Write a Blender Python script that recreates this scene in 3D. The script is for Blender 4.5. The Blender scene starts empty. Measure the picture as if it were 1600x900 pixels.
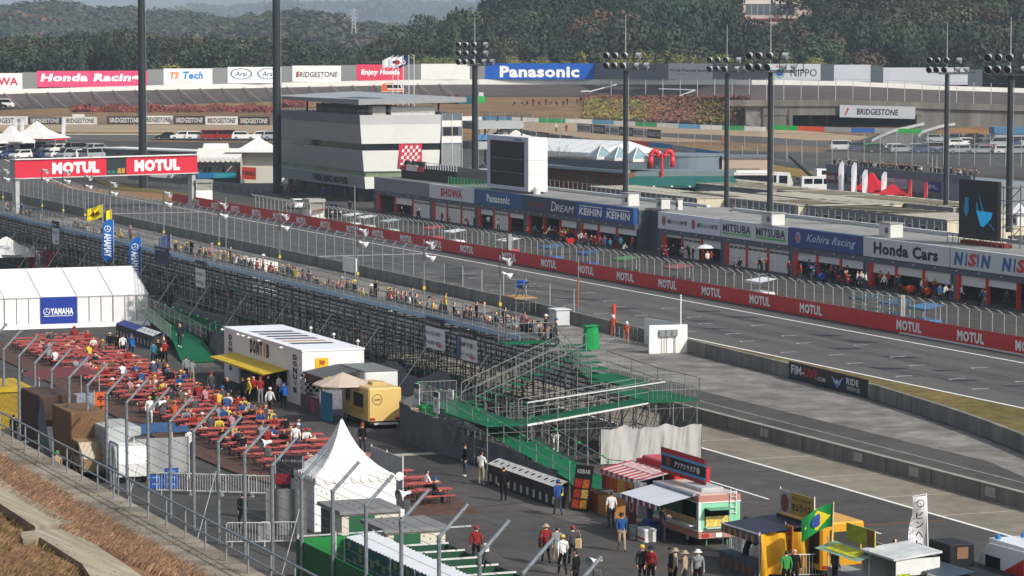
import bpy, bmesh, math, random
import numpy as np
from mathutils import Vector, Matrix
EXPO=0.42; HAZE=1.4e-4
random.seed(7); rng = np.random.default_rng(7)
R = math.radians
FPX, CAMH, HZ = 4850.0, 23.0, 70.0          # focal length in photo pixels, camera height, horizon row
PIT = math.atan((450-HZ)/FPX)
def ray(px, py):
    a=(px-800)/FPX; b=(450-py)/FPX; c=math.cos(PIT); s=math.sin(PIT)
    return Vector((a, c+b*s, -s+b*c))
def P(px, py, z=0.0):                        # point of the level z seen at a pixel
    d=ray(px,py); t=(z-CAMH)/d.z
    return Vector((d.x*t, d.y*t, z))
P0=P
def Q(px, py, Y):                            # point at depth Y seen at a pixel
    d=ray(px,py); t=Y/d.y
    return Vector((d.x*t, Y, CAMH+d.z*t))
RS=Vector((.3642,-.9313,0)); NV=Vector((.9313,.3642,0))   # along the track (towards us) / across it (away)
YAW=math.atan2(-.9313,.3642)
OR=P(1200,554)
def T(s,v,z=0.0): return OR+RS*s+NV*v+Vector((0,0,z))
def SV(p):
    d=Vector((p[0],p[1],0))-Vector((OR.x,OR.y,0)); return d.dot(RS), d.dot(NV)
def S(px,py,z=0.0): return SV(P(px,py,z))
C = bpy.context.scene.collection
def lin(h):
    h=h.lstrip('#'); h=h if len(h)==6 else ''.join(c*2 for c in h); o=[]
    for i in (0,2,4):
        c=int(h[i:i+2],16)/255; o.append(c/12.92 if c<=.04045 else ((c+.055)/1.055)**2.4)
    return o
MC={}
def m(col, rough=.6, amt=.12, sc=1.5, metal=0.0, streak=False, alpha=1.0, emit=0.0, big=0.0, bigsc=.06, mid=0.0):
    """procedural paint/cloth/stone: base colour broken up by fine noise, optional broad patches and vertical weather streaks"""
    key=(col,rough,amt,sc,metal,streak,alpha,emit,big,bigsc,mid)
    if key in MC: return MC[key]
    mt=bpy.data.materials.new('surface_'+col.lstrip('#')); mt.use_nodes=True
    nt=mt.node_tree; N=nt.nodes; L=nt.links; b=N['Principled BSDF']
    c=lin(col); b.inputs['Roughness'].default_value=rough; b.inputs['Specular IOR Level'].default_value=.5 if rough<.5 else (.3 if rough<.75 else .12); b.inputs['Metallic'].default_value=metal
    if emit:
        b.inputs['Emission Color'].default_value=(*c,1); b.inputs['Emission Strength'].default_value=emit
    if alpha<1: b.inputs['Alpha'].default_value=alpha
    tc=N.new('ShaderNodeTexCoord'); src=tc.outputs['Object']
    if streak:
        mp=N.new('ShaderNodeMapping'); mp.inputs['Scale'].default_value=(1,1,.12); L.new(src,mp.inputs['Vector']); src=mp.outputs['Vector']
    def layer(prev,scale,a,detail=5):
        no=N.new('ShaderNodeTexNoise'); no.inputs['Scale'].default_value=scale; no.inputs['Detail'].default_value=detail; no.inputs['Roughness'].default_value=.65
        L.new(src,no.inputs['Vector'])
        mr=N.new('ShaderNodeMapRange'); mr.inputs['From Min'].default_value=.3; mr.inputs['From Max'].default_value=.7
        mr.inputs['To Min'].default_value=1-a; mr.inputs['To Max'].default_value=1+a; L.new(no.outputs['Fac'],mr.inputs['Value'])
        mx=N.new('ShaderNodeMix'); mx.data_type='RGBA'; mx.blend_type='MULTIPLY'; mx.inputs['Factor'].default_value=1
        if prev is None: mx.inputs[6].default_value=(*c,1)
        else: L.new(prev,mx.inputs[6])
        L.new(mr.outputs['Result'],mx.inputs[7]); return mx.outputs[2]
    o=layer(None,sc,amt)
    if big: o=layer(o,bigsc,big,4)
    if mid: o=layer(o,bigsc*5,mid,3)
    L.new(o,b.inputs['Base Color'])
    MC[key]=mt; return mt
class MB:
    def __init__(s): s.V=[]; s.F=[]; s.I=[]; s.mats=[]
    def mi(s,mt):
        if isinstance(mt,str): mt=m(mt)
        if mt not in s.mats: s.mats.append(mt)
        return s.mats.index(mt)
    def add(s,vs,fs,mt):
        o=len(s.V); s.V+= [tuple(v) for v in vs]; i=s.mi(mt)
        for f in fs: s.F.append(tuple(o+k for k in f)); s.I.append(i)
        return s
    def box(s,x0,x1,y0,y1,z0,z1,mt,tx=0,ty=0):
        vs=[(x0,y0,z0),(x1,y0,z0),(x1,y1,z0),(x0,y1,z0),(x0+tx,y0+ty,z1),(x1-tx,y0+ty,z1),(x1-tx,y1-ty,z1),(x0+tx,y1-ty,z1)]
        return s.add(vs,[(3,2,1,0),(4,5,6,7),(0,1,5,4),(1,2,6,5),(2,3,7,6),(3,0,4,7)],mt)
    def bb(s,cx,cy,z0,dx,dy,dz,mt,bev=.04):
        """box with its vertical and upper edges bevelled"""
        b=min(bev,dx/3,dy/3,dz/3); x0,x1,y0,y1=cx-dx/2,cx+dx/2,cy-dy/2,cy+dy/2
        def ring(i,z): return [(x0+b+i*0,y0+i,z),(x1-b,y0+i,z),(x1-i,y0+b,z),(x1-i,y1-b,z),(x1-b,y1-i,z),(x0+b,y1-i,z),(x0+i,y1-b,z),(x0+i,y0+b,z)]
        vs=ring(0,z0)+ring(0,z0+dz-b)+ring(b*.8,z0+dz)
        fs=[tuple(range(7,-1,-1)),tuple(range(16,24))]
        for r in (0,8):
            for k in range(8): fs.append((r+k,r+(k+1)%8,r+8+(k+1)%8,r+8+k))
        return s.add(vs,fs,mt)
    def tube(s,a,b,r,mt,n=5,r2=None,cap=True):
        a=Vector(a);b=Vector(b);d=b-a
        if d.length<1e-6: return s
        u=d.orthogonal().normalized();w=d.normalized().cross(u); r2=r if r2 is None else r2
        vs=[];fs=[]
        for q,rr in ((a,r),(b,r2)):
            for k in range(n):
                t=2*math.pi*k/n; vs.append(q+u*(math.cos(t)*rr)+w*(math.sin(t)*rr))
        for k in range(n): fs.append((k,(k+1)%n,n+(k+1)%n,n+k))
        if cap: fs+= [tuple(range(n-1,-1,-1)),tuple(range(n,2*n))]
        return s.add(vs,fs,mt)
    def path(s,pts,r,mt,n=5):
        for a,b in zip(pts,pts[1:]): s.tube(a,b,r,mt,n)
        return s
    def poly(s,pts,mt): return s.add(pts,[tuple(range(len(pts)))],mt)
    def prism(s,pts,z0,z1,mt):
        n=len(pts); vs=[(p[0],p[1],z0) for p in pts]+[(p[0],p[1],z1) for p in pts]
        fs=[tuple(range(n-1,-1,-1)),tuple(range(n,2*n))]+[(k,(k+1)%n,n+(k+1)%n,n+k) for k in range(n)]
        return s.add(vs,fs,mt)
    def ext(s,prof,y0,y1,mt):
        """profile of (x,z) points pushed along y"""
        n=len(prof); vs=[(p[0],y0,p[1]) for p in prof]+[(p[0],y1,p[1]) for p in prof]
        fs=[tuple(range(n)),tuple(range(2*n-1,n-1,-1))]+[(k,n+k,n+(k+1)%n,(k+1)%n) for k in range(n)]
        return s.add(vs,fs,mt)
    def exty(s,prof,x0,x1,mt):
        """profile of (y,z) points pushed along x"""
        n=len(prof); vs=[(x0,p[0],p[1]) for p in prof]+[(x1,p[0],p[1]) for p in prof]
        fs=[tuple(range(n-1,-1,-1)),tuple(range(n,2*n))]+[(k,(k+1)%n,n+(k+1)%n,n+k) for k in range(n)]
        return s.add(vs,fs,mt)
    def lathe(s,prof,mt,c=(0,0,0),n=12,axis=None):
        """(r,h) profile turned round an axis (default up)"""
        ax=Vector(axis or (0,0,1)).normalized(); u=ax.orthogonal().normalized(); w=ax.cross(u); c=Vector(c)
        vs=[];fs=[]
        for r,h in prof:
            for k in range(n):
                t=2*math.pi*k/n; vs.append(c+ax*h+u*(r*math.cos(t))+w*(r*math.sin(t)))
        for j in range(len(prof)-1):
            for k in range(n): fs.append((j*n+k,j*n+(k+1)%n,(j+1)*n+(k+1)%n,(j+1)*n+k))
        return s.add(vs,fs,mt)
    def grid(s,fn,nu,nv,mt):
        vs=[fn(i/nu,j/nv) for i in range(nu+1) for j in range(nv+1)]
        fs=[(i*(nv+1)+j,(i+1)*(nv+1)+j,(i+1)*(nv+1)+j+1,i*(nv+1)+j+1) for i in range(nu) for j in range(nv)]
        return s.add(vs,fs,mt)
    def text(s,t,c,xd,ud,h,mt,w=None,bold=.0,shear=0.0):
        vs,fs=glyphs(t,bold,shear); c=Vector(c);xd=Vector(xd).normalized();ud=Vector(ud).normalized()
        W=max(v[0] for v in vs)-min(v[0] for v in vs); H=max(v[1] for v in vs)-min(v[1] for v in vs)
        ky=h/H; kx=(w/W) if w else ky
        return s.add([c+xd*(v[0]*kx)+ud*(v[1]*ky) for v in vs],fs,mt)
    def build(s,name,parent=None,smooth=False):
        me=bpy.data.meshes.new(name); me.from_pydata(s.V,[],s.F)
        for t in s.mats: me.materials.append(t)
        me.polygons.foreach_set('material_index',s.I)
        if smooth: me.polygons.foreach_set('use_smooth',[True]*len(s.F))
        me.update(); o=bpy.data.objects.new(name,me); C.objects.link(o)
        if parent: o.parent=parent
        return o
GC={}
def glyphs(t,bold,shear):
    k=(t,bold,shear)
    if k in GC: return GC[k]
    cu=bpy.data.curves.new('lettering','FONT'); cu.body=t; cu.offset=bold; cu.shear=shear; cu.resolution_u=2; cu.fill_mode='FRONT'
    if bold: cu.space_character=1+bold*2
    o=bpy.data.objects.new('lettering',cu); C.objects.link(o)
    dg=bpy.context.evaluated_depsgraph_get(); me=bpy.data.meshes.new_from_object(o.evaluated_get(dg))
    vs=[tuple(v.co) for v in me.vertices]; fs=[tuple(p.vertices) for p in me.polygons]
    bpy.data.objects.remove(o); bpy.data.meshes.remove(me); bpy.data.curves.remove(cu)
    if not vs: vs=[(0,0,0),(1,0,0),(1,1,0)]; fs=[(0,1,2)]
    x0=min(v[0] for v in vs);x1=max(v[0] for v in vs);y0=min(v[1] for v in vs);y1=max(v[1] for v in vs)
    vs=[(v[0]-(x0+x1)/2,v[1]-(y0+y1)/2,0) for v in vs]
    GC[k]=(vs,fs); return GC[k]
def tag(o,label=None,cat=None,group=None,kind=None):
    if label: o['label']=label
    if cat: o['category']=cat
    if group: o['group']=group
    if kind: o['kind']=kind
    return o
def thing(name,label,cat,loc=(0,0,0),yaw=YAW,group=None):
    o=bpy.data.objects.new(name,None); C.objects.link(o); o.location=loc; o.rotation_euler=(0,0,yaw); o.empty_display_size=.3
    return tag(o,label,cat,group)
KIDS={}
def dup(o,loc=None,yaw=None,label=None,parent=None,scale=None):
    c=o.copy(); C.objects.link(c)
    if parent: c.parent=parent
    if loc is not None: c.location=loc
    if yaw is not None: c.rotation_euler=(0,0,yaw)
    if label: c['label']=label
    if scale: c.scale=(scale,)*3
    if o.name not in KIDS: KIDS[o.name]=list(o.children)
    for ch in KIDS[o.name]: dup(ch,parent=c)
    return c
def zt(Y):                                   # the ground rises behind the paddock
    return max(0.0,.06*(Y-500)) if Y<705 else 12.3
def PT(px,py):                               # where a pixel's ray meets the rising ground
    p=P0(px,py)
    if p.y<=500: return p
    d=ray(px,py); lo,hi=300.0,704.0
    for _ in range(40):
        y=(lo+hi)/2
        if CAMH+d.z*y/d.y>zt(y): lo=y
        else: hi=y
    return Vector((d.x*y/d.y,y,zt(y)))
def sheet(name,pts,mt,h=.004,label=None,cat=None,kind='structure'):
    """flat ground sheet from world xy points, following the rise"""
    o=MB()
    def clip(ps,keep):
        r=[]
        for a,b in zip(ps,ps[1:]+ps[:1]):
            ka,kb=keep(a),keep(b)
            if ka: r.append(a)
            if ka!=kb:
                t=(500-a[1])/(b[1]-a[1]); r.append((a[0]+(b[0]-a[0])*t,500.0))
        return r
    ps=[(p[0],p[1]) for p in pts]
    for keep in (lambda p:p[1]<=500,lambda p:p[1]>500):
        q=clip(ps,keep)
        if len(q)>2: o.poly([(x,y,zt(y)+h) for x,y in q],mt)
    ob=o.build(name); tag(ob,label,cat,None,kind); return ob
# ---------------------------------------------------------------- people
SKIN=[m('#c99a78',.6,.05),m('#b98563',.6,.05),m('#d3a887',.6,.05)]
HAIR=m('#14110f',.6,.1); SHOE=[m('#1c1c1e',.6),m('#d8d8d6',.6),m('#4a3527',.6)]
def pose(kind):
    """joints: name -> (position, radius); figures face +y"""
    J={}
    def side(sx,hip,knee,ank,toe,sh,el,wr,ht):
        k='l' if sx<0 else 'r'
        for n,p,r in (('hip',hip,.098),('knee',knee,.066),('ank',ank,.046),('toe',toe,.043),('sh',sh,.068),('el',el,.05),('wr',wr,.036),('ht',ht,.03)):
            J[n+k]=((p[0]*sx,p[1],p[2]),r)
    z=0; lean=0
    if kind in('sit','sitlean'): z=-.45; lean=.06 if kind=='sit' else .22
    if kind=='lean': lean=.25
    pz=.95+z
    J['pel']=((0,0,pz),.15); J['spine']=((0,lean*.4,pz+.2),.135); J['chest']=((0,lean*.8,pz+.40),.165)
    J['neck']=((0,lean*1.05,pz+.55),.062); J['chin']=((0,lean*1.15+.015,pz+.62),.078); J['head']=((0,lean*1.2+.012,pz+.70),.102); J['top']=((0,lean*1.22,pz+.765),.075)
    shz=pz+.47; c=lean
    if kind=='stand':
        side(-1,(.10,0,.9),(.115,.02,.5),(.12,-.02,.09),(.14,.13,.045),(.19,c,shz),(.25,-.02,shz-.28),(.255,.06,shz-.52),(.25,.09,shz-.62))
        side(1,(.10,0,.9),(.11,.03,.5),(.11,0,.09),(.13,.15,.045),(.19,c,shz),(.25,-.03,shz-.28),(.25,.08,shz-.51),(.24,.11,shz-.61))
    elif kind=='walk':
        side(-1,(.10,0,.9),(.10,.17,.52),(.10,.24,.10),(.10,.40,.07),(.19,c,shz),(.24,-.13,shz-.26),(.23,-.12,shz-.5),(.22,-.09,shz-.6))
        side(1,(.10,0,.9),(.10,.03,.5),(.10,-.28,.14),(.10,-.16,.05),(.19,c,shz),(.24,.07,shz-.27),(.22,.26,shz-.44),(.21,.34,shz-.49))
    elif kind in('hold','lean'):
        side(-1,(.10,0,.9),(.115,.02,.5),(.12,-.02,.09),(.14,.13,.045),(.19,c,shz),(.24,c+.08,shz-.27),(.12,c+.32,shz-.2),(.08,c+.40,shz-.17))
        side(1,(.10,0,.9),(.11,.03,.5),(.11,0,.09),(.13,.15,.045),(.19,c,shz),(.24,c+.06,shz-.27),(.14,c+.30,shz-.23),(.09,c+.39,shz-.2))
    elif kind=='point':
        side(-1,(.10,0,.9),(.115,.02,.5),(.12,-.02,.09),(.14,.13,.045),(.19,c,shz),(.24,c+.2,shz-.1),(.2,c+.42,shz+.02),(.19,c+.52,shz+.05))
        side(1,(.10,0,.9),(.11,.03,.5),(.11,0,.09),(.13,.15,.045),(.19,c,shz),(.3,c-.06,shz-.25),(.24,c+.1,shz-.42),(.2,c+.16,shz-.46))
    else:
        e=.30 if kind=='sitlean' else .12
        side(-1,(.10,.02,.46),(.13,.43,.50),(.13,.40,.09),(.14,.55,.045),(.19,c,shz),(.25,c+.08,shz-.27),(.15,c+e+.1,shz-.3),(.11,c+e+.19,shz-.29))
        side(1,(.10,.02,.46),(.13,.44,.50),(.14,.44,.09),(.15,.59,.045),(.19,c,shz),(.25,c+.09,shz-.27),(.16,c+e+.08,shz-.33),(.12,c+e+.17,shz-.33))
    return J
BON=[('pel','spine',0),('spine','chest',0),('chest','neck',0),('neck','chin',3),('chin','head',3),('head','top',3)]
for k in 'lr': BON+=[('pel','hip'+k,1),('hip'+k,'knee'+k,1),('knee'+k,'ank'+k,1),('ank'+k,'toe'+k,2),('chest','sh'+k,0),('sh'+k,'el'+k,0),('el'+k,'wr'+k,5),('wr'+k,'ht'+k,3)]
BODY={}
def body(kind):
    if kind in BODY: return BODY[kind]
    J=pose(kind); names=list(J); idx={n:i for i,n in enumerate(names)}
    me=bpy.data.meshes.new('body'); me.from_pydata([J[n][0] for n in names],[(idx[a],idx[b]) for a,b,_ in BON],[])
    o=bpy.data.objects.new('body',me); C.objects.link(o)
    sk=o.modifiers.new('s','SKIN'); sk.use_smooth_shade=True
    lay=me.skin_vertices[0] if me.skin_vertices else None
    if lay is None:
        bm=bmesh.new(); bm.from_mesh(me); bm.verts.layers.skin.verify(); bm.to_mesh(me); bm.free(); lay=me.skin_vertices[0]
    for n,i in idx.items():
        r=J[n][1]; lay.data[i].radius=(r,r*(.72 if n in('chest','spine','pel') else 1)); lay.data[i].use_root=(n=='pel')
    su=o.modifiers.new('d','SUBSURF'); su.levels=1; su.render_levels=1
    dg=bpy.context.evaluated_depsgraph_get(); ev=bpy.data.meshes.new_from_object(o.evaluated_get(dg))
    V=[v.co.copy() for v in ev.vertices]; F=[tuple(p.vertices) for p in ev.polygons]; I=[]
    seg=[(Vector(J[a][0]),Vector(J[b][0]),s) for a,b,s in BON]
    hd=Vector(J['head'][0]); nk=Vector(J['neck'][0])
    for f in F:
        c=sum((V[i] for i in f),Vector())/len(f); best=(9,0)
        for a,b,s in seg:
            d=b-a; t=max(0,min(1,(c-a).dot(d)/d.length_squared)); q=(c-a-d*t).length
            if q<best[0]: best=(q,s)
        s=best[1]
        if s==3 and c.z>hd.z-.07 and (c.z>hd.z+.055 or c.y<hd.y-.005) : s=4
        I.append(s)
    def blob(pts,faces,mi):
        o0=len(V); V.extend(Vector(p) for p in pts)
        for f in faces: F.append(tuple(o0+k for k in f)); I.append(mi)
    def chain(a,b,r0,r1,mi):
        d=(b-a).normalized(); u=d.orthogonal().normalized(); w=d.cross(u)
        blob([a+u*r0,a+w*r0,a-u*r0,a-w*r0,b+u*r1,b+w*r1,b-u*r1,b-w*r1],[(0,1,5,4),(1,2,6,5),(2,3,7,6),(3,0,4,7),(4,5,6,7)],mi)
    for k,sx in (('l',-1),('r',1)):
        w=Vector(J['wr'+k][0]); h=Vector(J['ht'+k][0]); d=(h-w).normalized()
        ax=Vector((0,1,0)) if abs(d.y)<.7 else Vector((0,0,1)); ax=(ax-d*ax.dot(d)).normalized(); inn=Vector((-sx,0,0))
        for q,ln in ((-.03,.055),(-.01,.068),(.01,.064),(.03,.05)):
            a=h+ax*q; kx=a+d*ln*.6; chain(a-d*.02,kx,.0095,.0085,3); chain(kx,kx+(d*.7+inn*.5).normalized()*ln*.6,.0085,.006,3)
        a=w+d*.03+ax*.03; chain(a,a+(ax*.7+d*.7)*.045,.011,.009,3); chain(a+(ax*.7+d*.7)*.045,a+(ax*.7+d*.7)*.045+(d*.9+inn*.3)*.03,.009,.007,3)
    f0=hd+Vector((0,.1,-.03))
    blob([f0+Vector((-.016,-.02,0)),f0+Vector((.016,-.02,0)),f0+Vector((0,.018,-.005)),f0+Vector((0,-.02,.05))],[(0,1,2),(0,2,3),(1,3,2)],3)
    for sx in (-1,1):
        e=hd+Vector((sx*.035,.094,.005)); blob([e+Vector((-.012,0,0)),e+Vector((.012,0,0)),e+Vector((.01,.002,.012)),e+Vector((-.01,.002,.012))],[(0,1,2,3)],4)
        a=hd+Vector((sx*.1,0,-.02)); chain(a-Vector((sx*.02,0,0)),a+Vector((sx*.012,-.01,.01)),.03,.02,3)
    mo=f0+Vector((0,-.012,-.035)); blob([mo+Vector((-.022,0,0)),mo+Vector((.022,0,0)),mo+Vector((.018,0,.008)),mo+Vector((-.018,0,.008))],[(0,1,2,3)],4)
    bpy.data.objects.remove(o); bpy.data.meshes.remove(me); bpy.data.meshes.remove(ev)
    me=bpy.data.meshes.new('body_'+kind); me.from_pydata(V,[],F)
    for t in ('#888888',)*6: me.materials.append(m(t))
    me.polygons.foreach_set('material_index',I); me.polygons.foreach_set('use_smooth',[True]*len(F)); me.update()
    BODY[kind]=(me,hd); return BODY[kind]
CAPM={}
def mute(h,a=.28,k=.86):
    c=[int(h[i:i+2],16) for i in (1,3,5)]; g=.3*c[0]+.55*c[1]+.15*c[2]
    return '#'+''.join('%02x'%int((x*(1-a)+g*a)*k) for x in c)
def capmesh(style,col):
    k=(style,col)
    if k in CAPM: return CAPM[k]
    b=MB(); mt=m(mute(col),.7,.05)
    if style=='cap':
        b.lathe([(.112,-.01),(.114,.03),(.095,.075),(.055,.105),(.001,.112)],mt,n=10)
        b.grid(lambda u,v:((u-.5)*.17,.085+.10*v-.05*abs(u-.5)**2*4*v,.005-.012*v),4,2,mt)
    elif style=='hat':
        b.lathe([(.20,-.015),(.115,.02),(.11,.08),(.06,.11),(.001,.11)],mt,n=12)
    elif style=='helmet':
        b.lathe([(.12,-.10),(.14,-.03),(.138,.04),(.10,.11),(.05,.14),(.001,.145)],mt,n=12)
    o=b.build(style,smooth=True); me=o.data; bpy.data.objects.remove(o); CAPM[k]=me; return me
PEOPLE=[]
CN={'#b5211f':'red','#e9e9e6':'white','#17181b':'black','#26303f':'navy','#4c4f54':'grey','#1f56a8':'blue','#e8c21c':'yellow','#d9541f':'orange','#2f4a2f':'dark green','#6d6048':'khaki','#8f9398':'light grey','#3a4a66':'denim blue','#b49a74':'beige','#c57f86':'pink','#5b3a2a':'brown','#2fa53c':'bright green','#2c7f9c':'teal','#6a5a86':'purple'}
def person(loc,face,kind='stand',shirt='#17181b',legs='#26303f',hat=None,where='',group=None,sc=None,sleeve=None,extra=''):
    """face: heading of the figure in degrees, 0 = away from the camera along +y, 90 = towards -x"""
    me,hd=body(kind); o=bpy.data.objects.new('person',me); C.objects.link(o)
    o.location=loc; o.rotation_euler=(0,0,R(face)); k=sc or random.uniform(.96,1.05); o.scale=(k,k,k)
    sk=random.choice(SKIN)
    for i,mt in enumerate((m(mute(shirt),.8,.25,5),m(mute(legs),.8,.25,5),random.choice(SHOE),sk,HAIR,(m(mute(shirt),.8,.25,5) if sleeve is None else sk))):
        o.material_slots[i].link='OBJECT'; o.material_slots[i].material=mt
    lab='person in '+CN.get(shirt,'dark')+' top'
    if hat:
        c=bpy.data.objects.new({'cap':'cap','hat':'brimmed_hat','helmet':'helmet'}[hat[0]],capmesh(*hat)); C.objects.link(c); c.parent=o; c.location=hd+Vector((0,0,.01))
        lab+=' and '+CN.get(hat[1],'')+' '+{'cap':'cap','hat':'hat','helmet':'helmet'}[hat[0]]
    tag(o,(lab+' '+where).strip(),'person',group); PEOPLE.append(o); return o
# ---------------------------------------------------------------- camera, sun, sky, air
sc=bpy.context.scene
cam=bpy.data.cameras.new('camera'); co=bpy.data.objects.new('camera',cam); C.objects.link(co); sc.camera=co
co.location=(0,0,CAMH); co.rotation_euler=(math.pi/2-PIT,0,0); cam.sensor_width=36; cam.lens=36*FPX/1600; cam.clip_start=.5; cam.clip_end=30000
SUN=Vector((.74,-.67,0)).normalized(); ELEV=R(36)
sd=SUN*math.cos(ELEV)+Vector((0,0,math.sin(ELEV)))
su=bpy.data.lights.new('sun','SUN'); su.energy=3.4; su.angle=R(.9); su.color=(1,.945,.87); so=bpy.data.objects.new('sun',su); C.objects.link(so)
so.rotation_euler=sd.to_track_quat('Z','Y').to_euler(); so.location=(0,0,200)
w=bpy.data.worlds.new('World'); sc.world=w; w.use_nodes=True; nt=w.node_tree
sky=nt.nodes.new('ShaderNodeTexSky'); sky.sky_type='NISHITA'; sky.sun_disc=False; sky.sun_elevation=ELEV; sky.sun_rotation=math.atan2(SUN.x,SUN.y)
sky.air_density=1.0; sky.dust_density=2.5; sky.ozone_density=1.2; sky.altitude=150
hs=nt.nodes.new('ShaderNodeHueSaturation'); hs.inputs['Saturation'].default_value=.5; nt.links.new(sky.outputs[0],hs.inputs['Color']); nt.links.new(hs.outputs[0],nt.nodes['Background'].inputs[0]); nt.nodes['Background'].inputs[1].default_value=.125
sc.view_settings.view_transform='Standard'; sc.view_settings.look='None'; sc.view_settings.exposure=EXPO; sc.view_settings.gamma=1
sc.cycles.max_bounces=5; sc.cycles.diffuse_bounces=2; sc.cycles.glossy_bounces=2; sc.cycles.transparent_max_bounces=12; sc.cycles.volume_bounces=0
sc.cycles.use_denoising=True
hz=MB(); hz.box(-9000,9000,-250,12500,-3.0,900,'#ffffff')
ho=hz.build('haze'); tag(ho,'pale even haze over the hills',None,None,'stuff'); ho['category']='haze'
hm=bpy.data.materials.new('air'); hm.use_nodes=True; hn=hm.node_tree; hn.nodes.clear()
ou=hn.nodes.new('ShaderNodeOutputMaterial'); pv=hn.nodes.new('ShaderNodeVolumePrincipled'); pv.inputs['Color'].default_value=(.70,.84,1,1); pv.inputs['Density'].default_value=HAZE; pv.inputs['Anisotropy'].default_value=.1
hn.links.new(pv.outputs[0],ou.inputs['Volume']); ho.data.materials.clear(); ho.data.materials.append(hm)
ho.visible_shadow=True
# ---------------------------------------------------------------- ground
def lerp(x,xs,ys): return float(np.interp(x,xs,ys))
ASPH=m('#4b4947',.9,.15,.9,big=.26,bigsc=.05,mid=.16); TRACK=m('#585755',.85,.12,2.0,big=.14,bigsc=.03,mid=.08)
LANE=m('#4b4945',.9,.12,1.2,big=.14,bigsc=.07)
LINE=m('#dcdcd8',.7,.18,2.5); GRASS=m('#655932',.95,.35,.8,big=.3,bigsc=.12); DRY=m('#7d6a4c',.95,.22,.5,big=.25,bigsc=.03)
CONC=m('#74716d',.9,.24,.45,big=.34,bigsc=.09,mid=.2); TAN=m('#7b7468',.9,.14,1.0,big=.2,bigsc=.12,mid=.12)
SAND=m('#a38f74',.95,.10,.6,big=.1); BROWN=m('#7a6247',.95,.3,.25,big=.25,bigsc=.02); CW=m('#77756f',.9,.28,.9,streak=True,big=.25,bigsc=.4)
g=MB(); X=[-8500,-2500,-800,-300,-100,0,100,300,800,2500,8500]; Yl=[-250,0,100,200,300,400,500,560,620,704.9,712,900,2000,12000]
g.add([(x,y,zt(y)-.0) for x in X for y in Yl],[(i*len(Yl)+j,(i+1)*len(Yl)+j,(i+1)*len(Yl)+j+1,i*len(Yl)+j+1) for i in range(len(X)-1) for j in range(len(Yl)-1)],ASPH)
tag(g.build('ground'),'dark asphalt ground of the paddock and food court',None,None,'structure')
def strip(name,s0,s1,v0,v1,mt,h,label=None):
    q=[T(s0,v0),T(s1,v0),T(s1,v1),T(s0,v1)]
    return sheet(name,[(p.x,p.y) for p in q],mt,h,label)
strip('track',-420,80,-1.2,17.1,TRACK,.004,'grey asphalt race track straight')
strip('white_line',-420,80,-.13,.13,LINE,.010); strip('white_line',-420,80,14.4,14.65,LINE,.010)
strip('pit_lane',-260,60,17.6,37.9,LANE,.004,'grey asphalt pit lane'); strip('white_line',-230,60,24.6,24.75,LINE,.010)
strip('white_line',-115,-114.4,0.2,14.3,LINE,.009); strip('white_line',-207.1,-206.3,.2,14.3,LINE,.009)
# start grid boxes, three to a row, three metres apart
GLN=m('#b4b4b1',.7,.3,2.5); gb=MB()
lat=[13.0,4.2,7.7,11.2,6.0,9.4]
for k in range(54):
    s=-112+3*k; v=lat[k%6]-5.5+.0
    if s>40: break
    v=[8.6,0.9+0.0,3.4,6.9,1.8,5.2][k%6]+ .6
    x0,y0,x1,y1=s-.08,v,s+.08,v+1.5
    gb.add([T(s-.09,v,.012),T(s+.09,v,.012),T(s+.09,v+1.35,.012),T(s-.09,v+1.35,.012)],[(0,1,2,3)],GLN)
    gb.add([T(s+.09,v,.012),T(s+.4,v,.012),T(s+.4,v+.12,.012),T(s+.09,v+.12,.012)],[(0,1,2,3)],GLN)
tag(gb.build('grid_marking'),'white painted start grid boxes on the track',None,None,'structure')
sk=MB(); dk=m('#2c2c2f',.8,.25,1.5)
for k in range(26):
    s=-105+k*5.9+random.uniform(-1.5,1.5); v=random.uniform(2,11); L=random.uniform(4,11); dv=random.uniform(-.5,.5)
    for q in (0,.5):
        w0=random.uniform(.08,.22); sk.add([T(s,v+q,.008),T(s+L,v+q+dv,.008),T(s+L,v+q+dv+w0,.008),T(s,v+q+w0*.5,.008)],[(0,1,2,3)],dk)
    sk.add([T(s+L*.3,v+.2,.0082),T(s+L*.5,v+.2,.0082),T(s+L*.55,v+2.2,.0082),T(s+L*.45,v+2.2,.0082)],[(0,1,2,3)],dk)
for v0,w0 in ((3.0,1.6),(6.2,2.2),(10.2,1.4)): sk.add([T(-420,v0,.0065),T(80,v0+.6,.0065),T(80,v0+.6+w0,.0065),T(-420,v0+w0,.0065)],[(0,1,2,3)],m('#4f4e4d',.8,.2,1.2,big=.2,bigsc=.05))
tag(sk.build('skid_mark'),'dark rubber marks on the track',None,None,'structure')
def sh(name,pts,mt,h,label=None): return sheet(name,[(p.x,p.y) for p in pts],mt,h,label)
WS=[-420,-75,-39,-12,12,28,45,54,80,110]; WVv=[-2.6,-3.0,-3.3,-4.6,-5.7,-6.5,-8.9,-10.8,-17,-25]
def wv(s_): return lerp(s_,WS,WVv)
def band(name,s0,s1,f0,f1,mt,h,label=None,n=30):
    b=MB(); b.grid(lambda u,v:T(s0+(s1-s0)*u,f0(s0+(s1-s0)*u)*(1-v)+f1(s0+(s1-s0)*u)*v,h),n,1,mt); tag(b.build(name),label,None,None,'structure')
band('grass_verge',-75,95,wv,lambda q:-.2,GRASS,.006,'dry grass between track and wall')
strip('grass_verge',-330,-75,-3,-.9,GRASS,.006)
band('concrete_apron',-200,110,lambda q:min(-14.9,wv(q)-3),lambda q:wv(q)-.2,CONC,.005,'pale worn concrete apron')
strip('white_line',10,90,-17.5,-17.36,m('#8a8a86',.8,.3,1.0),.008)
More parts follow.
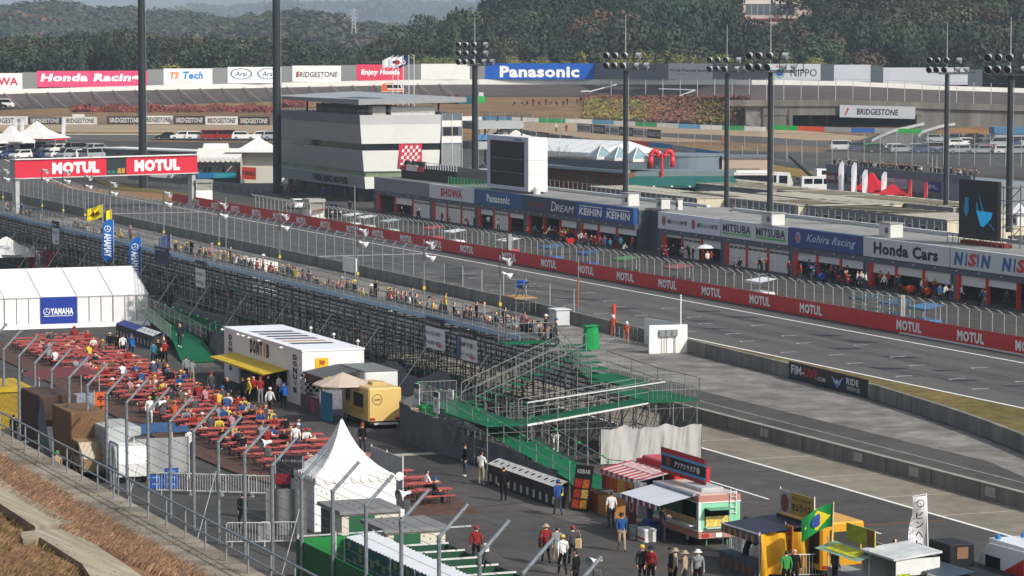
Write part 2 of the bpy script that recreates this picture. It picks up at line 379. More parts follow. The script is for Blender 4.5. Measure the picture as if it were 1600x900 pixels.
strip('parking_lane',-10,110,-27.2,-22.3,TAN,.005,'tan concrete parking strip')
strip('white_line',20,110,-27.3,-27.08,LINE,.010)
for s0,s1 in ((50,66.6),(73.2,78.6),(86.2,92)): strip('white_line',s0,s1,-32.6,-32.45,LINE,.010)
for s0 in (44.2,52.4,60.2,68.1,74.6,82): strip('white_line',s0-.07,s0+.07,-27.0,-22.6,m('#aaa69c',.8,.3,2.0),.009)
strip('orange_line',75.9,76.05,-32.3,-27.6,m('#8a4a2c',.8,.2),.009)
strip('drain_cover',43.2,44.0,-46.5,-38.5,m('#a7a49c',.7,.2),.010,'pale steel drain cover across the food court')
strip('yellow_line',44.05,44.2,-47.5,-38.5,m('#b59a50',.7,.2),.011)
# left infield round the bridge
sh('grass_verge',[PT(40,262),PT(330,302),PT(290,318),PT(110,262),PT(60,256)],GRASS,.006)
sh('access_road',[PT(60,263),PT(230,287),PT(330,303),PT(345,309),PT(220,290),PT(50,268)],LANE,.009)
sh('dirt_strip',[PT(60,279),PT(290,306),PT(290,317.5),PT(230,312)],m('#8a6a48',.95,.2,.8),.008)
# infield behind the paddock
sh('infield',[PT(-60,216),PT(1700,245),PT(1700,150),PT(1300,152),PT(640,152),PT(-60,174)],BROWN,.010,'brown dry grass infield')
sh('sand_trap',[PT(-40,205),PT(430,208),PT(430,196),PT(-40,195)],SAND,.03,'tan gravel trap'); sh('sand_trap',[PT(750,212),PT(1060,222),PT(1400,218),PT(1240,203),PT(900,193),PT(750,190)],SAND,.03)
sh('infield_track',[PT(-40,218),PT(440,221),PT(440,211),PT(-40,210)],TRACK,.03,'grey infield track beyond the paddock'); sh('infield_track',[PT(1000,212),PT(1200,225),PT(1300,230),PT(1300,222),PT(1190,214),PT(1040,208)],TRACK,.04)
sh('white_line',[PT(-40,210.2),PT(440,211.2),PT(440,210.3),PT(-40,209.4)],m('#c7d0b8',.7),.04)
sh('car_park',[PT(1290,262),PT(1700,285),PT(1700,208),PT(1380,208),PT(1290,235)],ASPH,.05,'grey asphalt car park on the rise')
sh('grass_verge',[PT(1160,262),PT(1300,286),PT(1300,274),PT(1160,248)],m('#7d6a3c',.95,.3,.3),.05)
# ---------------------------------------------------------------- oval banking
BX=[-200,0,215,400,570,700,800,1000,1200,1325,1450,1600,1800]; BB=[177,172,166,160,157,155.5,155,155,156,156,160,164,170]; BT=[152,147,141,137.5,134,132,132,132,132.5,134,140,145,153]
WT=[145,140,134,130,126,124,124,124,125,127,133,138,146]; PTOP=[119,114,109,104.5,101,99.5,99,99,99.5,100.5,106,111,118]
def inner(px):
    y=lerp(px,BX,BB); a=PT(px,y); b=Q(px,y,616); t=max(0,min(1,(px-900)/290)); t=t*t*(3-2*t); Y=a.y*(1-t)+b.y*t
    return Q(px,y,Y)
def outer(px,row):
    return Q(px,lerp(px,BX,row),inner(px).y+24)
bk=MB(); pxs=list(range(-200,1801,25)); OVAL=m('#57504e',.9,.12,.35,big=.2,bigsc=.03)
bk.grid(lambda u,v:inner(-200+2000*u).lerp(outer(-200+2000*u,BT),v)-Vector((0,0,.0+1.2*math.sin(math.pi*v)*.6)),80,4,OVAL)
tag(bk.build('banked_track',smooth=True),'dark banked asphalt of the oval track',None,None,'structure')
bl=MB()
for px in list(range(20,720,34)):
    a=inner(px+14);b=outer(px-14,BT); q=Vector((.22,0,0)); bl.add([a+Vector((0,0,.25)),a+q+Vector((0,0,.25)),b+q+Vector((0,0,.25)),b+Vector((0,0,.25))],[(0,1,2,3)],m('#837c78',.9,.2))
for (x0,y0,x1,y1) in ((908,145.5,921,145),(921,146,964,134.5),(1029,141.5,1087,143.5),(1087,143.5,1058,154)):
    a=Q(x0,y0,inner(x0).y+24*(lerp(x0,BX,BB)-y0)/(lerp(x0,BX,BB)-lerp(x0,BX,BT))); b=Q(x1,y1,inner(x1).y+24*(lerp(x1,BX,BB)-y1)/(lerp(x1,BX,BB)-lerp(x1,BX,BT)))
    u=Vector((0,0,.9)); bl.add([a+Vector((0,0,.3)),b+Vector((0,0,.3)),b+Vector((0,.9,.5)),a+Vector((0,.9,.5))],[(0,1,2,3)],LINE)
tag(bl.build('track_seam'),'pale seams and lines on the banking',None,None,'structure')
wl=thing('oval_wall','long white concrete wall round the top of the banked oval','wall',outer(800,BT),0); wb=MB(); o0=outer(800,BT); WH=m('#dcdad2',.7,.06,.3)
for a,b in zip(pxs,pxs[1:]):
    p=outer(a,BT)-o0;q=outer(b,BT)-o0;r_=outer(b,WT)-o0;s_=outer(a,WT)-o0; d=Vector((0,.6,0)); lo=Vector((0,0,-1))
    wb.add([p+lo,q+lo,r_,s_,p+d+lo,q+d+lo,r_+d,s_+d],[(0,1,2,3),(3,2,6,7),(5,4,7,6)],WH)
wb.build('wall',wl)
GP='#7c807e'; DG='#646c73'; PAN_SHADE='#b9bcc2'  # last grey: right-hand panels, their shade put into the colour
PAN=[(-60,35,'#e6e4de','SHOWA','#c02a4a'),(35,58,GP,None,0),(58,231,'#d2446f','Honda Racing','#f4f4f2'),(231,256,GP,None,0),(256,332,'#e6e4de','TS','#e07a2a'),(332,356,GP,None,0),(356,440,'#e6e4de','ARAI','#2a5a9c'),(440,457,GP,None,0),(457,533,'#e6e4de','BRIDGESTONE','#1b1b1d'),(533,557,GP,None,0),(557,632,'#d33a55','Enjoy Honda','#f4f4f2'),(632,658,GP,None,0),(658,734,'#e2e0da',None,0),(734,758,GP,None,0),(758,928,'#1059b4','Panasonic','#f4f4f2'),(928,1044,DG,None,0),(1044,1113,'#c3c4c8','FIN','#22324f'),(1113,1200,DG,None,0),(1200,1282,PAN_SHADE,'NIPPO','#17171a'),(1282,1303,'#4e565d',None,0),(1303,1360,PAN_SHADE,None,0),(1360,1380,'#4e565d',None,0),(1380,1512,PAN_SHADE,None,0),(1512,1535,'#4e565d',None,0)]
for i,(x0,x1,col,tx,tc) in enumerate(PAN):
    a=outer(x0,WT);b=outer(x1,WT); h=(outer(x0,PTOP).z-a.z+outer(x1,PTOP).z-b.z)/2; d=b-a; L=d.length; yaw=math.atan2(d.y,d.x); c=(a+b)/2
    nm={'#e6e4de':'white','#e2e0da':'blank white',GP:'plain grey','#d2446f':'pink','#d33a55':'red','#1059b4':'blue',DG:'plain dark grey',PAN_SHADE:'pale grey','#c3c4c8':'pale silver','#4e565d':'plain charcoal'}[col]
    o=thing('advertising_hoarding' if tx else 'blank_hoarding',nm+(' advertising panel' if tx else ' panel')+' on the oval wall','panel',c,yaw,'panels along the oval wall')
    if tx: o['label']={'SHOWA':'white panel with red outlined letters at the wall start','Honda Racing':'long pink panel with bold white slanted lettering','TS':'white panel with orange and blue lettering','ARAI':'white panel with two blue oval emblems','BRIDGESTONE':'white panel with black capital lettering behind tower roof','Enjoy Honda':'red panel with white lettering behind the flags','Panasonic':'long blue panel with bold white lettering','FIN':'pale silver panel with small dark blue lettering','NIPPO':'pale panel greyed by painted shade, with round emblem and black serif capitals'}[tx]
    w_=MB(); w_.box(-L/2,L/2,.05,.35,0,h,m(col,.6,.05,.4)); w_.build('board',o)
    t=MB(); X1=(1,0,0);Z1=(0,0,1); y=.02
    if tx=='SHOWA': t.text('SHOWA',(L*.08,y,h*.5),X1,Z1,h*.5,tc,L*.7,.03)
    elif tx=='Honda Racing': t.text(tx,(-.02*L,y,h*.52),X1,Z1,h*.62,tc,L*.9,.045,.15)
    elif tx=='TS': t.text('TS',(-L*.28,y,h*.58),X1,Z1,h*.42,tc,None,.04,.2); t.text('Tech',(L*.1,y,h*.58),X1,Z1,h*.48,'#2a7ec4',None,.04,.2); t.text('TS TECH Co.,Ltd.',(0,y,h*.16),X1,Z1,h*.16,'#b3b2ac',L*.7)
    elif tx=='ARAI':
        for q in (-.25,.25):
            t.lathe([(h*.30,0),(h*.34,0)],'#2a5a9c',(0,0,0),20,(0,1,0)); n=20*2
            for k in range(len(t.V)-n,len(t.V)): v=t.V[k]; t.V[k]=(L*q+v[0]*1.35*1.5,y-.01,h*.58+v[2])
            t.text('Arai',(L*q,y,h*.58),X1,Z1,h*.3,'#2a5a9c',None,.01,.25)
    elif tx=='BRIDGESTONE': t.text(tx,(0,y,h*.45),X1,Z1,h*.34,tc,L*.86,.012,.15); t.poly([(-L*.42,y-.01,h*.3),(-L*.40,y-.01,h*.3),(-L*.36,y-.01,h*.66),(-L*.39,y-.01,h*.66)],'#c22a2a')
    elif tx=='Enjoy Honda': t.text(tx,(0,y,h*.48),X1,Z1,h*.44,tc,L*.8,.04,.1)
    elif tx=='Panasonic': t.text(tx,(0,y,h*.48),X1,Z1,h*.72,tc,L*.73,.04)
    elif tx=='FIN': t.text('Honda Financial Services',(0,y,h*.58),X1,Z1,h*.2,tc,L*.92,.02); t.text('株式会社ホンダファイナンス',(0,y,h*.34),X1,Z1,h*.11,'#8a8c90',L*.6)
    elif tx=='NIPPO':
        t.text('NIPPO',(L*.18,y,h*.46),X1,Z1,h*.46,tc,L*.5,.0)
        t.lathe([(.001,0),(h*.22,0)],'#2b4c9a',(-L*.28,y,h*.46),14,(0,1,0)); t.lathe([(.001,0),(h*.06,0)],'#c2303a',(-L*.33,y-.01,h*.86),8,(0,1,0)); t.lathe([(h*.24,0),(h*.3,0)],'#3b9c7c',(-L*.28,y-.01,h*.42),14,(0,1,0))
    if t.V: t.build('lettering',o)
# bridge over the infield road
bY=612.0; bz=lambda py,px: Q(px,py,bY).z
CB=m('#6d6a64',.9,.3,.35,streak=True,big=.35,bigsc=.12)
br=thing('underpass_bridge','long stained concrete bridge carrying the oval over the dark underpass','bridge',Q(1335,204,bY),0); o0=Q(1335,204,bY)
fx=lambda px:(px-800)*bY/FPX-o0.x
w_=MB(); pts=list(range(1135,1801,35))
for a,b in zip(pts,pts[1:]):
    za,zb=bz(lerp(a,BX,BB)+.5,a)-o0.z,bz(lerp(b,BX,BB)+.5,b)-o0.z
    w_.add([(fx(a),-.4,za-1.2),(fx(b),-.4,zb-1.2),(fx(b),-.4,zb),(fx(a),-.4,za),(fx(b),.4,zb),(fx(a),.4,za),(fx(a),.2,za-1.2),(fx(b),.2,zb-1.2)],[(0,1,2,3),(3,2,4,5),(1,0,6,7)],CB)
w_.build('parapet',br); w_=MB()
w_.box(fx(1192),fx(1232),.2,6,-1,bz(165,1200)-o0.z,CB); w_.box(fx(1232),fx(1238),-.2,6,-1,bz(170,1200)-o0.z,CB); w_.box(fx(1432),fx(1800),.2,6,-3,bz(170,1500)-o0.z,CB); w_.build('abutment',br)
w_=MB(); w_.box(fx(1192),fx(1440),0,8,bz(180,1300)-o0.z,bz(165.5,1300)-o0.z,CB); w_.build('deck_beam',br)
w_=MB(); w_.box(fx(1230),fx(1440),20,20.4,-4,4.2,m('#15171a',.9)); w_.box(fx(1268),fx(1276),9,10,-3,4.2,CB); w_.box(fx(1297),fx(1301),9,10,-3,4.2,CB); w_.build('underpass_shade_piers',br)  # near-black back sheet paints the tunnel's shade; two piers stand before it
w_=MB(); w_.box(fx(1165),fx(1192),.6,5,-1,bz(166,1170)-o0.z,m('#77756f',.95,.5,.9)); w_.build('stone_wing_wall',br)
def hoarding(px0,y0t,y0b,px1,y1t,y1b,Y,col,tx,tc,label,bold=.012,group=None,name='advertising_board',frac=.5,wf=.86,cat='board',kw=0):
    a=Q(px0,y0b,Y) if Y else PT(px0,y0b); b=Q(px1,y1b,Y) if Y else PT(px1,y1b)
    h=((y0b-y0t)*a.y+(y1b-y1t)*b.y)/2/FPX; d=b-a; L=math.hypot(d.x,d.y); o=thing(name,label,cat,(a+b)/2,math.atan2(d.y,d.x),group)
    w_=MB(); sl=(b.z-a.z)/2
    w_.add([(-L/2,0,-sl),(L/2,0,sl),(L/2,.12,sl),(-L/2,.12,-sl),(-L/2,0,h-sl),(L/2,0,h+sl),(L/2,.12,h+sl),(-L/2,.12,h-sl)],[(0,1,5,4),(4,5,6,7),(1,2,6,5),(2,3,7,6),(3,0,4,7)],m(col,.6,.05,.5)); w_.build('board',o)
    if tx:
        t=MB(); t.text(tx,(0,-.04,h*.5),(1,0,sl*2/L),(0,0,1),h*frac,tc,L*wf,bold,.12)
        if tx=='BRIDGESTONE': t.poly([(-L*.43,-.05,h*.2-sl*.8),(-L*.415,-.05,h*.2-sl*.8),(-L*.37,-.05,h*.78-sl*.7),(-L*.40,-.05,h*.78-sl*.7)],'#b52a2a')
        t.build('lettering',o)
    return o
hoarding(1312,164,183,1430,167,186,bY-.8,'#a9acb2','BRIDGESTONE','#151517','large pale board with black capitals hung over the underpass',.02,None,'advertising_board',.5,.55)
BLK='#17181a'; WHT='#d8d7d2'
row=[(-20,44,182,195,WHT),(44,97,183,194,BLK),(97,152,182.5,194.5,WHT),(167,222,181.5,194,BLK),(222,271,181,193.5,WHT),(271,321,181.5,194,BLK),(321,372,182,195,WHT),(372,422,182.5,195,BLK)]
for i,(a,b,t,bt,c) in enumerate(row):
    hoarding(a,t,bt,b-.5,t,bt,0,c,'BRIDGESTONE',BLK if c==WHT else WHT,('white' if c==WHT else 'black')+' board with slanted capitals along the far gravel trap',.02,'boards along the far gravel trap',frac=.6)
hoarding(113,178.5,182.4,132,178.5,182.4,0,WHT,None,0,'small white board stacked on a larger white board')
for i in range(10):
    a=783+i*18.6; y=198+i*2.55; c='#8f9398' if i%2==0 else '#2b2d30'
    hoarding(a,y,y+8,a+17.8,y+2.2,y+10.2,0,c,'BRIDGESTONE','#2b2d30' if i%2==0 else '#a8abb0',('grey' if i%2==0 else 'dark')+' small board in the inner row behind the screen',.02,'small boards beside the inner track',frac=.5)
for i in range(6):
    a=901.5+i*22; y=192+i*1.9; c='#9da0a6' if i%2==0 else '#26272a'
    hoarding(a,y,y+14,a+21.5,y+1.9,y+15.9,0,c,'BRIDGESTONE','#26272a' if i%2==0 else '#a8abb0',('pale grey' if i%2==0 else 'black')+' large board on the hill track fence',.02,'large boards on the hill track fence',frac=.5)
def barrier(name,label,pts,cols,h):
    a0=PT(*pts[0]); o=thing(name,label,'barrier',a0,0)
    w_=MB(); n=0; prev=None
    segs=[]
    for (x0,y0),(x1,y1) in zip(pts,pts[1:]):
        k=max(1,int(abs(x1-x0)/33)); 
        for i in range(k): segs.append((x0+(x1-x0)*i/k,y0+(y1-y0)*i/k,x0+(x1-x0)*(i+1)/k,y0+(y1-y0)*(i+1)/k))
    for i,(x0,y0,x1,y1) in enumerate(segs):
        p=PT(x0,y0)-a0;q=PT(x1,y1)-a0; d=Vector((0,1,0)); u=Vector((0,0,h))
        w_.add([p,q,q+u,p+u,p+d,q+d,q+d+u,p+d+u],[(0,1,2,3),(3,2,6,7),(5,4,7,6)],m(cols[i%len(cols)],.7,.1,.5))
    w_.build('tyre_stack',o); return o
barrier('tyre_barrier','long tyre barrier with green, white and blue wrap below the shrub slope',[(640,190),(753,188),(800,190),(925,193.5),(1060,200.5),(1197,205.5)],['#d4d4ce','#2f9c5c','#d4d4ce','#5b9ac0'],.85)
barrier('tyre_barrier','blue, grey and green tyre barrier behind the red inflatable arch',[(978,226),(1050,233),(1160,251),(1250,263)],['#b34a3a','#3d6f9c','#8d9396','#3d6f9c','#8d9396','#2f7f5c','#8d9396'],.9)
barrier('tyre_barrier','orange, blue and grey barrier inside the underpass',[(1205,203),(1330,207),(1440,209)],['#2c9a44','#c24a26','#8f9194','#2d5fa0','#8f9194'],.9)
# shrubs on the slope under the banking
def leafcloud(n,fn,size,jit=.6):
    V=[];F=[];Tn=[]
    for i in range(n):
        c,nr,t=fn(); nr=(nr+Vector((random.gauss(0,jit),random.gauss(0,jit),random.gauss(0,jit)))).normalized()
        u=nr.orthogonal().normalized(); u.rotate(Matrix.Rotation(random.uniform(0,6.28),3,nr)); w=nr.cross(u); s_=size*random.uniform(.6,1.3)
        o=len(V); V+=[c+u*s_+w*s_*.2,c+w*s_*.8,c-u*s_*.9-w*s_*.1,c-w*s_*.7]; F.append((o,o+1,o+2,o+3)); Tn.append(t)
    return np.array([tuple(v) for v in V]),np.array(F),np.array(Tn)
def leafmat(name,amt=.35):
    mt=bpy.data.materials.new(name); mt.use_nodes=True; nt=mt.node_tree; b=nt.nodes['Principled BSDF']; b.inputs['Roughness'].default_value=.85
    at=nt.nodes.new('ShaderNodeAttribute'); at.attribute_name='tint'
    no=nt.nodes.new('ShaderNodeTexNoise'); no.inputs['Scale'].default_value=.5; tc=nt.nodes.new('ShaderNodeTexCoord'); nt.links.new(tc.outputs['Object'],no.inputs['Vector'])
    mr=nt.nodes.new('ShaderNodeMapRange'); mr.inputs['To Min'].default_value=1-amt; mr.inputs['To Max'].default_value=1+amt; mr.inputs['From Min'].default_value=.3; mr.inputs['From Max'].default_value=.7
    mx=nt.nodes.new('ShaderNodeMix'); mx.data_type='RGBA'; mx.blend_type='MULTIPLY'; mx.inputs['Factor'].default_value=1
    nt.links.new(no.outputs['Fac'],mr.inputs['Value']); nt.links.new(at.outputs['Color'],mx.inputs[6]); nt.links.new(mr.outputs['Result'],mx.inputs[7]); nt.links.new(mx.outputs[2],b.inputs['Base Color']); return mt
LEAF=leafmat('foliage')
def leafmesh(name,V,F,T4):
    me=bpy.data.meshes.new(name); nV=len(V); nF=len(F)
    me.vertices.add(nV); me.vertices.foreach_set('co',V.astype(np.float32).ravel()); me.loops.add(nF*4); me.loops.foreach_set('vertex_index',F.astype(np.int32).ravel())
    me.polygons.add(nF); me.polygons.foreach_set('loop_start',np.arange(0,nF*4,4,dtype=np.int32)); me.polygons.foreach_set('loop_total',np.full(nF,4,dtype=np.int32))
    at=me.attributes.new('tint','FLOAT_COLOR','FACE'); at.data.foreach_set('color',T4.astype(np.float32).ravel()); me.materials.append(LEAF); me.update(); me.validate()
    o=bpy.data.objects.new(name,me); C.objects.link(o); return o
def rgba(h,k=1): return np.array([*(c*k for c in lin(h)),1.0])
em=MB(); em.grid(lambda u,v:(lambda px:(PT(px,lerp(px,[900,1200],[187,199]))-Vector((0,0,.6))).lerp(inner(px)+Vector((0,-.6,-.1)),v))(912+265*u),30,4,m('#6b5436',.95,.3,.3)); tag(em.build('embankment'),'earth slope under the banked track',None,None,'structure')
def shrubpt():
    px=random.uniform(912,1172); v=random.random(); a=PT(px,lerp(px,[900,1200],[187,199])); b=inner(px); c=a.lerp(b,v)
    k=random.random(); t=0 if (px<1010 and k<.75) or (px>1090 and k<.55) else (1 if k<.8 else 2)
    if v>.85: t=2
    return c+Vector((0,random.uniform(-.3,.3),random.uniform(.1,.9))),Vector((0,-.6,1)),t
V,F,t=leafcloud(9000,shrubpt,.42); pal=np.array([rgba('#6d6a2c'),rgba('#78563e'),rgba('#6a4034')]); T4=pal[t]*(rng.uniform(.7,1.3,(len(F),1))); leafmesh('shrubbery',V,F,T4); tag(C.objects[-1],'rusty and green shrubs covering the slope','shrubs',None,'stuff')
def redpt():
    s=random.random()
    if s<.5: px=random.uniform(110,440); y=random.uniform(169,176)
    elif s<.75: px=random.uniform(430,480);y=random.uniform(158,168)
    else: px=random.uniform(640,740);y=random.uniform(157,162)
    c=PT(px,y); return c+Vector((0,random.uniform(-.5,.5),random.uniform(0,1.2)*(.4+.6*math.sin(px*.06)**2))),Vector((0,-.6,1)),0
V,F,t=leafcloud(4500,redpt,.4); leafmesh('undergrowth',V,F,rgba('#743a30')*rng.uniform(.6,1.4,(len(F),1))); tag(C.objects[-1],'reddish undergrowth below the banking','undergrowth',None,'stuff')
# ---------------------------------------------------------------- forest and hills
def crown(kind,n,size):
    lob=[(Vector((random.gauss(0,.33),random.gauss(0,.33),random.uniform(.35,.8))),random.uniform(.26,.42)) for _ in range(6)]
    def fn():
        if kind=='conifer':
            z=random.random()**.8; r=(1-z)*.30*(.8+.35*((z*9)%1))+.01; a=random.uniform(0,6.28); return Vector((math.cos(a)*r,math.sin(a)*r,.12+z*.9)),Vector((math.cos(a),math.sin(a),.9)),0
        c,r=random.choice(lob); d=Vector((random.gauss(0,1),random.gauss(0,1),random.gauss(.35,.9))).normalized()
        return c+d*r*random.uniform(.75,1.05),d,0
    V,F,_=leafcloud(n,fn,size,.28); return V,F
PRO=[crown('b',1150,.042) for _ in range(6)]+[crown('conifer',700,.040) for _ in range(3)]
PRL=[crown('b',230,.10) for _ in range(5)]; PRF=[crown('b',70,.18) for _ in range(4)]
GR=[rgba(h) for h in ('#25372a','#2b3e2b','#33442c','#1f3026','#3b432b','#44442c')]; RU=[rgba(h) for h in ('#54453a','#5a4536','#545036')]
def forest(name,label,pts,protos,ncon):
    Vs=[];Fs=[];Ts=[];o=0
    for (x,y,z,h,wd,con,col) in pts:
        V,F=random.choice(protos[ncon:] if con else protos[:ncon]) if ncon<len(protos) else random.choice(protos)
        a=random.uniform(0,6.28); ca,sa=math.cos(a),math.sin(a); sx=wd
        W=np.empty_like(V); W[:,0]=(V[:,0]*ca-V[:,1]*sa)*sx+x; W[:,1]=(V[:,0]*sa+V[:,1]*ca)*sx+y; W[:,2]=V[:,2]*h+z
        Vs.append(W);Fs.append(F+o);o+=len(V);Ts.append(np.repeat(col[None],len(F),0)*(rng.uniform(.6,1.35)*rng.uniform(.9,1.1,(len(F),1))))
    ob=leafmesh(name,np.concatenate(Vs),np.concatenate(Fs),np.concatenate(Ts)); tag(ob,label,'forest',None,'stuff'); return ob
RX=[-70,-48,-37,-24,-7,4,20,60,170]; RZ=[13,12,12.5,17,24,29,36,46,48]
def hill(x,y):
    z=hill0(x,y); px=800+x/y*FPX; yc=lerp(px,[1120,1145,1262,1285,1420,1450],[-90,46,46,26,26,-90]); return min(z,23+(70-yc)/FPX*y) if y<975 else z
def hill0(x,y):
    t=max(0,min(1,(y-745)/190)); t=t*t*(3-2*t); return 13+(float(np.interp(x,RX,RZ))-13)*t+1.2*math.sin(x*.09)*t
hm_=MB(); hm_.grid(lambda u,v:(lambda x,y:(x,y,hill(x,y)-.5))(-90+300*u,735+330*v),60,30,m('#262b1e',.95,.3,.2)); tag(hm_.build('wooded_hill',smooth=True),'wooded hillside behind the oval',None,None,'structure')
pts=[]
def col(x,y):
    k=random.random()
    if k<.035: return random.choice(RU)
    return random.choice(GR[:4] if math.sin(x*.05+y*.03)>-.2 else GR[2:])
y=752
while y<985:
    x=-70.0
    while x<190:
        xx=x+random.uniform(-2,2);yy=y+random.uniform(-2.5,2.5); px=800+xx/yy*FPX
        hotel=False
        if -60<px-800+800<1760 and not hotel:
            con=(random.random()<.55 if px<790 else random.random()<.08); wd=random.uniform(7,12.5)*(.85 if con else 1); h=(random.uniform(7,12.5) if random.random()<.7 else random.uniform(12,16))*(1.25 if con else 1)
            ty=70-(hill(xx,yy)-1.5+h-23)/yy*FPX
            sk_=lerp(px,[430,500,560,600,640,665,700,760,800,830],[66,86,84,72,60,44,24,14,2,-40])-5
            if ty>sk_ and not((1132<px<1278 and ty<(36 if px<1250 else 24)) or (1278<=px<1430 and ty<12 and random.random()<.6)):
                pts.append((xx,yy,hill(xx,yy)-1.5,h,wd*1.1,con,(random.choice(GR[:4]) if con else col(xx,yy))))
        x+=7.2 if y<940 else 8
    y+=6.2 if y<900 else 8.5
forest('forest','dense dark green wood with rusty crowns covering the near hill',pts,PRO,6)
pts=[]
for k in range(430):
    px=random.uniform(-60,640); yy=random.uniform(738,850); xx=(px-800)/FPX*yy
    top=lerp(px,[-60,0,100,180,300,400,460,560,640],[64,64,66,54,68,72,78,90,94])+random.uniform(-3,14)-(0); tz=Q(px,top,yy).z; h=random.uniform(8,12); con=random.random()<(.5 if px>380 else .15)
    pts.append((xx,yy,max(7.0,tz-h*(1.15 if con else 1)),h*(1.15 if con else 1),random.uniform(7,10.5)*(.85 if con else 1),con,(random.choice(RU) if random.random()<.08 and not con else random.choice(GR))))
forest('forest','dark mixed tree belt behind the left oval wall',pts,PRO,6)
TRK=m('#3a3028',.9,.2,2)
def tree(px,top,Y,h,wd,con,colr,label,group):
    tp=Q(px,top,Y); o=thing('conifer_tree' if con else 'round_tree',label,'tree',(tp.x,Y,tp.z-h),0,group)
    V,F=random.choice(PRO[6:] if con else PRO[:6]); W=V*np.array([wd,wd,h]); c=leafmesh('crown',W,F,np.repeat(colr[None],len(F),0)*rng.uniform(.75,1.3,(len(F),1))); c.parent=o
    b=MB(); b.tube((0,0,-2),(0,0,h*.6),.22,TRK,6,.1); b.tube((0,0,h*.35),(wd*.2,.3,h*.6),.1,TRK,4,.04); b.tube((0,0,h*.4),(-wd*.2,-.2,h*.65),.1,TRK,4,.04); b.build('trunk',o); return o
for i,(px,t) in enumerate(((815,91),(862,92),(910,86),(957,88),(1003,84),(1052,87),(1098,86),(1147,88),(1208,90),(1270,92),(1340,95),(655,92),(668,91),(715,93),(205,106),(265,103),(365,96))):
    tree(px,t,738+(i%3)*3,6.5,random.uniform(4.2,6.0),False,rgba(random.choice(['#6a6a34','#5d6132','#74703a'])),'small round yellow green tree just behind the oval wall','round trees behind the oval wall')
for i,(px,t,h) in enumerate(((669,34,14),(690,44,12),(713,14,16),(728,18,14),(768,18,14),(778,9,16),(620,58,12),(640,60,11),(592,63,11),(700,25,14))):
    tree(px,t,880+(i%4)*12,h,h*.62,True,rgba(random.choice(['#22352b','#2a3b2c'])),'tall pointed dark conifer on the hill edge','conifers on the hill edge')
def range_(name,label,xs,ys,Y,foot,colr,mt,ntree,th):
    b=MB(); n=150
    def zr(px): return Q(px,lerp(px,xs,ys),Y).z-(th*.8 if ntree else 0)
    def fn(u,v):
        px=xs[0]+(xs[-1]-xs[0])*u
        if v<=.75: t=v/.75; y=Y-foot*(1-t); z=4+(zr(px)-4)*(t**.8)+ (1-t)*t*foot*.03*math.sin(px*.05+t*4)
        else: t=(v-.75)/.25; y=Y+foot*t; z=zr(px)*(1-t*.6)
        return ((px-800)/FPX*Y,y,z)
    b.grid(fn,n,16,mt); tag(b.build(name,smooth=True),label,None,None,'structure')
    if ntree:
        pts=[]
        for k in range(ntree):
            u=random.random(); v=.75*(1-random.random()**1.6*.6)+random.uniform(-.02,.03); p=fn(u,v); h=random.uniform(.7,1.3)*th
            pts.append((p[0],p[1],p[2]-h*.25,h,h*random.uniform(.9,1.4),False,(random.choice(RU) if random.random()<.10 else random.choice(GR[1:]))))
        pp=PRF if Y>4000 else PRL; forest('forest','trees covering the '+label,pts,pp,len(pp))
range_('hill','hazy wooded hill beyond the oval',[-200,0,60,125,160,190,230,275,310,345,400,450,560],[22,15,9,9,19,16,24,19,28,32,46,58,90],2500,600,0,m('#38402c',.95,.4,.04),3000,17)
range_('hill','rounded darker wooded hill in mid distance',[350,400,420,450,470,500,530,560,600,640,680,760],[70,38,32,25,22,28,40,46,44,52,58,90],1950,400,0,m('#38402c',.95,.4,.04),1900,15)
range_('mountain','pale blue far mountain ridge',[-400,100,250,330,400,480,510,540,560,590,640,690,760,830,1000,1900],[40,35,24,14,3,5,1,2,11,3,2,6,3,1,6,20],8500,2800,0,m('#39442f',.95,.35,.012),3200,28)
range_('mountain','faint distant mountain ridge',[-600,-200,0,200,320,440,540,620,740,850,1900],[40,40,40,34,15,3,4,-2,5,-1,20],11500,1200,0,m('#39442f',.95,.3,.01),0,0)

# wear of the food court asphalt
pt=MB(); dk2=m('#383635',.9,.2,1,big=.2,bigsc=.3); lt2=m('#5c5956',.9,.2,1,big=.2,bigsc=.3)
for k in range(26):
    s=random.uniform(-30,100); v=random.choice((random.uniform(-46,-33),random.uniform(-60,-50) if s>64 else random.uniform(-46,-36))); L=random.uniform(1.5,9); w_=random.uniform(.8,2.6); a=random.uniform(-.05,.05)
    pt.add([T(s,v,.003+k*.0001),T(s+L,v+a*L,.003+k*.0001),T(s+L+random.uniform(-.4,.4),v+w_+a*L,.003+k*.0001),T(s+random.uniform(-.3,.3),v+w_,.003+k*.0001)],[(0,1,2,3)],random.choice((dk2,dk2,lt2)))
for k in range(40):
    s=random.uniform(-30,105); v=random.uniform(-69,-33); x=s;y=v; da=random.uniform(-.08,.08); a=random.uniform(-.3,.3)+random.choice((0,0,1.57))
    for j in range(random.randint(6,16)):
        x2=x+math.cos(a)*1.2;y2=y+math.sin(a)*1.2; n_=Vector((-math.sin(a),math.cos(a)))*(.03 if k%2 else .11)
        pt.add([T(x,y,.0062+k*.00005),T(x2,y2,.0062+k*.00005),T(x2+n_.x,y2+n_.y,.0062+k*.00005),T(x+n_.x,y+n_.y,.0062+k*.00005)],[(0,1,2,3)],m('#353433',.9,.2,2)); x,y=x2,y2; a+=da+(random.uniform(-.35,.35) if k%2 else 0)
tag(pt.build('asphalt_wear'),'patches, cracks and tyre marks on the food court asphalt',None,None,'structure')
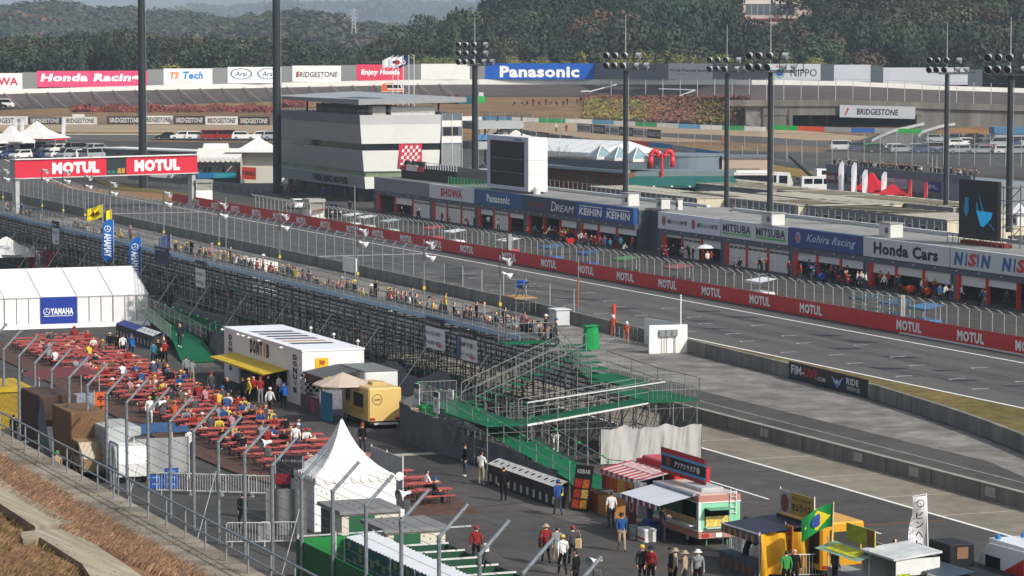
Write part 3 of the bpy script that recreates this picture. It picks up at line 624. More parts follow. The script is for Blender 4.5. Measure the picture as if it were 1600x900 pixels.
# ---------------------------------------------------------------- pit buildings
GREY='#59626b'; DGREY='#424a52'; RED='#c5341f'; SHUT='#cfcfcb'
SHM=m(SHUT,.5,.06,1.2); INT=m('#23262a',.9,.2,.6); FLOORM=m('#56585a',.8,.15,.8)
def pit_building(label,s0,s1,mods,endwall):
    o=thing('pit_building',label,'building',T(s0,37.7)); L=s1-s0
    H=4.75; D=7.2
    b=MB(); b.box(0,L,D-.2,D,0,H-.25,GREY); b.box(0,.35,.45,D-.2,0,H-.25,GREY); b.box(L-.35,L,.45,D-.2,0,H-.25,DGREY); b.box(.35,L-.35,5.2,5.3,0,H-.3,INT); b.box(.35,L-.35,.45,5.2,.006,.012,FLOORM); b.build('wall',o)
    b=MB(); RF=m('#8a8a86',.9,.18,.5,big=.2,bigsc=.1); b.box(-.1,L+.1,.42,D+.2,H-.25,H,RF); b.box(-.1,L+.1,D+.2,D+1.6,H-.35,H-.2,m('#3a3d40',.9)); b.build('roof',o)
    b=MB(); b.box(-.1,L+.1,D+1.6,D+2.1,H-.1,H+.22,m('#c9cbcb',.5,.1,.8)); n=int(L/1.5)
    for k in range(n): b.tube((k*1.5+.5,D+1.85,H+.2),(k*1.5+.5,D+1.85,H+1.15),.025,'#8d9194',4)
    b.tube((0,D+1.85,H+1.15),(L,D+1.85,H+1.15),.025,'#8d9194',4); b.build('gutter_railing',o)
    b=MB(); b.box(0,L,.0,.42,2.32,2.88,m('#4c545c',.6,.06,.6)); b.box(0,L,-.02,0,2.86,2.9,'#2e3338')
    for k in range(int(L/4)): b.box(k*4+2,k*4+2.12,-.16,0,2.62,2.72,'#c9c9c6')
    b.build('fascia_beam',o)
    for x0,x1,col,tx,bays in mods:
        x0-=s0;x1-=s0; W=x1-x0
        sb=MB(); sb.box(x0+.06,x1-.06,-.12,.40,2.9,4.72,m(col,.55,.04,.3)); sb.box(x0,x0+.06,-.13,.4,2.9,4.74,'#3a4046'); sg=sb.build('sign_board',o)
        if tx:
            t=MB(); tx(t,(x0+x1)/2,-.15,3.81,W); t.build('lettering',sg)
        pb=MB(); pb.box(x0-.05,x0+.95,-.05,.42,0,2.32,GREY); pb.box(x0+.15,x0+.5,-.09,-.05,0.2,2.3,DGREY); pb.build('concrete_pier',o)
        a=x0+.95; bw=(x1-a-.05)/3
        rp=MB(); rp.box(a,a+.55,.0,.42,0,2.32,m(RED,.5,.06,.8)); rp.build('red_jamb',o)
        for k,st in enumerate(bays):
            xa=a+(.55 if k==0 else k*bw+.12); xb=a+(k+1)*bw-.0
            if k: rj=MB(); rj.box(a+k*bw-.1,a+k*bw+.12,.02,.42,0,2.32,m(RED,.5,.06,.8)); rj.build('red_jamb',o)
            if st>0:
                z0=2.32-2.30*st; sm=MB(); nz=max(2,int((2.32-z0)/.23))
                for q in range(nz):
                    za=z0+(2.32-z0)*q/nz; zb=z0+(2.32-z0)*(q+1)/nz
                    win=(st>.9 and q==nz-2)
                    sm.box(xa,xb-.1,.20+(.02 if q%2 else 0),.28,za,zb,m('#4a4a44',.3) if win else SHM)
                    if win:
                        for g_ in range(4): sm.box(xa+(xb-xa)*g_/4,xa+(xb-xa)*g_/4+.08,.17,.2,za,zb,SHM)
                sm.build('shutter',o)
    return o
def tshowa(t,x,y,z,W): t.text('SHOWA',(x,y,z),(1,0,0),(0,0,1),1.15,'#b92a28',W*.48,.045)
def tpana(t,x,y,z,W): t.text('Panasonic',(x,y,z),(1,0,0),(0,0,1),.95,'#e6e8ea',W*.47,.03)
def tdream(t,x,y,z,W):
    t.text('HONDA',(x-W*.22,y,z-.05),(1,0,0),(0,0,1),.5,'#8f2330',W*.3,.04); t.text('D',(x+W*.09,y,z),(1,0,0),(0,0,1),1.15,'#dfe2e4',W*.1,.0,.2); t.text('REAM',(x+W*.3,y,z-.12),(1,0,0),(0,0,1),.8,'#dfe2e4',W*.33,.0,.2)
def tkeihin(t,x,y,z,W):
    for q in (-.24,.24):
        t.text('KEIHIN',(x+W*q,y,z-.12),(1,0,0),(0,0,1),.85,'#e6e8ea',W*.4,.035,.08); t.box(x+W*q-W*.19,x+W*q+W*.2,y-.01,y+.02,z+.46,z+.56,'#e6e8ea')
def tsompo(t,x,y,z,W):
    for q in (-.26,.22):
        t.lathe([(.001,0),(.52,0)],'#a51d24',(x+W*q-W*.14,y,z),16,(0,1,0)); t.lathe([(.3,-.01),(.34,-.01)],'#e9d9da',(x+W*q-W*.15,y,z+.05),14,(0,1,0)); t.text('損保ジャパン日本興亜',(x+W*q+W*.08,y,z-.02),(1,0,0),(0,0,1),.5,'#1b1b20',W*.32,.015)
def tmits(t,x,y,z,W):
    for q in (-.25,.25): t.text('MITSUBA',(x+W*q,y,z+.1),(1,0,0),(0,0,1),.85,'#1d2a4f',W*.42,.025); t.box(x+W*q-W*.21,x+W*q+W*.21,y-.01,y+.02,z-.56,z-.4,'#4fae2a')
def tkoh(t,x,y,z,W):
    t.text('R',(x-W*.36,y,z),(1,0,0),(0,0,1),.75,'#c22a2c',None,.06); t.lathe([(.001,.01),(.62,.01)],'#8f9cb8',(x-W*.36,y,z+.05),7,(0,1,0)); t.text('Kohira Racing',(x+W*.08,y,z),(1,0,0),(0,0,1),1.0,'#a9b7d2',W*.66,.02,.4)
def thc(t,x,y,z,W): t.text('Honda Cars',(x,y,z),(1,0,0),(0,0,1),1.15,'#17181b',W*.74,.04)
def tnis(t,x,y,z,W):
    for q in (-.25,.25):
        for s_,dx,c_ in (('N',-.155,'#1d5f9e'),('I',-.075,'#1d5f9e'),('S',-.01,'#c23a30'),('I',.05,'#1d5f9e'),('N',.13,'#1d5f9e')): t.text(s_,(x+W*(q+dx),y,z),(1,0,0),(0,0,1),1.2,c_,W*(.1 if s_!='I' else .025),.05,.2)
pit_building('long grey pit building with blank wall and four sponsor boards',-201,-111,[(-201,-178.5,'#6c747b',None,(0,.4,1)),(-178.5,-161.6,'#c3c5c9',tshowa,(1,1,1)),(-161.6,-144.7,'#17517f',tpana,(.3,1,.25)),(-144.7,-127.9,'#253a4e',tdream,(0,0,.35)),(-127.9,-111,'#1a4a8a',tkeihin,(.3,.35,.3))],0)
pit_building('near pit building with white and blue boards over garages',-104.4,12,[(-104.4,-88.3,'#c9ccd6',tsompo,(.12,1,.35)),(-88.3,-72.3,'#c2c3c5',tmits,(1,1,1)),(-72.3,-56.3,'#253f7c',tkoh,(.35,.3,.35)),(-56.3,-39.5,'#c4c5c8',thc,(.4,.35,.45)),(-39.5,-22.6,'#c3c5c8',tnis,(.4,.3,0)),(-22.6,-5.6,'#a6a8ac',None,(.3,.3,0))],0)
b=MB(); b.box(-3,3,.0,9,0,4.5,m(DGREY,.7,.05,.5,streak=True)); b.box(-3,3,0,9,4.5,4.7,'#8a8a86'); lk=thing('link_block','recessed dark grey block joining the two pit buildings','building',T(-107.7,39.5)); b.build('wall',lk)
# rooftop boxes
for i,(px,py,dx,dy,dz,lab) in enumerate(((1036,326,1.5,1.1,1.1,''),(985,321,2.0,1.4,1.4,''),(1208,351,2.4,1.5,1.2,''),(1392,370,2.3,1.4,1.3,''),(1061,328,.7,.6,1.2,''),(1592,352,1.6,1.4,1,''))):
    p=P(px,py,4.75); o=thing('rooftop_unit','pale rooftop equipment box on the pit roof','equipment',p,YAW,'equipment boxes on the pit roofs'); b=MB(); b.bb(0,0,0,dx,dy,dz,m('#c6c6c0',.6,.1,1),.06); b.box(-dx/2-.1,dx/2+.1,-dy/2-.1,dy/2+.1,dz,dz+.08,'#8c8c88'); b.build('cabinet',o); b=MB(); b.lathe([(.001,0),(.3,0),(.3,.1)],'#55585a',(dx*.2,-dy/2-.08,dz*.5),10,(0,1,0)); b.build('fan_grille',o)
# ---------------------------------------------------------------- pit wall and fences
pw=thing('pit_wall','long red pit wall with white lettering beside the track','wall',T(-233,17.25)); b=MB(); b.box(0,262,0,.32,0,1.33,m('#bf2822',.55,.08,.5,big=.08)); b.box(0,262,.02,.3,1.33,1.36,'#6d2320'); b.box(0,262,-.02,0,0,.06,'#2f2f31'); b.build('barrier',pw)
def on_line(px,v,z):
    lo,hi=-700.0,120.0
    for _ in range(50):
        s=(lo+hi)/2; p=T(s,v); q=800+p.x/p.y*FPX
        if q<px: lo=s
        else: hi=s
    return s
lt=MB(); lt.text('MOTUL',(0,0,0),(1,0,0),(0,0,1),.82,'#e4e2e0',4.1,.05); l0=lt.build('lettering',pw); first=True
for px in (305,336,367,400,433,470,508,549,590,634,680,729,795,857,915,977,1043,1112,1188,1268,1422,1519,1612):
    s=on_line(px,17.2,.7); l=l0 if first else dup(l0); l.parent=pw; l.location=(s+233,-.03,.70); first=False
for i,(a,b_) in enumerate(((525,605),(632,690),(1408,1432),(1432,1505),(1505,1612))):
    s0,s1=on_line(a,17.2,0),on_line(b_,17.2,0); b=MB(); b.box(s0+233,s1+233,-.10,-.05,.02,.14,'#cfcfcb'); b.build('kick_board',pw)
FPOST=m('#9a9c98',.45,.12,2,metal=.35); WIRE=m('#85888a',.5,.1,2,metal=.3)
def netmat(a,col='#8a8d90'): return m(col,.6,.1,3,alpha=a)
def catch_fence(name,label,s0,s1,vf,z0,hp,step,armv,armz,cables,base=None,net=.10,skip=None,rad=.045):
    n=int((s1-s0)/step); v0=vf(s0); o=thing(name,label,'fence',T(s0,v0,z0))
    def loc(s,dv=0,z=0): return Vector((s-s0,vf(s)-v0+dv,z))
    ps=[s0+k*step for k in range(n+1) if not(skip and skip[0]<s0+k*step<skip[1])]
    pm=MB(); pm.tube((0,0,0),(0,0,hp),rad,FPOST,5); pm.tube((0,0,hp),(0,armv,hp+armz),rad*.9,FPOST,5); proto=None
    rest=MB()
    for i,s in enumerate(reversed(ps)):
        q=loc(s)
        if i<100:
            if proto is None: proto=pm.build('post',o); c=proto
            else: c=proto.copy(); C.objects.link(c)
            c.location=q
        else: rest.tube(q,q+Vector((0,0,hp)),rad,FPOST,4); rest.tube(q+Vector((0,0,hp)),q+Vector((0,armv,hp+armz)),rad*.9,FPOST,4)
    if rest.V: tag(rest.build('far_post',o),None,None,None,'stuff')
    cb=MB(); step2=max(1,len(ps)//40); pk=ps[::step2]+[ps[-1]]
    for z in cables:
        for a,b in zip(pk,pk[1:]):
            if skip and a<skip[0]<b: continue
            dz=max(0,z-hp); cb.tube(loc(a,armv*dz/armz if dz else 0,z),loc(b,armv*dz/armz if dz else 0,z),.014,WIRE,3,cap=False)
    if cb.V: cb.build('cable',o)
    if net:
        nm=MB(); mt=netmat(net)
        for a,b in zip(pk,pk[1:]):
            if skip and a<skip[0]<b: continue
            nm.add([loc(a),loc(b),loc(b,0,hp),loc(a,0,hp),loc(b,armv,hp+armz),loc(a,armv,hp+armz)],[(0,1,2,3),(3,2,4,5)],mt)
        nm.build('netting',o)
    return o
catch_fence('catch_fence','tall mesh fence of bent posts on the red pit wall',-192,28,lambda s:17.75,0,2.75,1.75,-.62,.38,(2.0,2.75,3.12),net=.09)
# wide bolted panels in the fence
for px0,px1 in ((752,795),(1335,1410)):
    s0,s1=on_line(px0,17.9,1),on_line(px1,17.9,1); o=thing('fence_gate','grey barred gate panel set in the pit wall fence, '+('nearer' if px0>1000 else 'farther')+' one','gate',T(s0,17.95)); b=MB(); L=s1-s0
    for k in range(6): b.tube((0,0,.9+k*.36),(L,0,.9+k*.36),.05,FPOST,4)
    for k in range(5): b.tube((L*k/4,0,0),(L*k/4,0,2.8),.06,FPOST,4)
    b.box(L-.25,L+.25,-.2,.2,0,3.0,FPOST); b.build('bars',o)
tw=thing('concrete_wall','long low stained concrete wall between track and apron','wall',T(-330,wv(-330))); b=MB(); ss=list(range(-330,96,6)); b.grid(lambda u,v:(0,0,0),1,1,CW) if 0 else None
for a,c in zip(ss,ss[1:]):
    if a>=-6 and a<-2: pass
    y0=wv(a)-wv(-330);y1=wv(c)-wv(-330); xa=a+330;xc=c+330
    b.add([(xa,y0,0),(xc,y1,0),(xc,y1,1),(xa,y0,1),(xc,y1+.3,1),(xa,y0+.3,1),(xa,y0+.3,0),(xc,y1+.3,0)],[(0,1,2,3),(3,2,4,5),(6,5,4,7)],CW)
    b.add([(xa+.02,y0-.012,0),(xa+.1,y0-.012,0),(xa+.1,y0-.012,1),(xa+.02,y0-.012,1)],[(0,1,2,3)],'#4d4b47')
b.build('wall',tw)
catch_fence('catch_fence','fence of bent posts along the far part of the stand side wall',-330,-66,lambda s:wv(s)+.15,1.0,2.6,3.05,.42,.42,(.9,1.8,2.6,3.0),net=.22)
# plain posts, cables and kit on the near part of the wall
o=thing('cable_fence','thin posts with sagging cables on the concrete wall','fence',T(-62,wv(-62),1.0)); b=MB()
for s in (-62,-57,-52,-46.5,-41,-35,-29):
    q=Vector((s+62,wv(s)-wv(-62)+.15,0)); b=MB(); b.tube(q,q+Vector((0,0,1.9)),.045,FPOST,4); b.build('post',o)
b=MB()
for z in (1.85,): b.path([Vector((s+62,wv(s)-wv(-62)+.15,z)) for s in (-62,-57)],.03,WIRE,4)
b.add([(0,0.15,.2),(5,.1,.2),(5,.1,1.85),(0,.15,1.85)],[(0,1,2,3)],netmat(.35,'#4a4d50')); b.build('net',o)
# second low wall
o=thing('low_wall','second low dark concrete wall beside the tan strip','wall',T(20,-22.3)); b=MB(); b.box(0,100,0,.32,0,.80,CW); b.box(0,100,-.02,.34,.80,.84,m('#8b8982',.9,.2,1))
for k in range(0,100,5): b.box(k,k+.06,-.015,0,0,.8,'#47463f')
for k in (24.6,36.3,42.6,50.6): b.box(k,k+1.0,-.012,0,.2,.7,m('#a3a19a',.9,.15,2))
b.build('wall',o)
# board on the wall
s0,s1=on_line(1236,-5.9,.5),on_line(1354,-6.9,.5)
a=T(s0,wv(s0)-.06);c=T(s1,wv(s1)-.06); d=c-a; L=d.length; o=thing('advertising_board','black board with winged emblem on the low concrete wall','board',(a+c)/2,math.atan2(d.y,d.x)); b=MB(); b.box(-L/2,L/2,-.05,0,.02,1.22,m('#17191c',.5,.06,1)); b.build('board',o)
t=MB(); Xv=(1,0,0);Zv=(0,0,1)
t.text('FIM-',(-L*.375,-.08,.72),Xv,Zv,.62,'#d3d5d8',L*.165,.02); t.text('LIVE',(-L*.205,-.08,.72),Xv,Zv,.62,'#b02a24',L*.17,.05); t.text('.COM',(-L*.07,-.08,.5),Xv,Zv,.28,'#d3d5d8',L*.1,.02); t.text('RIDE',(L*.32,-.08,.82),Xv,Zv,.42,'#d3d5d8',L*.15,.02); t.text('WITH US!',(L*.33,-.08,.36),Xv,Zv,.28,'#d3d5d8',L*.16,.01)
for sx in (-1,1):
    for k in range(3): t.poly([(L*.13+sx*.15,-.08,.62-k*.12),(L*.13+sx*(.85-k*.15),-.08,.95-k*.16),(L*.13+sx*(.8-k*.15),-.08,.82-k*.16),(L*.13+sx*.15,-.08,.5-k*.12)],'#9fb4d2')
t.prism([],0,0,'#000000') if 0 else None
t.poly([(L*.13-.25,-.09,.8),(L*.13-.28,-.09,.4),(L*.13,-.09,.12),(L*.13+.28,-.09,.4),(L*.13+.25,-.09,.8)],'#5d83b8'); t.poly([(L*.13-.15,-.1,.7),(L*.13-.15,-.1,.5),(L*.13+.15,-.1,.5),(L*.13+.15,-.1,.7)],'#dde2ea'); t.build('lettering',o)
# white corner block beside the track
o=thing('white_corner_block','white walled corner block with grey switch boxes beside the track','wall',P(980,553)+Vector((0,0,0)),R(3)); b=MB(); Wm=m('#dcdbd6',.6,.05,.6,big=.05)
b.box(-5.5,5.5,0,.3,0,2.0,Wm) if 0 else None
hw=2.75; x0=-.0
pL=P(863,553);pR=P(1074,551); d=(pR-pL); L=d.length; o.location=pL; o.rotation_euler=(0,0,math.atan2(d.y,d.x))
pL2=P(1011,553)
d=(pR-P(1014.5,553)); L=d.length; o.location=P(1014.5,553); o.rotation_euler=(0,0,math.atan2(d.y,d.x))
b.box(0,L,0,.25,0,2.12,Wm); b.box(-.25,0,-.02,.02,0,.0,Wm) if 0 else None
iw=Matrix.Rotation(-o.rotation_euler.z,3,'Z'); e=iw@(T(-11.0,-5.0)-o.location); b.add([(L,.25,0),(L,.25,2.12),(e.x,e.y,2.0),(e.x,e.y,0),(L-.1,.55,0),(L-.1,.55,2.12),(e.x-.1,e.y+.3,2.0),(e.x-.1,e.y+.3,0)],[(0,1,2,3),(7,6,5,4),(1,5,6,2),(3,2,6,7)],Wm)
b.build('wall',o); b=MB()
for k in range(3): b.bb(L*.28+k*.50+.12,-.1,1.28,.46,.2,.5,'#767b7e',.02)
b.build('switch_box',o); b=MB()
for k in (.2,.42,.62,1.2,1.3): b.tube((L*.25+k,-.04,0),(L*.25+k,-.04,1.3),.02,'#8d8f8e',4)
b.build('conduit',o); b=MB(); b.tube((L-.35,.5,0),(L-.35,.5,4.2),.05,'#d9d9d4',6); b.lathe([(.001,0),(.08,.02),(.08,.1),(.001,.14)],'#d9d9d4',(L-.35,.5,4.2),8); b.build('pole',o)
# ---------------------------------------------------------------- control tower
CLAD_SHADE=m('#85898c',.5,.05,.25,metal=.1); TW=m('#d3d3ce',.5,.04,.4); GLS=m('#1c2226',.15,.1,.4); GLG=m('#6d7d66',.2,.2,.5)  # first grey: shaded copy of the white cladding, for the track side
c0=P(562,180,12.8); o=thing('control_tower','grey and white tiered race control tower with flat canopy roof','building',(c0.x,c0.y,0),YAW)
D=43.0; Wd=12.6
# local: corner at origin, building runs to -x (away) and +y
def tier(b,z0,z1,i0,i1,mt1,mt2):
    """slanted band, inset i0 at the bottom and i1 at the top"""
    V=[(-D,i0,z0),(-i0,i0,z0),(-i0,Wd-0,z0),(-D,Wd,z0),(-D,i1,z1),(-i1,i1,z1),(-i1,Wd,z1),(-D,Wd,z1)]
    b.add(V,[(0,1,5,4)],mt1); b.add(V,[(1,2,6,5)],mt2); b.add(V,[(2,3,7,6),(3,0,4,7),(4,5,6,7),(3,2,1,0)],mt2)
b=MB(); tier(b,8.6,11.4,-.0+.45,.12,CLAD_SHADE,TW); tier(b,11.4,12.8,.12,0,m('#5d6267',.5,.05,.3),m('#b4b5b3',.5,.04,.4)); tier(b,4.55,7.6,.95,.55,CLAD_SHADE,TW); tier(b,2.0,3.75,1.25,1.05,CLAD_SHADE,TW); b.build('cladding',o)  # track faces take greyer colours than right faces, shade painted in
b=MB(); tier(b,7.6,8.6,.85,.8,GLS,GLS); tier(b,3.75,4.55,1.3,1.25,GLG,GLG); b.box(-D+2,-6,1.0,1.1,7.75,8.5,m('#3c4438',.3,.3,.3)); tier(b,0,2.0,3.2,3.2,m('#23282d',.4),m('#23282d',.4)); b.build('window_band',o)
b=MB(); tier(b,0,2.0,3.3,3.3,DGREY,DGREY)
for q in range(6): b.box(-6-q*7,-5.4-q*7,1.8,2.4,0,2.0,DGREY)
b.build('ground_floor_wall',o)
b=MB(); b.add([(-D+1,-.5,14.6),(1.0,-.5,14.3),(1.0,Wd+3.6,14.6),(-D+6,Wd-1,15.2)],[(3,2,1,0)],m('#8d8f90',.5,.05,.4)); b.add([(-D+1,-.5,15.0),(1.0,-.5,15.1),(1.0,Wd+3.6,15.3),(-D+6,Wd-1,15.7)],[(0,1,2,3)],m('#a2a4a5',.4,.05,.3,metal=.3)); b.add([(-D+1,-.5,14.6),(1.0,-.5,14.3),(1.0,-.5,15.1),(-D+1,-.5,15.0)],[(0,1,2,3)],m('#75787a',.5)); b.add([(1,-.5,14.3),(1,Wd+3.6,14.6),(1,Wd+3.6,15.3),(1,-.5,15.1)],[(0,1,2,3)],m('#8d8f90',.5)); b.add([(-14,1,15.09),(-4,1,15.11),(-3,5,15.21),(-16,5,15.22)],[(0,1,2,3)],m('#4b4f52',.5)); b.build('canopy_roof',o)
b=MB(); b.box(-30,-2.5,3,9,12.8,14.0,m('#3d4144',.6,.1,.5)); b.box(-2.4,-.6,2.2,4.2,12.8,14.1,m('#a9a7a0',.6)); b.box(-2.2,-.5,5,11.8,12.8,14.0,m('#bdbcb8',.6))
for q in (-28,-20,-11,-1.2): b.tube((q,.9,12.8),(q,.9,14.6),.16,'#3c4043',6)
b.tube((-.6,12.4,12.8),(-.6,12.4,14.5),.18,'#3c4043',6); b.tube((-.6,8,12.8),(-.6,8,14.5),.1,'#3c4043',6)
for q in range(24): b.tube((-D+q*1.8,.3,12.8),(-D+q*1.8,.3,13.5),.04,'#777b7e',3)
b.tube((-D,.3,13.5),(0,.3,13.5),.04,'#777b7e',3); b.tube((-.2,0,13.4),(-.2,Wd,13.4),.04,'#777b7e',3); b.build('roof_deck',o)
t=MB(); ud=Vector((0,-.11,1)).normalized(); t.text('TWIN RING MOTEGI',(-17.6,1.08,2.85),(1,0,0),ud,1.05,'#0b0c0d',17.0,.05); t.lathe([(.30,0),(.52,0)],'#3f9aa0',(-27.5,1.1,2.9),12,(0,1,0)); t.build('lettering',o)
b=MB()
for q in range(1,4): b.box(-.5+.02,-.44,Wd*q/4,Wd*q/4+.04,8.7,12.7,'#9c9c98')
b.box(-.38,-.3,.1,Wd,9.95,10.0,'#a9a9a4'); b.build('panel_joint',o)
b=MB(); b.box(-.75,-.55,6.2,9.8,5.1,8.6,m('#b02536',.6)); b.build('checkered_banner',o)
t=MB()
for i in range(7):
    for j in range(6):
        if (i+j)%2==0: t.add([(-.52,6.4+i*.42+j*.06,5.3+j*.5),(-.52,6.78+i*.42+j*.06,5.34+j*.5),(-.52,6.84+i*.42+j*.06,5.78+j*.5),(-.52,6.46+i*.42+j*.06,5.74+j*.5)],[(0,1,2,3)],'#d9d6d4')
t.build('checks',bpy.data.objects['checkered_banner'])
# side block and stair tower to its right
o2=thing('tower_annex','lower grey and white glazed block beside the control tower','building',T(*SV(c0+NV*12.8)),YAW); b=MB(); b.box(-9,-.4,0,3.2,0,13.0,m('#5d656c',.6,.05,.5)); b.box(-.4,-.35,0,3.2,11.0,11.9,TW); b.box(-.4,-.35,0,3.2,8.6,9.6,TW); b.box(-.4,-.36,.3,2.6,9.7,10.9,GLS); b.box(-.4,-.36,.1,3.0,5.2,8.4,m('#7a7f80',.4)); b.build('wall',o2); b=MB()
for q in (0,1.6,3.15): b.box(-.34,-.28,q,q+.06,0,13,'#c9cac8')
b.build('mullion',o2)
o3=thing('stair_tower','grey open steel stair tower behind the lamp mast','stairs',T(*SV(c0+NV*17.6)),YAW); b=MB(); SG=m('#9da0a0',.6,.1,.6)
for z in (3.6,7.6,10.6): b.box(-6,0,0,8,z,z+1.15,SG)
for z in (1.7,5.6,9.2): b.add([(-.2,.6,z-1.6),(-.2,6,z+1.4),(-.2,6,z+1.9),(-.2,.6,z-1.1),(-1.6,.6,z-1.6),(-1.6,6,z+1.4),(-1.6,6,z+1.9),(-1.6,.6,z-1.1)],[(0,1,2,3),(3,2,6,7),(1,5,6,2),(4,7,6,5)],m('#3c4043',.7))
b.box(-1,-.1,.5,5,9,9.8,'#3b7aa8') ; b.build('landing',o3); b=MB()
for x in (-5.5,-.2):
    for y in (.2,4,7.8): b.tube((x,y,0),(x,y,12.6),.14,'#4b5054',5)
for y0 in (.2,4): b.tube((-.1,y0,8),(-.1,y0+3.8,12),.09,'#4b5054',4); b.tube((-.1,y0+3.8,3),(-.1,y0,7),.09,'#4b5054',4)
b.tube((-.2,.2,12.5),(-.2,7.8,12.5),.1,'#4b5054',4); b.build('steel_frame',o3)
# podium terrace in front of the tower, on the pit roof
s0,_=S(612,300,4.75); o=thing('roof_terrace','dark screened terrace with red boards on the pit roof end','terrace',T(-196.5,39.5,4.75)); b=MB(); b.box(0,22,.5,6.5,0,1.6,m('#1d1f22',.7,.1,.5)); b.build('screen_wall',o); b=MB()
b.box(0,2.6,.3,.45,1.1,1.75,'#b22a2c'); b.box(2.6,7,.3,.45,1.1,1.9,'#c9bfc2'); b.box(7,9.5,.3,.45,1.1,1.75,'#b22a2c'); b.build('banner',o); b=MB()
for x in (0.6,3.4,5.8,7): b.bb(x,1.2,1.6,.9,.7,.8,'#151618',.1)
b.build('loudspeaker',o); b=MB()
for k in range(13): b.tube((9.5+k,.6,1.6),(9.5+k,.6,2.4),.04,'#cfd0ce',4)
b.tube((9.5,.6,2.4),(22,.6,2.4),.05,'#cfd0ce',4); b.tube((9.5,.6,2.0),(22,.6,2.0),.04,'#cfd0ce',4); b.build('railing',o)
o=thing('green_fence','low green mesh fence on the pit roof edge','fence',T(-175,39.0,4.75)); b=MB()
for k in range(16): b.tube((k*1.2,0,0),(k*1.2,0,1.0),.035,'#2f9a5a',4)
b.tube((0,0,1),(18,0,1),.035,'#2f9a5a',4); b.add([(0,0,0),(18,0,0),(18,0,1),(0,0,1)],[(0,1,2,3)],netmat(.45,'#2f9a5a')); b.build('panel',o)
# ---------------------------------------------------------------- screens
c1=P(826,300,5.0); s1,v1=SV(c1)
o=thing('video_screen','large white framed dark video screen on the pit roof','screen',T(s1,v1,4.75)); W=15.0
W=s1-on_line(762,v1,5)
b=MB(); FR=m('#b4b9c4',.5,.03,.4); b.box(-W,0,.02,2.5,.25,6.9,m('#d9d9d6',.5,.03,.5)); b.box(-W,0,-.06,.02,6.3,6.9,FR); b.box(-W,0,-.06,.02,.25,.75,FR); b.box(-W,-W+1.0,-.06,.02,.75,6.3,FR); b.box(-1.3,0,-.06,.02,.75,6.3,FR); b.build('housing',o); b=MB(); b.box(-W+1.0,-1.3,-.03,.02,.75,6.3,m('#08090a',.7,.1,.5)); b.build('display',o)
b=MB()
for z in (2.4,4.1): b.box(-W,.005,-.065,2.51,z,z+.04,'#8b8f94')
for y in (.8,1.65): b.box(0,.012,y,y+.03,.25,6.9,'#b4b5b4')
b.build('panel_joint',o); t=MB(); t.text('Panasonic',(-3.4,-.09,6.6),(1,0,0),(0,0,1),.32,'#2a4a8c',2.6,.02); t.build('lettering',o); b=MB(); b.box(-W+.5,-.5,.3,2.2,0,.25,'#6d7175'); b.bb(.7,.8,.0,.8,.8,.9,'#cfcfca',.2); b.build('base',o)
c1=P(1558,375,5.4); s1,v1=SV(c1); o=thing('led_screen','black LED screen with cyan picture on scaffold near right edge','screen',T(s1,v1,4.75)); W=s1-on_line(1499,v1,5.4)
b=MB(); b.box(-W,0,0,.35,.5,5.9,m('#08090b',.5,.05,.5)); b.build('display',o)
t=MB(); cy=m('#1585b5',.5,.3,3,emit=.45); cy2=m('#0d5f88',.5,.3,3,emit=.3)
def pic(pts,mt,q=-.03): t.poly([(-W+W*(x-1499)/59,q,.5+5.4*(372-y)/86) for x,y in pts],mt)
pic([(1509,312),(1514,312),(1515,330),(1511,342),(1507,332)],cy2); pic([(1526,330),(1551,331),(1549,340),(1538,353),(1533,352)],cy); pic([(1530,308),(1531,308),(1538,330),(1535,331)],cy2); pic([(1526,318),(1528,318),(1530,331),(1527,331)],cy2); pic([(1543,346),(1545,345),(1555,356),(1554,357)],cy2); t.build('picture',o)
b=MB()
for x in (-W,-W/2,0,1.5,3):
    for y in (.6,2.4): b.tube((x,y,0),(x,y,5.6),.05,'#4b4e50',4)
for z in (.6,1.8,3,4.2,5.4):
    b.tube((-W,.6,z),(3,.6,z),.04,'#4b4e50',4); b.tube((0,.6,z),(0,2.4,z),.04,'#4b4e50',4); b.tube((0,2.4,z),(3,2.4,z),.04,'#4b4e50',4)
for z in (0,1.8,3.6): b.tube((0,.6,z),(3,.6,z+1.8),.04,'#4b4e50',4)
for x in range(-8,4): b.tube((x,-.6,0),(x,-.6,.9),.035,'#3c3e40',4)
b.tube((-8,-.6,.9),(3,-.6,.9),.035,'#3c3e40',4); b.build('scaffold',o); b=MB(); b.box(-W+1,2,-.4,.4,.02,.35,m('#7c3322',.8,.3,2)); b.build('ballast',o)
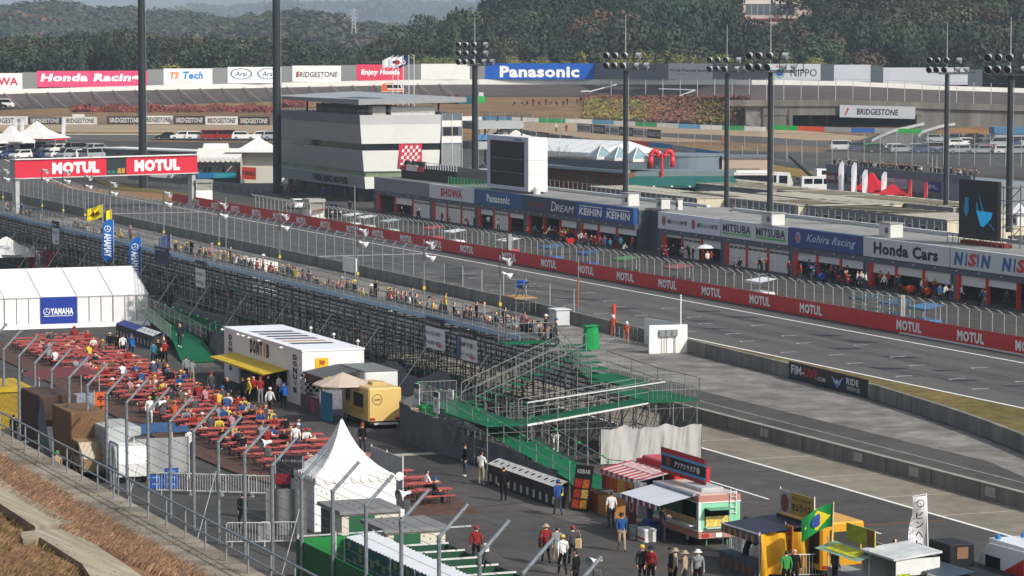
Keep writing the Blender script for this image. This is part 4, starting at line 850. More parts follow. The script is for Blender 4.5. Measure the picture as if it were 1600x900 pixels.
# ---------------------------------------------------------------- lamp masts
PO=m('#22282d',.5,.08,1.5)
def lampmast(px,Y,ztop,rad,rod,label,zb=0,rows=2,head=True):
    x=(px-800)/FPX*Y; o=thing('lamp_mast',label,'lamp mast',(x,Y,zb),0,'floodlight masts'); H=ztop-zb
    b=MB(); b.tube((0,0,0),(0,0,H),rad*1.08,PO,12,rad*.92); b.tube((rad+.08,0,0),(rad+.08,0,H),.05,'#7d8184',4); b.build('mast',o)
    if not head: return o
    b=MB(); b.tube((0,0,H),(0,0,H+rod),.07,'#a3a6a6',5,.03); b.build('lightning_rod',o)
    b=MB(); w_=2.3
    for r in range(rows): b.box(-w_,w_+1.2,-.12,.12,H+.1+r*1.15,H+.2+r*1.15,'#2a2d30')
    for x_ in (-w_,0,.9,1.6,w_+1.1): b.tube((x_,0,H),(x_,0,H+rows*1.15-.4),.06,'#2a2d30',4)
    b.box(-1.0,2.6,-.6,.6,H-.08,H+.06,'#33373a'); b.build('crossarm',o)
    for r in range(rows):
        for q in ((-2.2,-1.2,-.1,1.5) if r else (-2.2,-1.3,-.3,1.3,2.4)):
            b=MB(); ax=Vector((-.55,-.75,-.35)) if q<1 else Vector((.9,-.2,-.3)); b.lathe([(.001,-.40),(.20,-.35),(.40,.22),(.43,.26)],'#9fa3a5',(q,-.3,H+.55+r*1.15),12,ax); b.lathe([(.40,.21),(.001,.18)],m('#15171a',.2),(q,-.3,H+.55+r*1.15),12,ax); b.build('floodlight',o)
    return o
lampmast(742,425,20.2,.42,7,'dark floodlight mast with three lamp rows beside the stair tower',4.75,3)
lampmast(977,358,20.1,.28,6.2,'dark floodlight mast on the pit roof by the skylight house',4.75)
lampmast(1203,322,20.2,.28,6.0,'dark floodlight mast on the pit roof by the blue emblem board',4.75)
lampmast(1135,400,19.4,.28,6.2,'dark floodlight mast behind the round pale building')
lampmast(1478,388,19.4,.28,6.4,'dark floodlight mast rising from the container roofs')
lampmast(1577,303,20.1,.28,5.6,'dark floodlight mast just behind the black picture screen',4.75)
lampmast(223,500,38,.60,6,'thick black mast behind the red start gantry',0,2,False)
lampmast(433,482,38,.62,6,'thick black mast at the control tower end',0,2,False)
# items stand on the ground, which rises beyond the paddock
def P(px,py,z=0.0): return PT(px,py) if z==0 else P0(px,py,z)
# ---------------------------------------------------------------- vehicles
TY=m('#141416',.8,.1,2); RIM=m('#8d9092',.35,.1,2,metal=.4); GL=m('#141a1f',.12,.1,.8)
def wheel(parent,x,y,r,w_=.2):
    b=MB(); b.lathe([(r*.6,-w_/2),(r,-w_/2+.02),(r,w_/2-.02),(r*.6,w_/2)],TY,(0,0,0),12,(0,1,0)); o=b.build('wheel',parent); o.location=(x,y,r)
    b=MB(); b.lathe([(.001,-w_/2+.01),(r*.6,-w_/2)],RIM,(0,0,0),12,(0,1,0)); b.lathe([(.001,w_/2-.01),(r*.6,w_/2)],RIM,(0,0,0),12,(0,1,0)); b.build('rim',o)
def car(kind,col,label,loc,yaw,group):
    """saloon, wagon or van; nose towards +x"""
    nm={'saloon':'parked_car','wagon':'parked_wagon','van':'parked_van'}[kind]
    o=thing(nm,label,'car' if kind!='van' else 'van',loc,yaw,group); pt=m(col,.25,.05,.8); w_=.86
    if kind=='saloon': low=[(-2.2,.3),(2.2,.3),(2.22,.62),(2.05,.78),(1.1,.92),(-1.5,.95),(-2.15,.9),(-2.24,.6)]; cab=[(-1.75,.92),(-1.15,1.42),(.25,1.44),(1.1,.90)]
    elif kind=='wagon': low=[(-2.15,.3),(2.1,.3),(2.13,.65),(1.98,.85),(1.15,1.0),(-2.1,1.02),(-2.2,.6)]; cab=[(-2.1,1.0),(-1.85,1.6),(.4,1.62),(1.15,.98)]
    else: low=[(-2.25,.3),(2.2,.3),(2.24,.8),(2.0,1.08),(-2.25,1.1)]; cab=[(-2.22,1.08),(-2.12,1.92),(1.2,1.94),(1.98,1.06)]
    b=MB(); b.ext(low,-w_,w_,pt); b.ext([(x*.985,z) for x,z in cab],-w_*.8,w_*.8,pt); b.box(-2.2,-2.1,-.8,.8,.32,.5,'#1d1e20'); b.build('body',o)
    b=MB(); zc=(cab[0][1]+cab[1][1])/2
    for s_ in (-1,1):
        y=s_*(w_*.8+.008); x0,x1=cab[0][0]*.8+.0,cab[3][0]*.86
        q=[(cab[0][0]+.35,y,cab[0][1]+.06),(cab[3][0]-.28,y,cab[0][1]+.06),(cab[2][0]-.05,y,cab[1][1]-.1),(cab[1][0]+.15,y,cab[1][1]-.1)]; b.poly(q if s_<0 else q[::-1],GL)
    f=cab[2];g_=cab[3]; b.poly([(f[0]+.03,-.62,f[1]-.04),(f[0]+.03,.62,f[1]-.04),(g_[0]+.02,.66,g_[1]+.03),(g_[0]+.02,-.66,g_[1]+.03)],GL)
    f=cab[1];g_=cab[0]; b.poly([(f[0]-.06,.62,f[1]-.08),(f[0]-.06,-.62,f[1]-.08),(g_[0]-.01,-.66,g_[1]+.1),(g_[0]-.01,.66,g_[1]+.1)],GL); b.build('window',o)
    for x in (-1.35,1.35):
        for y in (-.78,.78): wheel(o,x,y,.31)
    for y in (-.6,.6):
        b=MB(); b.box(2.08,2.2,y-.18,y+.18,.62,.75,m('#dfe3e6',.2)); b.build('headlight',o)
        b=MB(); b.box(-2.24,-2.14,y-.16,y+.16,.68,.84,m('#8c1d18',.3)); b.build('tail_light',o)
    return o
CARP={}
def park(kind,col,loc,yaw,where,group):
    k=(kind,col); cn={'#d9d9d6':'white','#1b1c1f':'black','#9a9da1':'silver','#2a3f66':'dark blue','#1f6fb0':'bright blue','#8a1f1f':'dark red','#4c5054':'grey','#2f9a4a':'green'}[col]
    lab=cn+' '+{'saloon':'saloon car','wagon':'estate car','van':'box shaped van'}[kind]+' '+where
    if k in CARP:
        o=dup(CARP[k],loc,yaw,lab); o['group']=group; return o
    CARP[k]=car(kind,col,lab,loc,yaw,group); return CARP[k]
cc=['#d9d9d6','#1b1c1f','#9a9da1','#2a3f66','#4c5054','#d9d9d6','#9a9da1','#8a1f1f']; kk=['saloon','wagon','van','wagon','wagon']
def lot(pxs,py,jit,where,group,yaw0,flat=False):
    for px in pxs:
        y=py(px)+random.uniform(-jit,jit); p=P(px,y) if flat else PT(px,y); p.z+=.06 if not flat else .0; park(random.choice(kk),random.choice(cc),p,yaw0+random.choice((0,math.pi))+random.uniform(-.06,.06),where,group)
lot(range(2,160,17),lambda x:238,1.5,'parked among tents beyond the red gantry','cars parked beyond the gantry',.9,True)
lot(range(-6,160,19),lambda x:247,1.5,'parked in the row just above the gantry','cars parked beyond the gantry',.9,True)
lot(range(252,300,15),lambda x:281,1.0,'parked below the right half of the gantry','cars parked below the gantry',.5,True)
lot(range(1372,1600,18),lambda x:238+(x-1372)*.012,1.0,'in the front row of the hillside car park','cars in the hillside car park',.15)
lot(range(1480,1600,16),lambda x:230,1.0,'in the middle row of the hillside car park','cars in the hillside car park',.3)
lot(range(1462,1585,17),lambda x:222,1.2,'in the back row of the hillside car park','cars in the hillside car park',.2)
lot(range(260,440,24),lambda x:219,.6,'behind the white awning beside the infield','cars behind the white awning',.1)
park('wagon','#2f9a4a',PT(1368,238)+Vector((0,0,.06)),.1,'at the left end of the hillside car park','cars in the hillside car park'); park('van','#d9d9d6',PT(1316,236)+Vector((0,0,.06)),.1,'standing alone by the hillside fence','cars in the hillside car park'); park('wagon','#2a3f66',PT(1345,236)+Vector((0,0,.06)),.1,'beside the hillside fence posts','cars in the hillside car park')
for i,(px,py,k,c) in enumerate(((518,338,'wagon','#1b1c1f'),(462,326,'saloon','#d9d9d6'),(1178,292,'saloon','#d9d9d6'),(1190,296,'wagon','#2a3f66'))): park(k,c,P(px,py),YAW+math.pi*(i%2),'parked by the tower foot' if px<600 else 'parked beside the white coach','cars in the paddock')
park('van','#d9d9d6',Q(6,168.5,inner(6).y+3),.05,'on the oval banking at the left edge','cars on the banking'); park('wagon','#1b1c1f',Q(-4,170,inner(6).y+2),.05,'on the oval banking at the left edge','cars on the banking')
# minibus on the banking
y0=inner(614).y+8; p=Q(614,146,y0); o=thing('minibus','orange and white minibus parked on the banking by the flags','bus',p,0); b=MB(); b.ext([(-2.5,.35),(2.4,.35),(2.5,.9),(2.1,1.35),(1.7,2.1),(-2.4,2.1),(-2.5,1.8)],-.9,.9,m('#d9d4cc',.3)); b.ext([(-2.51,.5),(-1.0,.5),(-1.6,2.05),(-2.42,2.05)],-.91,.91,m('#d9641f',.3)); b.box(-1.2,2.45,-.915,.915,.5,.85,'#d9641f'); b.box(-2.0,0.2,-.7,.7,2.1,2.3,'#c9a21f'); b.build('body',o); b=MB(); b.poly([(-1.2,-.92,1.2),(1.9,-.92,1.2),(1.6,-.92,1.9),(-1.5,-.92,1.9)],GL); b.build('window',o)
for x in (-1.6,1.5):
    for y in (-.8,.8): wheel(o,x,y,.34)
# coach
p=P(1190,302); o=thing('coach','white coach with dark windows behind the container offices','bus',p,0); L=9.6; b=MB(); b.ext([(-L/2,.4),(L/2,.4),(L/2,1.6),(L/2-.5,3.2),(L/2-2,3.3),(-L/2+.4,3.3),(-L/2,2.8)],-1.2,1.2,m('#d2d0c9',.35)); b.box(-L/2+.8,L/2-4,-.8,.8,3.3,3.55,'#dcdbd6'); b.build('body',o); b=MB(); b.box(-L/2+.2,L/2-2.6,-1.22,1.22,1.7,2.85,GL); b.box(L/2-2.2,L/2-.9,-1.22,1.22,1.5,2.8,GL); b.box(L/2-.05,L/2+.02,-1.05,1.05,1.5,2.4,GL); b.build('window',o)
for x in (-L/2+2,L/2-2):
    for y in (-1.05,1.05): wheel(o,x,y,.5,.3)
p=P(1292,302,0); o=thing('white_minibus','long white minibus with black side windows by the red tent','bus',P(1294,303),0); b=MB(); b.ext([(-4.2,.4),(4,.4),(4.2,1.4),(3.9,2.7),(-4.1,2.7),(-4.2,1)],-1,1,m('#dcdcd8',.3)); b.build('body',o); b=MB()
for k in range(5): b.box(-3.8+k*1.5,-2.5+k*1.5,-1.02,1.02,1.6,2.4,GL)
b.build('window',o)
for x in (-2.5,2.5):
    for y in (-.9,.9): wheel(o,x,y,.42,.25)
p=PT(1287,284); o=thing('crane_truck','white cab truck with raised dark crane arm','truck',P(1283,287),.2); b=MB(); b.ext([(-1,.4),(1.4,.4),(1.5,1.4),(1.1,2.4),(-1,2.5)],-.95,.95,m('#d9d9d6',.35)); b.build('cab',o); b=MB(); b.box(-4,-1.1,-.9,.9,.6,1.0,'#3a3d40'); b.build('bed',o); b=MB(); b.tube((-1.4,0,1),(-5.5,0,4.6),.32,'#1f2428',6,.2); b.build('crane_arm',o); b=MB(); b.poly([(1.1,-.97,1.5),(-.2,-.97,1.5),(-.2,-.97,2.2),(.95,-.97,2.2)],GL); b.build('window',o)
for x in (-3,1):
    for y in (-.85,.85): wheel(o,x,y,.42,.25)
# ---------------------------------------------------------------- container offices
BEI=m('#a9a598',.7,.12,.5,big=.1); CWl=m('#74777a',.7,.06,.4); END=m('#c9c1a6',.7,.05,.5)
def office(px,py,L,Dp,h,label):
    """near front corner seen at a pixel at roof level; runs back along the track"""
    c=P(px,py,h); o=thing('container_office',label,'cabin',(c.x,c.y,0),YAW,'rows of flat roofed container offices')
    b=MB(); b.box(-L,0,0,Dp,0,h-.12,CWl); b.box(-.0,.03,0.02,Dp-.02,0.02,h-.14,END)
    for k in range(int(Dp/.3)): b.box(.03,.05,k*.3,k*.3+.1,.1,h-.2,END)
    b.build('wall',o); b=MB(); b.box(-L-.15,.15,-.2,Dp+.1,h-.12,h,BEI)
    for k in range(int(L/3)): b.box(-L+k*3,-L+k*3+.12,-.2,Dp,h,h+.05,m('#8f8a78',.8)); 
    b.build('roof',o)
    for k in range(int(L/3.1)):
        x=-L+1.0+k*3.1
        b=MB(); b.box(x,x+1.3,-.05,0,1.1,2.1,'#c3c4c0'); b.build('window_frame',o); b=MB(); b.box(x+.1,x+1.2,-.06,-.05,1.2,2.0,GL); b.build('pane',o)
    return o
for i,(px,py,L,D,h) in enumerate(((1089,309,36,7,3.0),(1395,334,34,8,3.0),(1247,320,36,7,3),(1205,297,58,6.5,3),(1300,305,48,7,3),(1480,343,32,8,3),(1345,318,30,6,3),(1490,324,46,6.5,3),(1560,330,40,7,3),(1180,288,40,5,3))): office(px,py,L,D,h,'long flat roofed container office in the paddock rows')
# ---------------------------------------------------------------- skylight house and round hall
p=P(952,302,0.0)
c=P(981,254,5.9); o=thing('brick_house','low brick house with green canopy and three glass pyramid skylights','building',(c.x,c.y,0),YAW+.10); BRK=m('#7a4c33',.85,.15,1.5); b=MB(); b.box(-26,0,0,4.6,0,4.5,BRK); b.build('wall',o); b=MB(); b.box(-26.5,.6,-.5,4.8,4.9,5.9,m('#4f5b66',.6,.08,.4)); b.box(-26.3,.4,-.3,4.6,5.88,5.96,m('#4a4540',.9,.2,.5)); b.box(-27,1.4,-1.6,-.4,4.4,4.8,m('#7f959b',.5,.1,.5)); b.build('roof',o)
for x in (-12.5,-9.4,-6.3,-3):
    b=MB(); b.box(x-.6,x+.6,-.03,0,1.2,3.6,m('#2a2422',.4)); b.build('window',o)
for x in (-12.5,-7,-1.5):
    b=MB(); z=5.95; q=1.5; cy_=2.4; b.box(x-q-.1,x+q+.1,cy_-q-.1,cy_+q+.1,z,z+.45,'#c9c9c4'); A=Vector((x,cy_,z+2.1)); cs=[Vector((x-q,cy_-q,z+.45)),Vector((x+q,cy_-q,z+.45)),Vector((x+q,cy_+q,z+.45)),Vector((x-q,cy_+q,z+.45))]
    for a_,c_ in zip(cs,cs[1:]+cs[:1]): b.tube(a_,A,.11,'#c9c9c4',4)
    sk_=b.build('skylight',o); b=MB()
    for a_,c_ in zip(cs,cs[1:]+cs[:1]): b.poly([a_,c_,A-Vector((0,0,.05))],m('#7d979c',.15,.1,.5))
    b.build('pane',sk_)
o=thing('canopy_shop','green canopied brick shop front beside the brick house','building',(c.x,c.y,0),0); b=MB(); b.box(.5,16,.5,9,0,3.2,BRK); b.box(2,4,.42,.5,0,2.4,m('#23302c',.5)); b.box(9,15,.42,.5,0,2.4,m('#23302c',.5)); b.build('wall',o); b=MB(); b.add([(0,-1.6,2.6),(16,-1.6,2.6),(15.5,.5,3.9),(.2,.5,3.9)],[(0,1,2,3)],m('#1f5a55',.6,.1,.5)); b.add([(0,-1.6,2.6),(16,-1.6,2.6),(16,-1.6,2.3),(0,-1.6,2.3)],[(3,2,1,0)],m('#1f5a55',.6,.1,.5)); b.box(.2,15.5,.5,9,3.9,4.6,m('#6d7f80',.6)); b.build('canopy',o); b=MB()
for k in range(6): b.box(1+k*2.6,1.3+k*2.6,-1.66,-1.6,2.4,2.6,'#e6e2d0')
b.build('lamp',o)
p=P(1048,295,0); o=thing('round_hall','round grey and cream hall with dark open front','building',P(1068,297),0); b=MB(); n=20; r=6.8
prof=[(r*math.cos(t),r*math.sin(t)) for t in [math.pi*2*k/n for k in range(n)]]
b.lathe([(r,2.9),(r,5.3),(r+.15,5.3),(r+.15,5.5),(r-.3,5.5),(.01,5.45)],m('#6b7883',.5,.06,.4),(0,r,0),28); b.lathe([(r-1.2,0),(r-1.2,2.9)],m('#1d2124',.6),(0,r,0),28); b.build('drum_wall',o); b=MB(); b.tube((-4.5,.9,0),(-4.5,.9,3),.35,'#6b7883',8); b.tube((4.5,.9,0),(4.5,.9,3),.35,'#6b7883',8); b.build('column',o)
b=MB(); b.box(r-.5,r+7.5,3,9,0,4.9,m('#b7a08c',.7,.05,.5)); b.box(r-.5,r+7.7,2.8,9.2,4.9,5.3,m('#6b7076',.6)); b.box(r+.5,r+5.5,2.9,3.0,0,3.4,m('#8a7b6d',.7)); b.build('side_wing',o)
o=thing('inflatable_arch','pair of bent red inflatable tubes standing on the round hall','inflatable',P0(1034,258,5.5),0); o.scale=(.68,.68,.75); RT=m('#c8202a',.35,.05,.6)
for sx in (-1,1):
    b=MB(); pts=[Vector((sx*2.3,0,-.4)),Vector((sx*2.3,0,1.8))]+[Vector((sx*(1.5+.8*math.cos(t)),0,1.8+.9*math.sin(t))) for t in (.5,1,1.5,2.1,2.6)]+[Vector((sx*.62,0,1.5))]
    pts=[Vector((q.x-.9*(1 if sx<0 else -1)*-0,q.y,q.z)) for q in pts]; b.path([p_ if sx>0 else p_ for p_ in pts],.52,RT,12)
    for q in pts[1:-1]: b.lathe([(.001,-.53),(.38,-.38),(.53,0),(.38,.38),(.001,.53)],RT,q,12)
    b.build('tube',o,True)
b=MB(); b.tube((0,-.5,-3),(0,-.5,2.2),.28,RT,8); b.build('post',o)
# white marquee behind the brick house
o=thing('long_marquee','long white marquee roof behind the brick house','tent',P(915,266,0),YAW+.25); b=MB(); Wt=m('#dcdedd',.6,.05,.4); b.exty([(0,0),(14,0),(14,3.0),(7,4.9),(0,3.0)],-20,3,Wt); b.build('canvas',o); b=MB()
for k in range(1,7): b.add([(-22+k*4,0-.02,3.02),(-21.92+k*4,-.02,3.02),(-21.92+k*4,7,4.93),(-22+k*4,7,4.93)],[(0,1,2,3)],'#a9aeb0')
b.build('seam',o)
# bare tree
o=thing('bare_tree','leafless thin tree in front of the brick house','tree',P(870,296,0),0); b=MB(); bt=m('#7a7066',.9); b.tube((0,0,0),(0,0,3.4),.13,bt,6,.09)
tw_=MB()
for k in range(26):
    z=1.8+k*.16; a=k*2.4; L=random.uniform(1.3,2.8)*(1-.012*k); e=Vector((math.cos(a)*L,math.sin(a)*L*.6,z+L*1.0)); tw_.tube((0,0,z*.8),e,.035,bt,4,.012)
    for j in range(3): tw_.tube(Vector((0,0,z*.8)).lerp(e,.5+.15*j),e+Vector((random.uniform(-.6,.6),random.uniform(-.4,.4),random.uniform(0,.7))),.018,bt,3,.008)
b.tube((0,0,3.4),(.1,0,5.8),.09,bt,5,.02); b.build('trunk',o); tw_.build('branch',o)
# ---------------------------------------------------------------- spectators' terrace building on the right
a=P(1292,256,5.2); d_=P(1600,282,5.2)-a; yw=math.atan2(d_.y,d_.x); o=thing('terrace_building','long grey building with sponsor boards and a crowded roof terrace','building',(a.x,a.y,0),yw); L=46; b=MB(); b.box(0,L,0,9,0,4.3,m('#787f86',.6,.06,.3)); b.box(0,L,-.1,.2,4.0,5.2,m('#5a646d',.6,.06,.4)); b.build('wall',o)
for k,(x0,x1,c_,t_,tc) in enumerate(((.2,3.6,'#7a3136','NGK','#d5d0d0'),(3.8,7,'#1c1c1e','KYT','#d8d8d8'),(8,11.4,'#1d1d1f','LEON','#cfcfcf'),(11.6,15.2,'#a8abb0','TWIN RING MOTEGI','#26282b'),(15.4,19,'#3a3a6b','MOTORCYCLE','#8f7fa8'),(19.2,23.3,'#b3b2b4','Honda Racing','#b04a50'),(23.5,27,'#a8a6b4','TECH','#8f8fa8'),(33.5,37,'#1f3c76','SUBARU'[:0] or 'R','#9fb0d0'))):
    s_=MB(); s_.box(x0,x1,-.2,-.1,2.55,3.95,m(c_,.6)); q=s_.build('sign_board',o); t=MB(); t.text(t_,((x0+x1)/2,-.24,3.25),(1,0,0),(0,0,1),.55 if len(t_)<9 else .38,tc,(x1-x0)*.84,.02); t.build('lettering',q)
for k in range(11):
    b=MB(); b.box(12+k*2.6,13.9+k*2.6,-.06,-.0,.3,2.3,m('#4c565c',.3)); b.build('window',o)
TER=(a,yw,L)
for i,(px,py,c_) in enumerate(((1463,285,'#d3d3d6'),(0,0,0))):
    pass
def feather(px,pyb,h,col,label,tx=None,tc='#ffffff',w_=.75,pole=None,Y=None,emb=False,group=None,face=0.0):
    p=P(px,pyb) if Y is None else Q(px,pyb,Y); o=thing('feather_flag',label,'flag',p,face,group); H=pole or h*1.12
    b=MB(); b.tube((0,0,0),(0,0,H),.045,'#b9bcbc',5,.03); b.build('pole',o)
    b=MB(); z0=H-h
    def fn(u,v):
        wdt=w_*(1-.55*max(0,(v-.8)/.2)**2)*(1 if v>.06 else .8); return (-u*wdt-.0,.10*math.sin(v*5+u*3),z0+h*v+u*.12*(v-.5))
    b.grid(fn,5,14,m(col,.7,.06,1)); f=b.build('sail',o)
    if tx:
        t=MB(); t.text(tx,(-w_*.5,-.22,z0+h*.38),(0,0,1),(1,0,0),w_*.62,tc,h*.58,.04)
        if emb: t.lathe([(w_*.24,0),(w_*.30,0)],tc,(-w_*.5,-.22,z0+h*.78),14,(0,1,0)); [t.tube((-w_*.5,-.22,z0+h*.78),(-w_*.5+w_*.24*math.sin(q),-.22,z0+h*.78+w_*.24*math.cos(q)),.03,tc,4) for q in (0,2.09,4.19)]
        t.build('lettering',f)
    return o
for px,py,h in ((1318,322,5.6),(1338,323,5.6),(1355,325,4.8),(1385,326,4.6)): feather(px,py,h,'#d9d6d8','tall white feather flag by the red peaked tent',None,Y=P(px,py).y,group='white feather flags by the red tent')
for px,py,h in ((1424,328,3.8),(1449,330,3.6)): feather(px,py,h,'#b92a34','small red feather flag before the terrace building',None,w_=.5,group='red feather flags')
def peaktent(px,py,w_,h,hp,col,label,top='#dddcd8',yaw=YAW,red=None,z=0):
    p=P(px,py,z); o=thing('peaked_tent',label,'tent',p,yaw); b=MB(); q=w_/2; b.lathe([(q*1.414,h),(q*.9,h+(hp-h)*.22),(q*.45,h+(hp-h)*.52),(q*.14,h+(hp-h)*.9),(.001,hp)],m(col,.6,.05,.5),(0,0,0),4); 
    for k in range(len(b.V)):
        v=b.V[k]; c_,s_=math.cos(math.pi/4),math.sin(math.pi/4); b.V[k]=(v[0]*c_-v[1]*s_,v[0]*s_+v[1]*c_,v[2])
    b.build('canvas',o)
    for x,y in ((-q,-q),(q,-q),(q,q),(-q,q)): b=MB(); b.tube((x*.98,y*.98,0),(x*.98,y*.98,h),.05,'#b9bcbc',5); b.build('leg',o)
    b=MB()
    for y in (-q,q): b.box(-q,q,y-.02,y+.02,h-.3,h+.02,m(red or col,.6)); 
    for x in (-q,q): b.box(x-.02,x+.02,-q,q,h-.3,h+.02,m(red or col,.6))
    b.build('valance',o); return o
peaktent(1362,322,5.0,2.4,4.9,'#b9202c','red and white peaked tent beside the container rows'); peaktent(1394,326,4.6,2.1,3.5,'#b9202c','lower red tent in front of the red and white one')
b=MB(); b.poly([(-2.61,-1.2,2.6),(-2.61,1.8,2.6),(-1.9,1.2,3.3),(-1.9,-.9,3.3)],'#d8d4d2'); b.build('white_panel',bpy.data.objects['peaked_tent'])
peaktent(1592,372,4,2.3,4.2,'#d4d2d8','pale peaked tent at the right edge behind the screen',z=0)
# ---------------------------------------------------------------- tents and gantry on the left
peaktent(18,243,7,2.6,5.4,'#dcdad6','white peaked tent at the far left'); peaktent(58,238,9,2.6,5.6,'#dedcd8','wide white peaked tent with red valance band',red='#b92438')
b=MB(); b.box(-4.4,4.4,-4.3,-4.2,0,2.3,m('#cfcdc9',.7)); b.build('side_wall',bpy.data.objects['peaked_tent.004'])
for px in (27,38,103): feather(px,225 if px<100 else 222,4.2,'#dcdade','white feather flag among the far left tents',group='white flags by the far left tents')
o=thing('long_cabin','long grey cabin with white roof behind the gantry','cabin',P(470,262),YAW); 
p=P(330,258); o.location=P(318,262); o.rotation_euler=(0,0,math.atan2(*(lambda d:(d.y,d.x))(P(318,262)-P(160,245)))); b=MB(); L=(P(318,262)-P(160,245)).length; b.box(-L,0,0,5,0,2.6,m('#6b6f70',.7,.06,.4)); b.build('wall',o); b=MB(); b.box(-L-.3,.3,-.6,5.2,2.6,2.85,'#d8d7d2'); b.build('roof',o)
for k in range(5):
    b=MB(); b.box(-L+4+k*5,-L+5.4+k*5,-.04,0,1,2,m('#33363a',.4)); b.build('window',o)
o=thing('white_awning','white scalloped awning stage with teal banner beside the gantry','tent',P(340,290),0); b=MB(); Wn=m('#dcdad2',.6,.04,.6)
b.exty([(-.5,4.3),(5,5.9),(5,5.8),(-.5,4.2)],-3.6,3.8,Wn); b.box(-3.7,3.9,4.9,5,0,5.8,m('#c9c7c0',.7)); b.box(3.7,3.8,0,5,0,4.6,m('#b5b3ad',.7)); b.box(-3.7,-3.6,0,5,2.6,4.6,m('#8d9096',.7)); b.build('canvas',o); b=MB()
for k in range(9): b.lathe([(.001,0),(.42,0)],Wn,(-3.2+k*.83,-.52,4.2),10,(0,1,0))
b.build('scalloped_edge',o); b=MB(); b.box(-3.4,3,-.1,4.5,1.2,1.4,'#3d3f42'); b.box(-3.4,3,-.15,-.1,.1,1.2,'#212326'); b.build('stage',o); b=MB(); b.box(-3.2,3.0,-.25,-.17,1.2,2.1,m('#1d6a9c',.6)); b.box(-.6,3.0,-.27,-.25,1.25,2.05,m('#25909c',.6)); b.build('banner',o)
for dx in (-2.1,-1.4,.9): person(P(340,290)+Vector((dx,1.2,1.4)),180,'hold','#17181b','#17181b',where='on the awning stage by the gantry',group='people on the awning stage')
o=thing('white_marquee','big white marquee block with peaked roof beside the tower','tent',P(400,288),0); b=MB(); b.box(-5.2,4,2,9,0,5.2,m('#cfccbd',.7,.04,.5)); b.build('side_wall',o); b=MB(); b.lathe([(7.2,5.2),(4,5.8),(1.2,7.0),(.001,7.7)],m('#dddcd8',.6),(0,5,0),4); b.exty([(2,5.2),(9,5.2),(5.5,6.5)],-9,-5,m('#dddcd8',.6)); b.build('canvas',o)
hoarding(370,260,279,400,262,281,P(385,288).y,'#a8331c','AUTOBACS','#2a1712','orange red board with black capitals on posts beside the marquee',.03,None,'advertising_board',.34,.9)
# gantry
a=T(-222,-13.5);c=T(-222,17.6)
s0=-222.0
def solveQ(px,v,z): return T(on_line(px,v,z),v,z)
A=P(24,277,5.0); B=P(309,268,5.0); d=B-A; L=d.length; yw=math.atan2(d.y,d.x); o=thing('start_gantry','red gantry with white lettering spanning the track','gantry',(A.x,A.y,0),yw); dz=2.35
b=MB(); b.box(-.1,L+.1,-.2,1.6,dz+5,dz+5.12,'#d6d4d0'); b.box(0,L,.2,1.4,4.85,dz+5,'#9a9a98'); b.box(-.1,L+.1,-.1,1.5,4.75,4.85,'#c9c8c5'); b.build('beam',o)
e=L*.49; g2=L*.60
for x0,x1,cx in ((0,e,.66),(g2,L,.43)):
    b=MB(); b.box(x0,x1,.08,.18,4.88,dz+4.98,m('#c22438',.5,.04,.5)); q=b.build('sign_board',o); t=MB(); t.text('MOTUL',(x0+(x1-x0)*cx,.05,4.9+dz/2),(1,0,0),(0,0,1),1.62,'#e9e6e4',7.6,.07); t.build('lettering',q)
b=MB(); b.box(e,g2,.1,.19,4.95,dz+4.95,m('#202a2b',.4)); 
for k in range(2): b.box(g2-1.4+k*.65,g2-.9+k*.65,.06,.1,5.1,5.8,'#b5832a')
for k in range(4): b.box(e+.2+k*.7,e+.7+k*.7,.07,.1,5.1,5.5,'#2f6a62')
b.build('signal_light_panel',o)
for x in (.5,L-.5): b=MB(); b.box(x-.3,x+.3,.3,1.3,0,4.85,'#a9aaa8'); b.build('leg',o)
o=thing('marshal_hut','small white marshal hut with glass top at pit wall end','hut',T(-229,18.6),YAW); o.location=P(315,322)+Vector((0,0,0)); b=MB(); b.box(-1.5,1.5,-1.2,1.2,.9,2.3,m('#dcdcd8',.5)); b.box(-1.6,1.6,-1.3,1.3,3.4,3.8,'#8d8f8e')
for x in (-1.4,1.4):
    for y in (-1.1,1.1): b.box(x-.08,x+.08,y-.08,y+.08,0,3.4,'#a5a7a5')
b.build('body',o); b=MB(); b.box(-1.35,1.35,-1.05,1.05,2.3,3.4,m('#8f8e82',.2)); b.build('window',o); t=MB(); t.lathe([(.28,0),(.4,0)],'#3f9a70',(0,-1.24,1.65),12,(0,1,0)); t.text('TEAM',(0,-1.24,1.1),(1,0,0),(0,0,1),.2,'#9a9d9c'); t.build('emblem',o)
o=thing('marshal_hut','pale marshal hut with blank front behind the pit wall','hut',P(490,345),YAW); o.location=T(on_line(490,19.2,.5),19.2); b=MB(); b.box(-1.4,1.4,-1,1,.6,2,m('#d4d2cb',.6)); b.box(-1.5,1.5,-1.1,1.1,3,3.4,'#9c9b96')
for x in (-1.3,1.3):
    for y in (-.9,.9): b.box(x-.07,x+.07,y-.07,y+.07,0,3,'#a5a5a0')
b.build('body',o); b=MB(); b.box(-1.2,1.2,-.8,.8,2,3,m('#8d8e86',.3)); b.build('window',o)
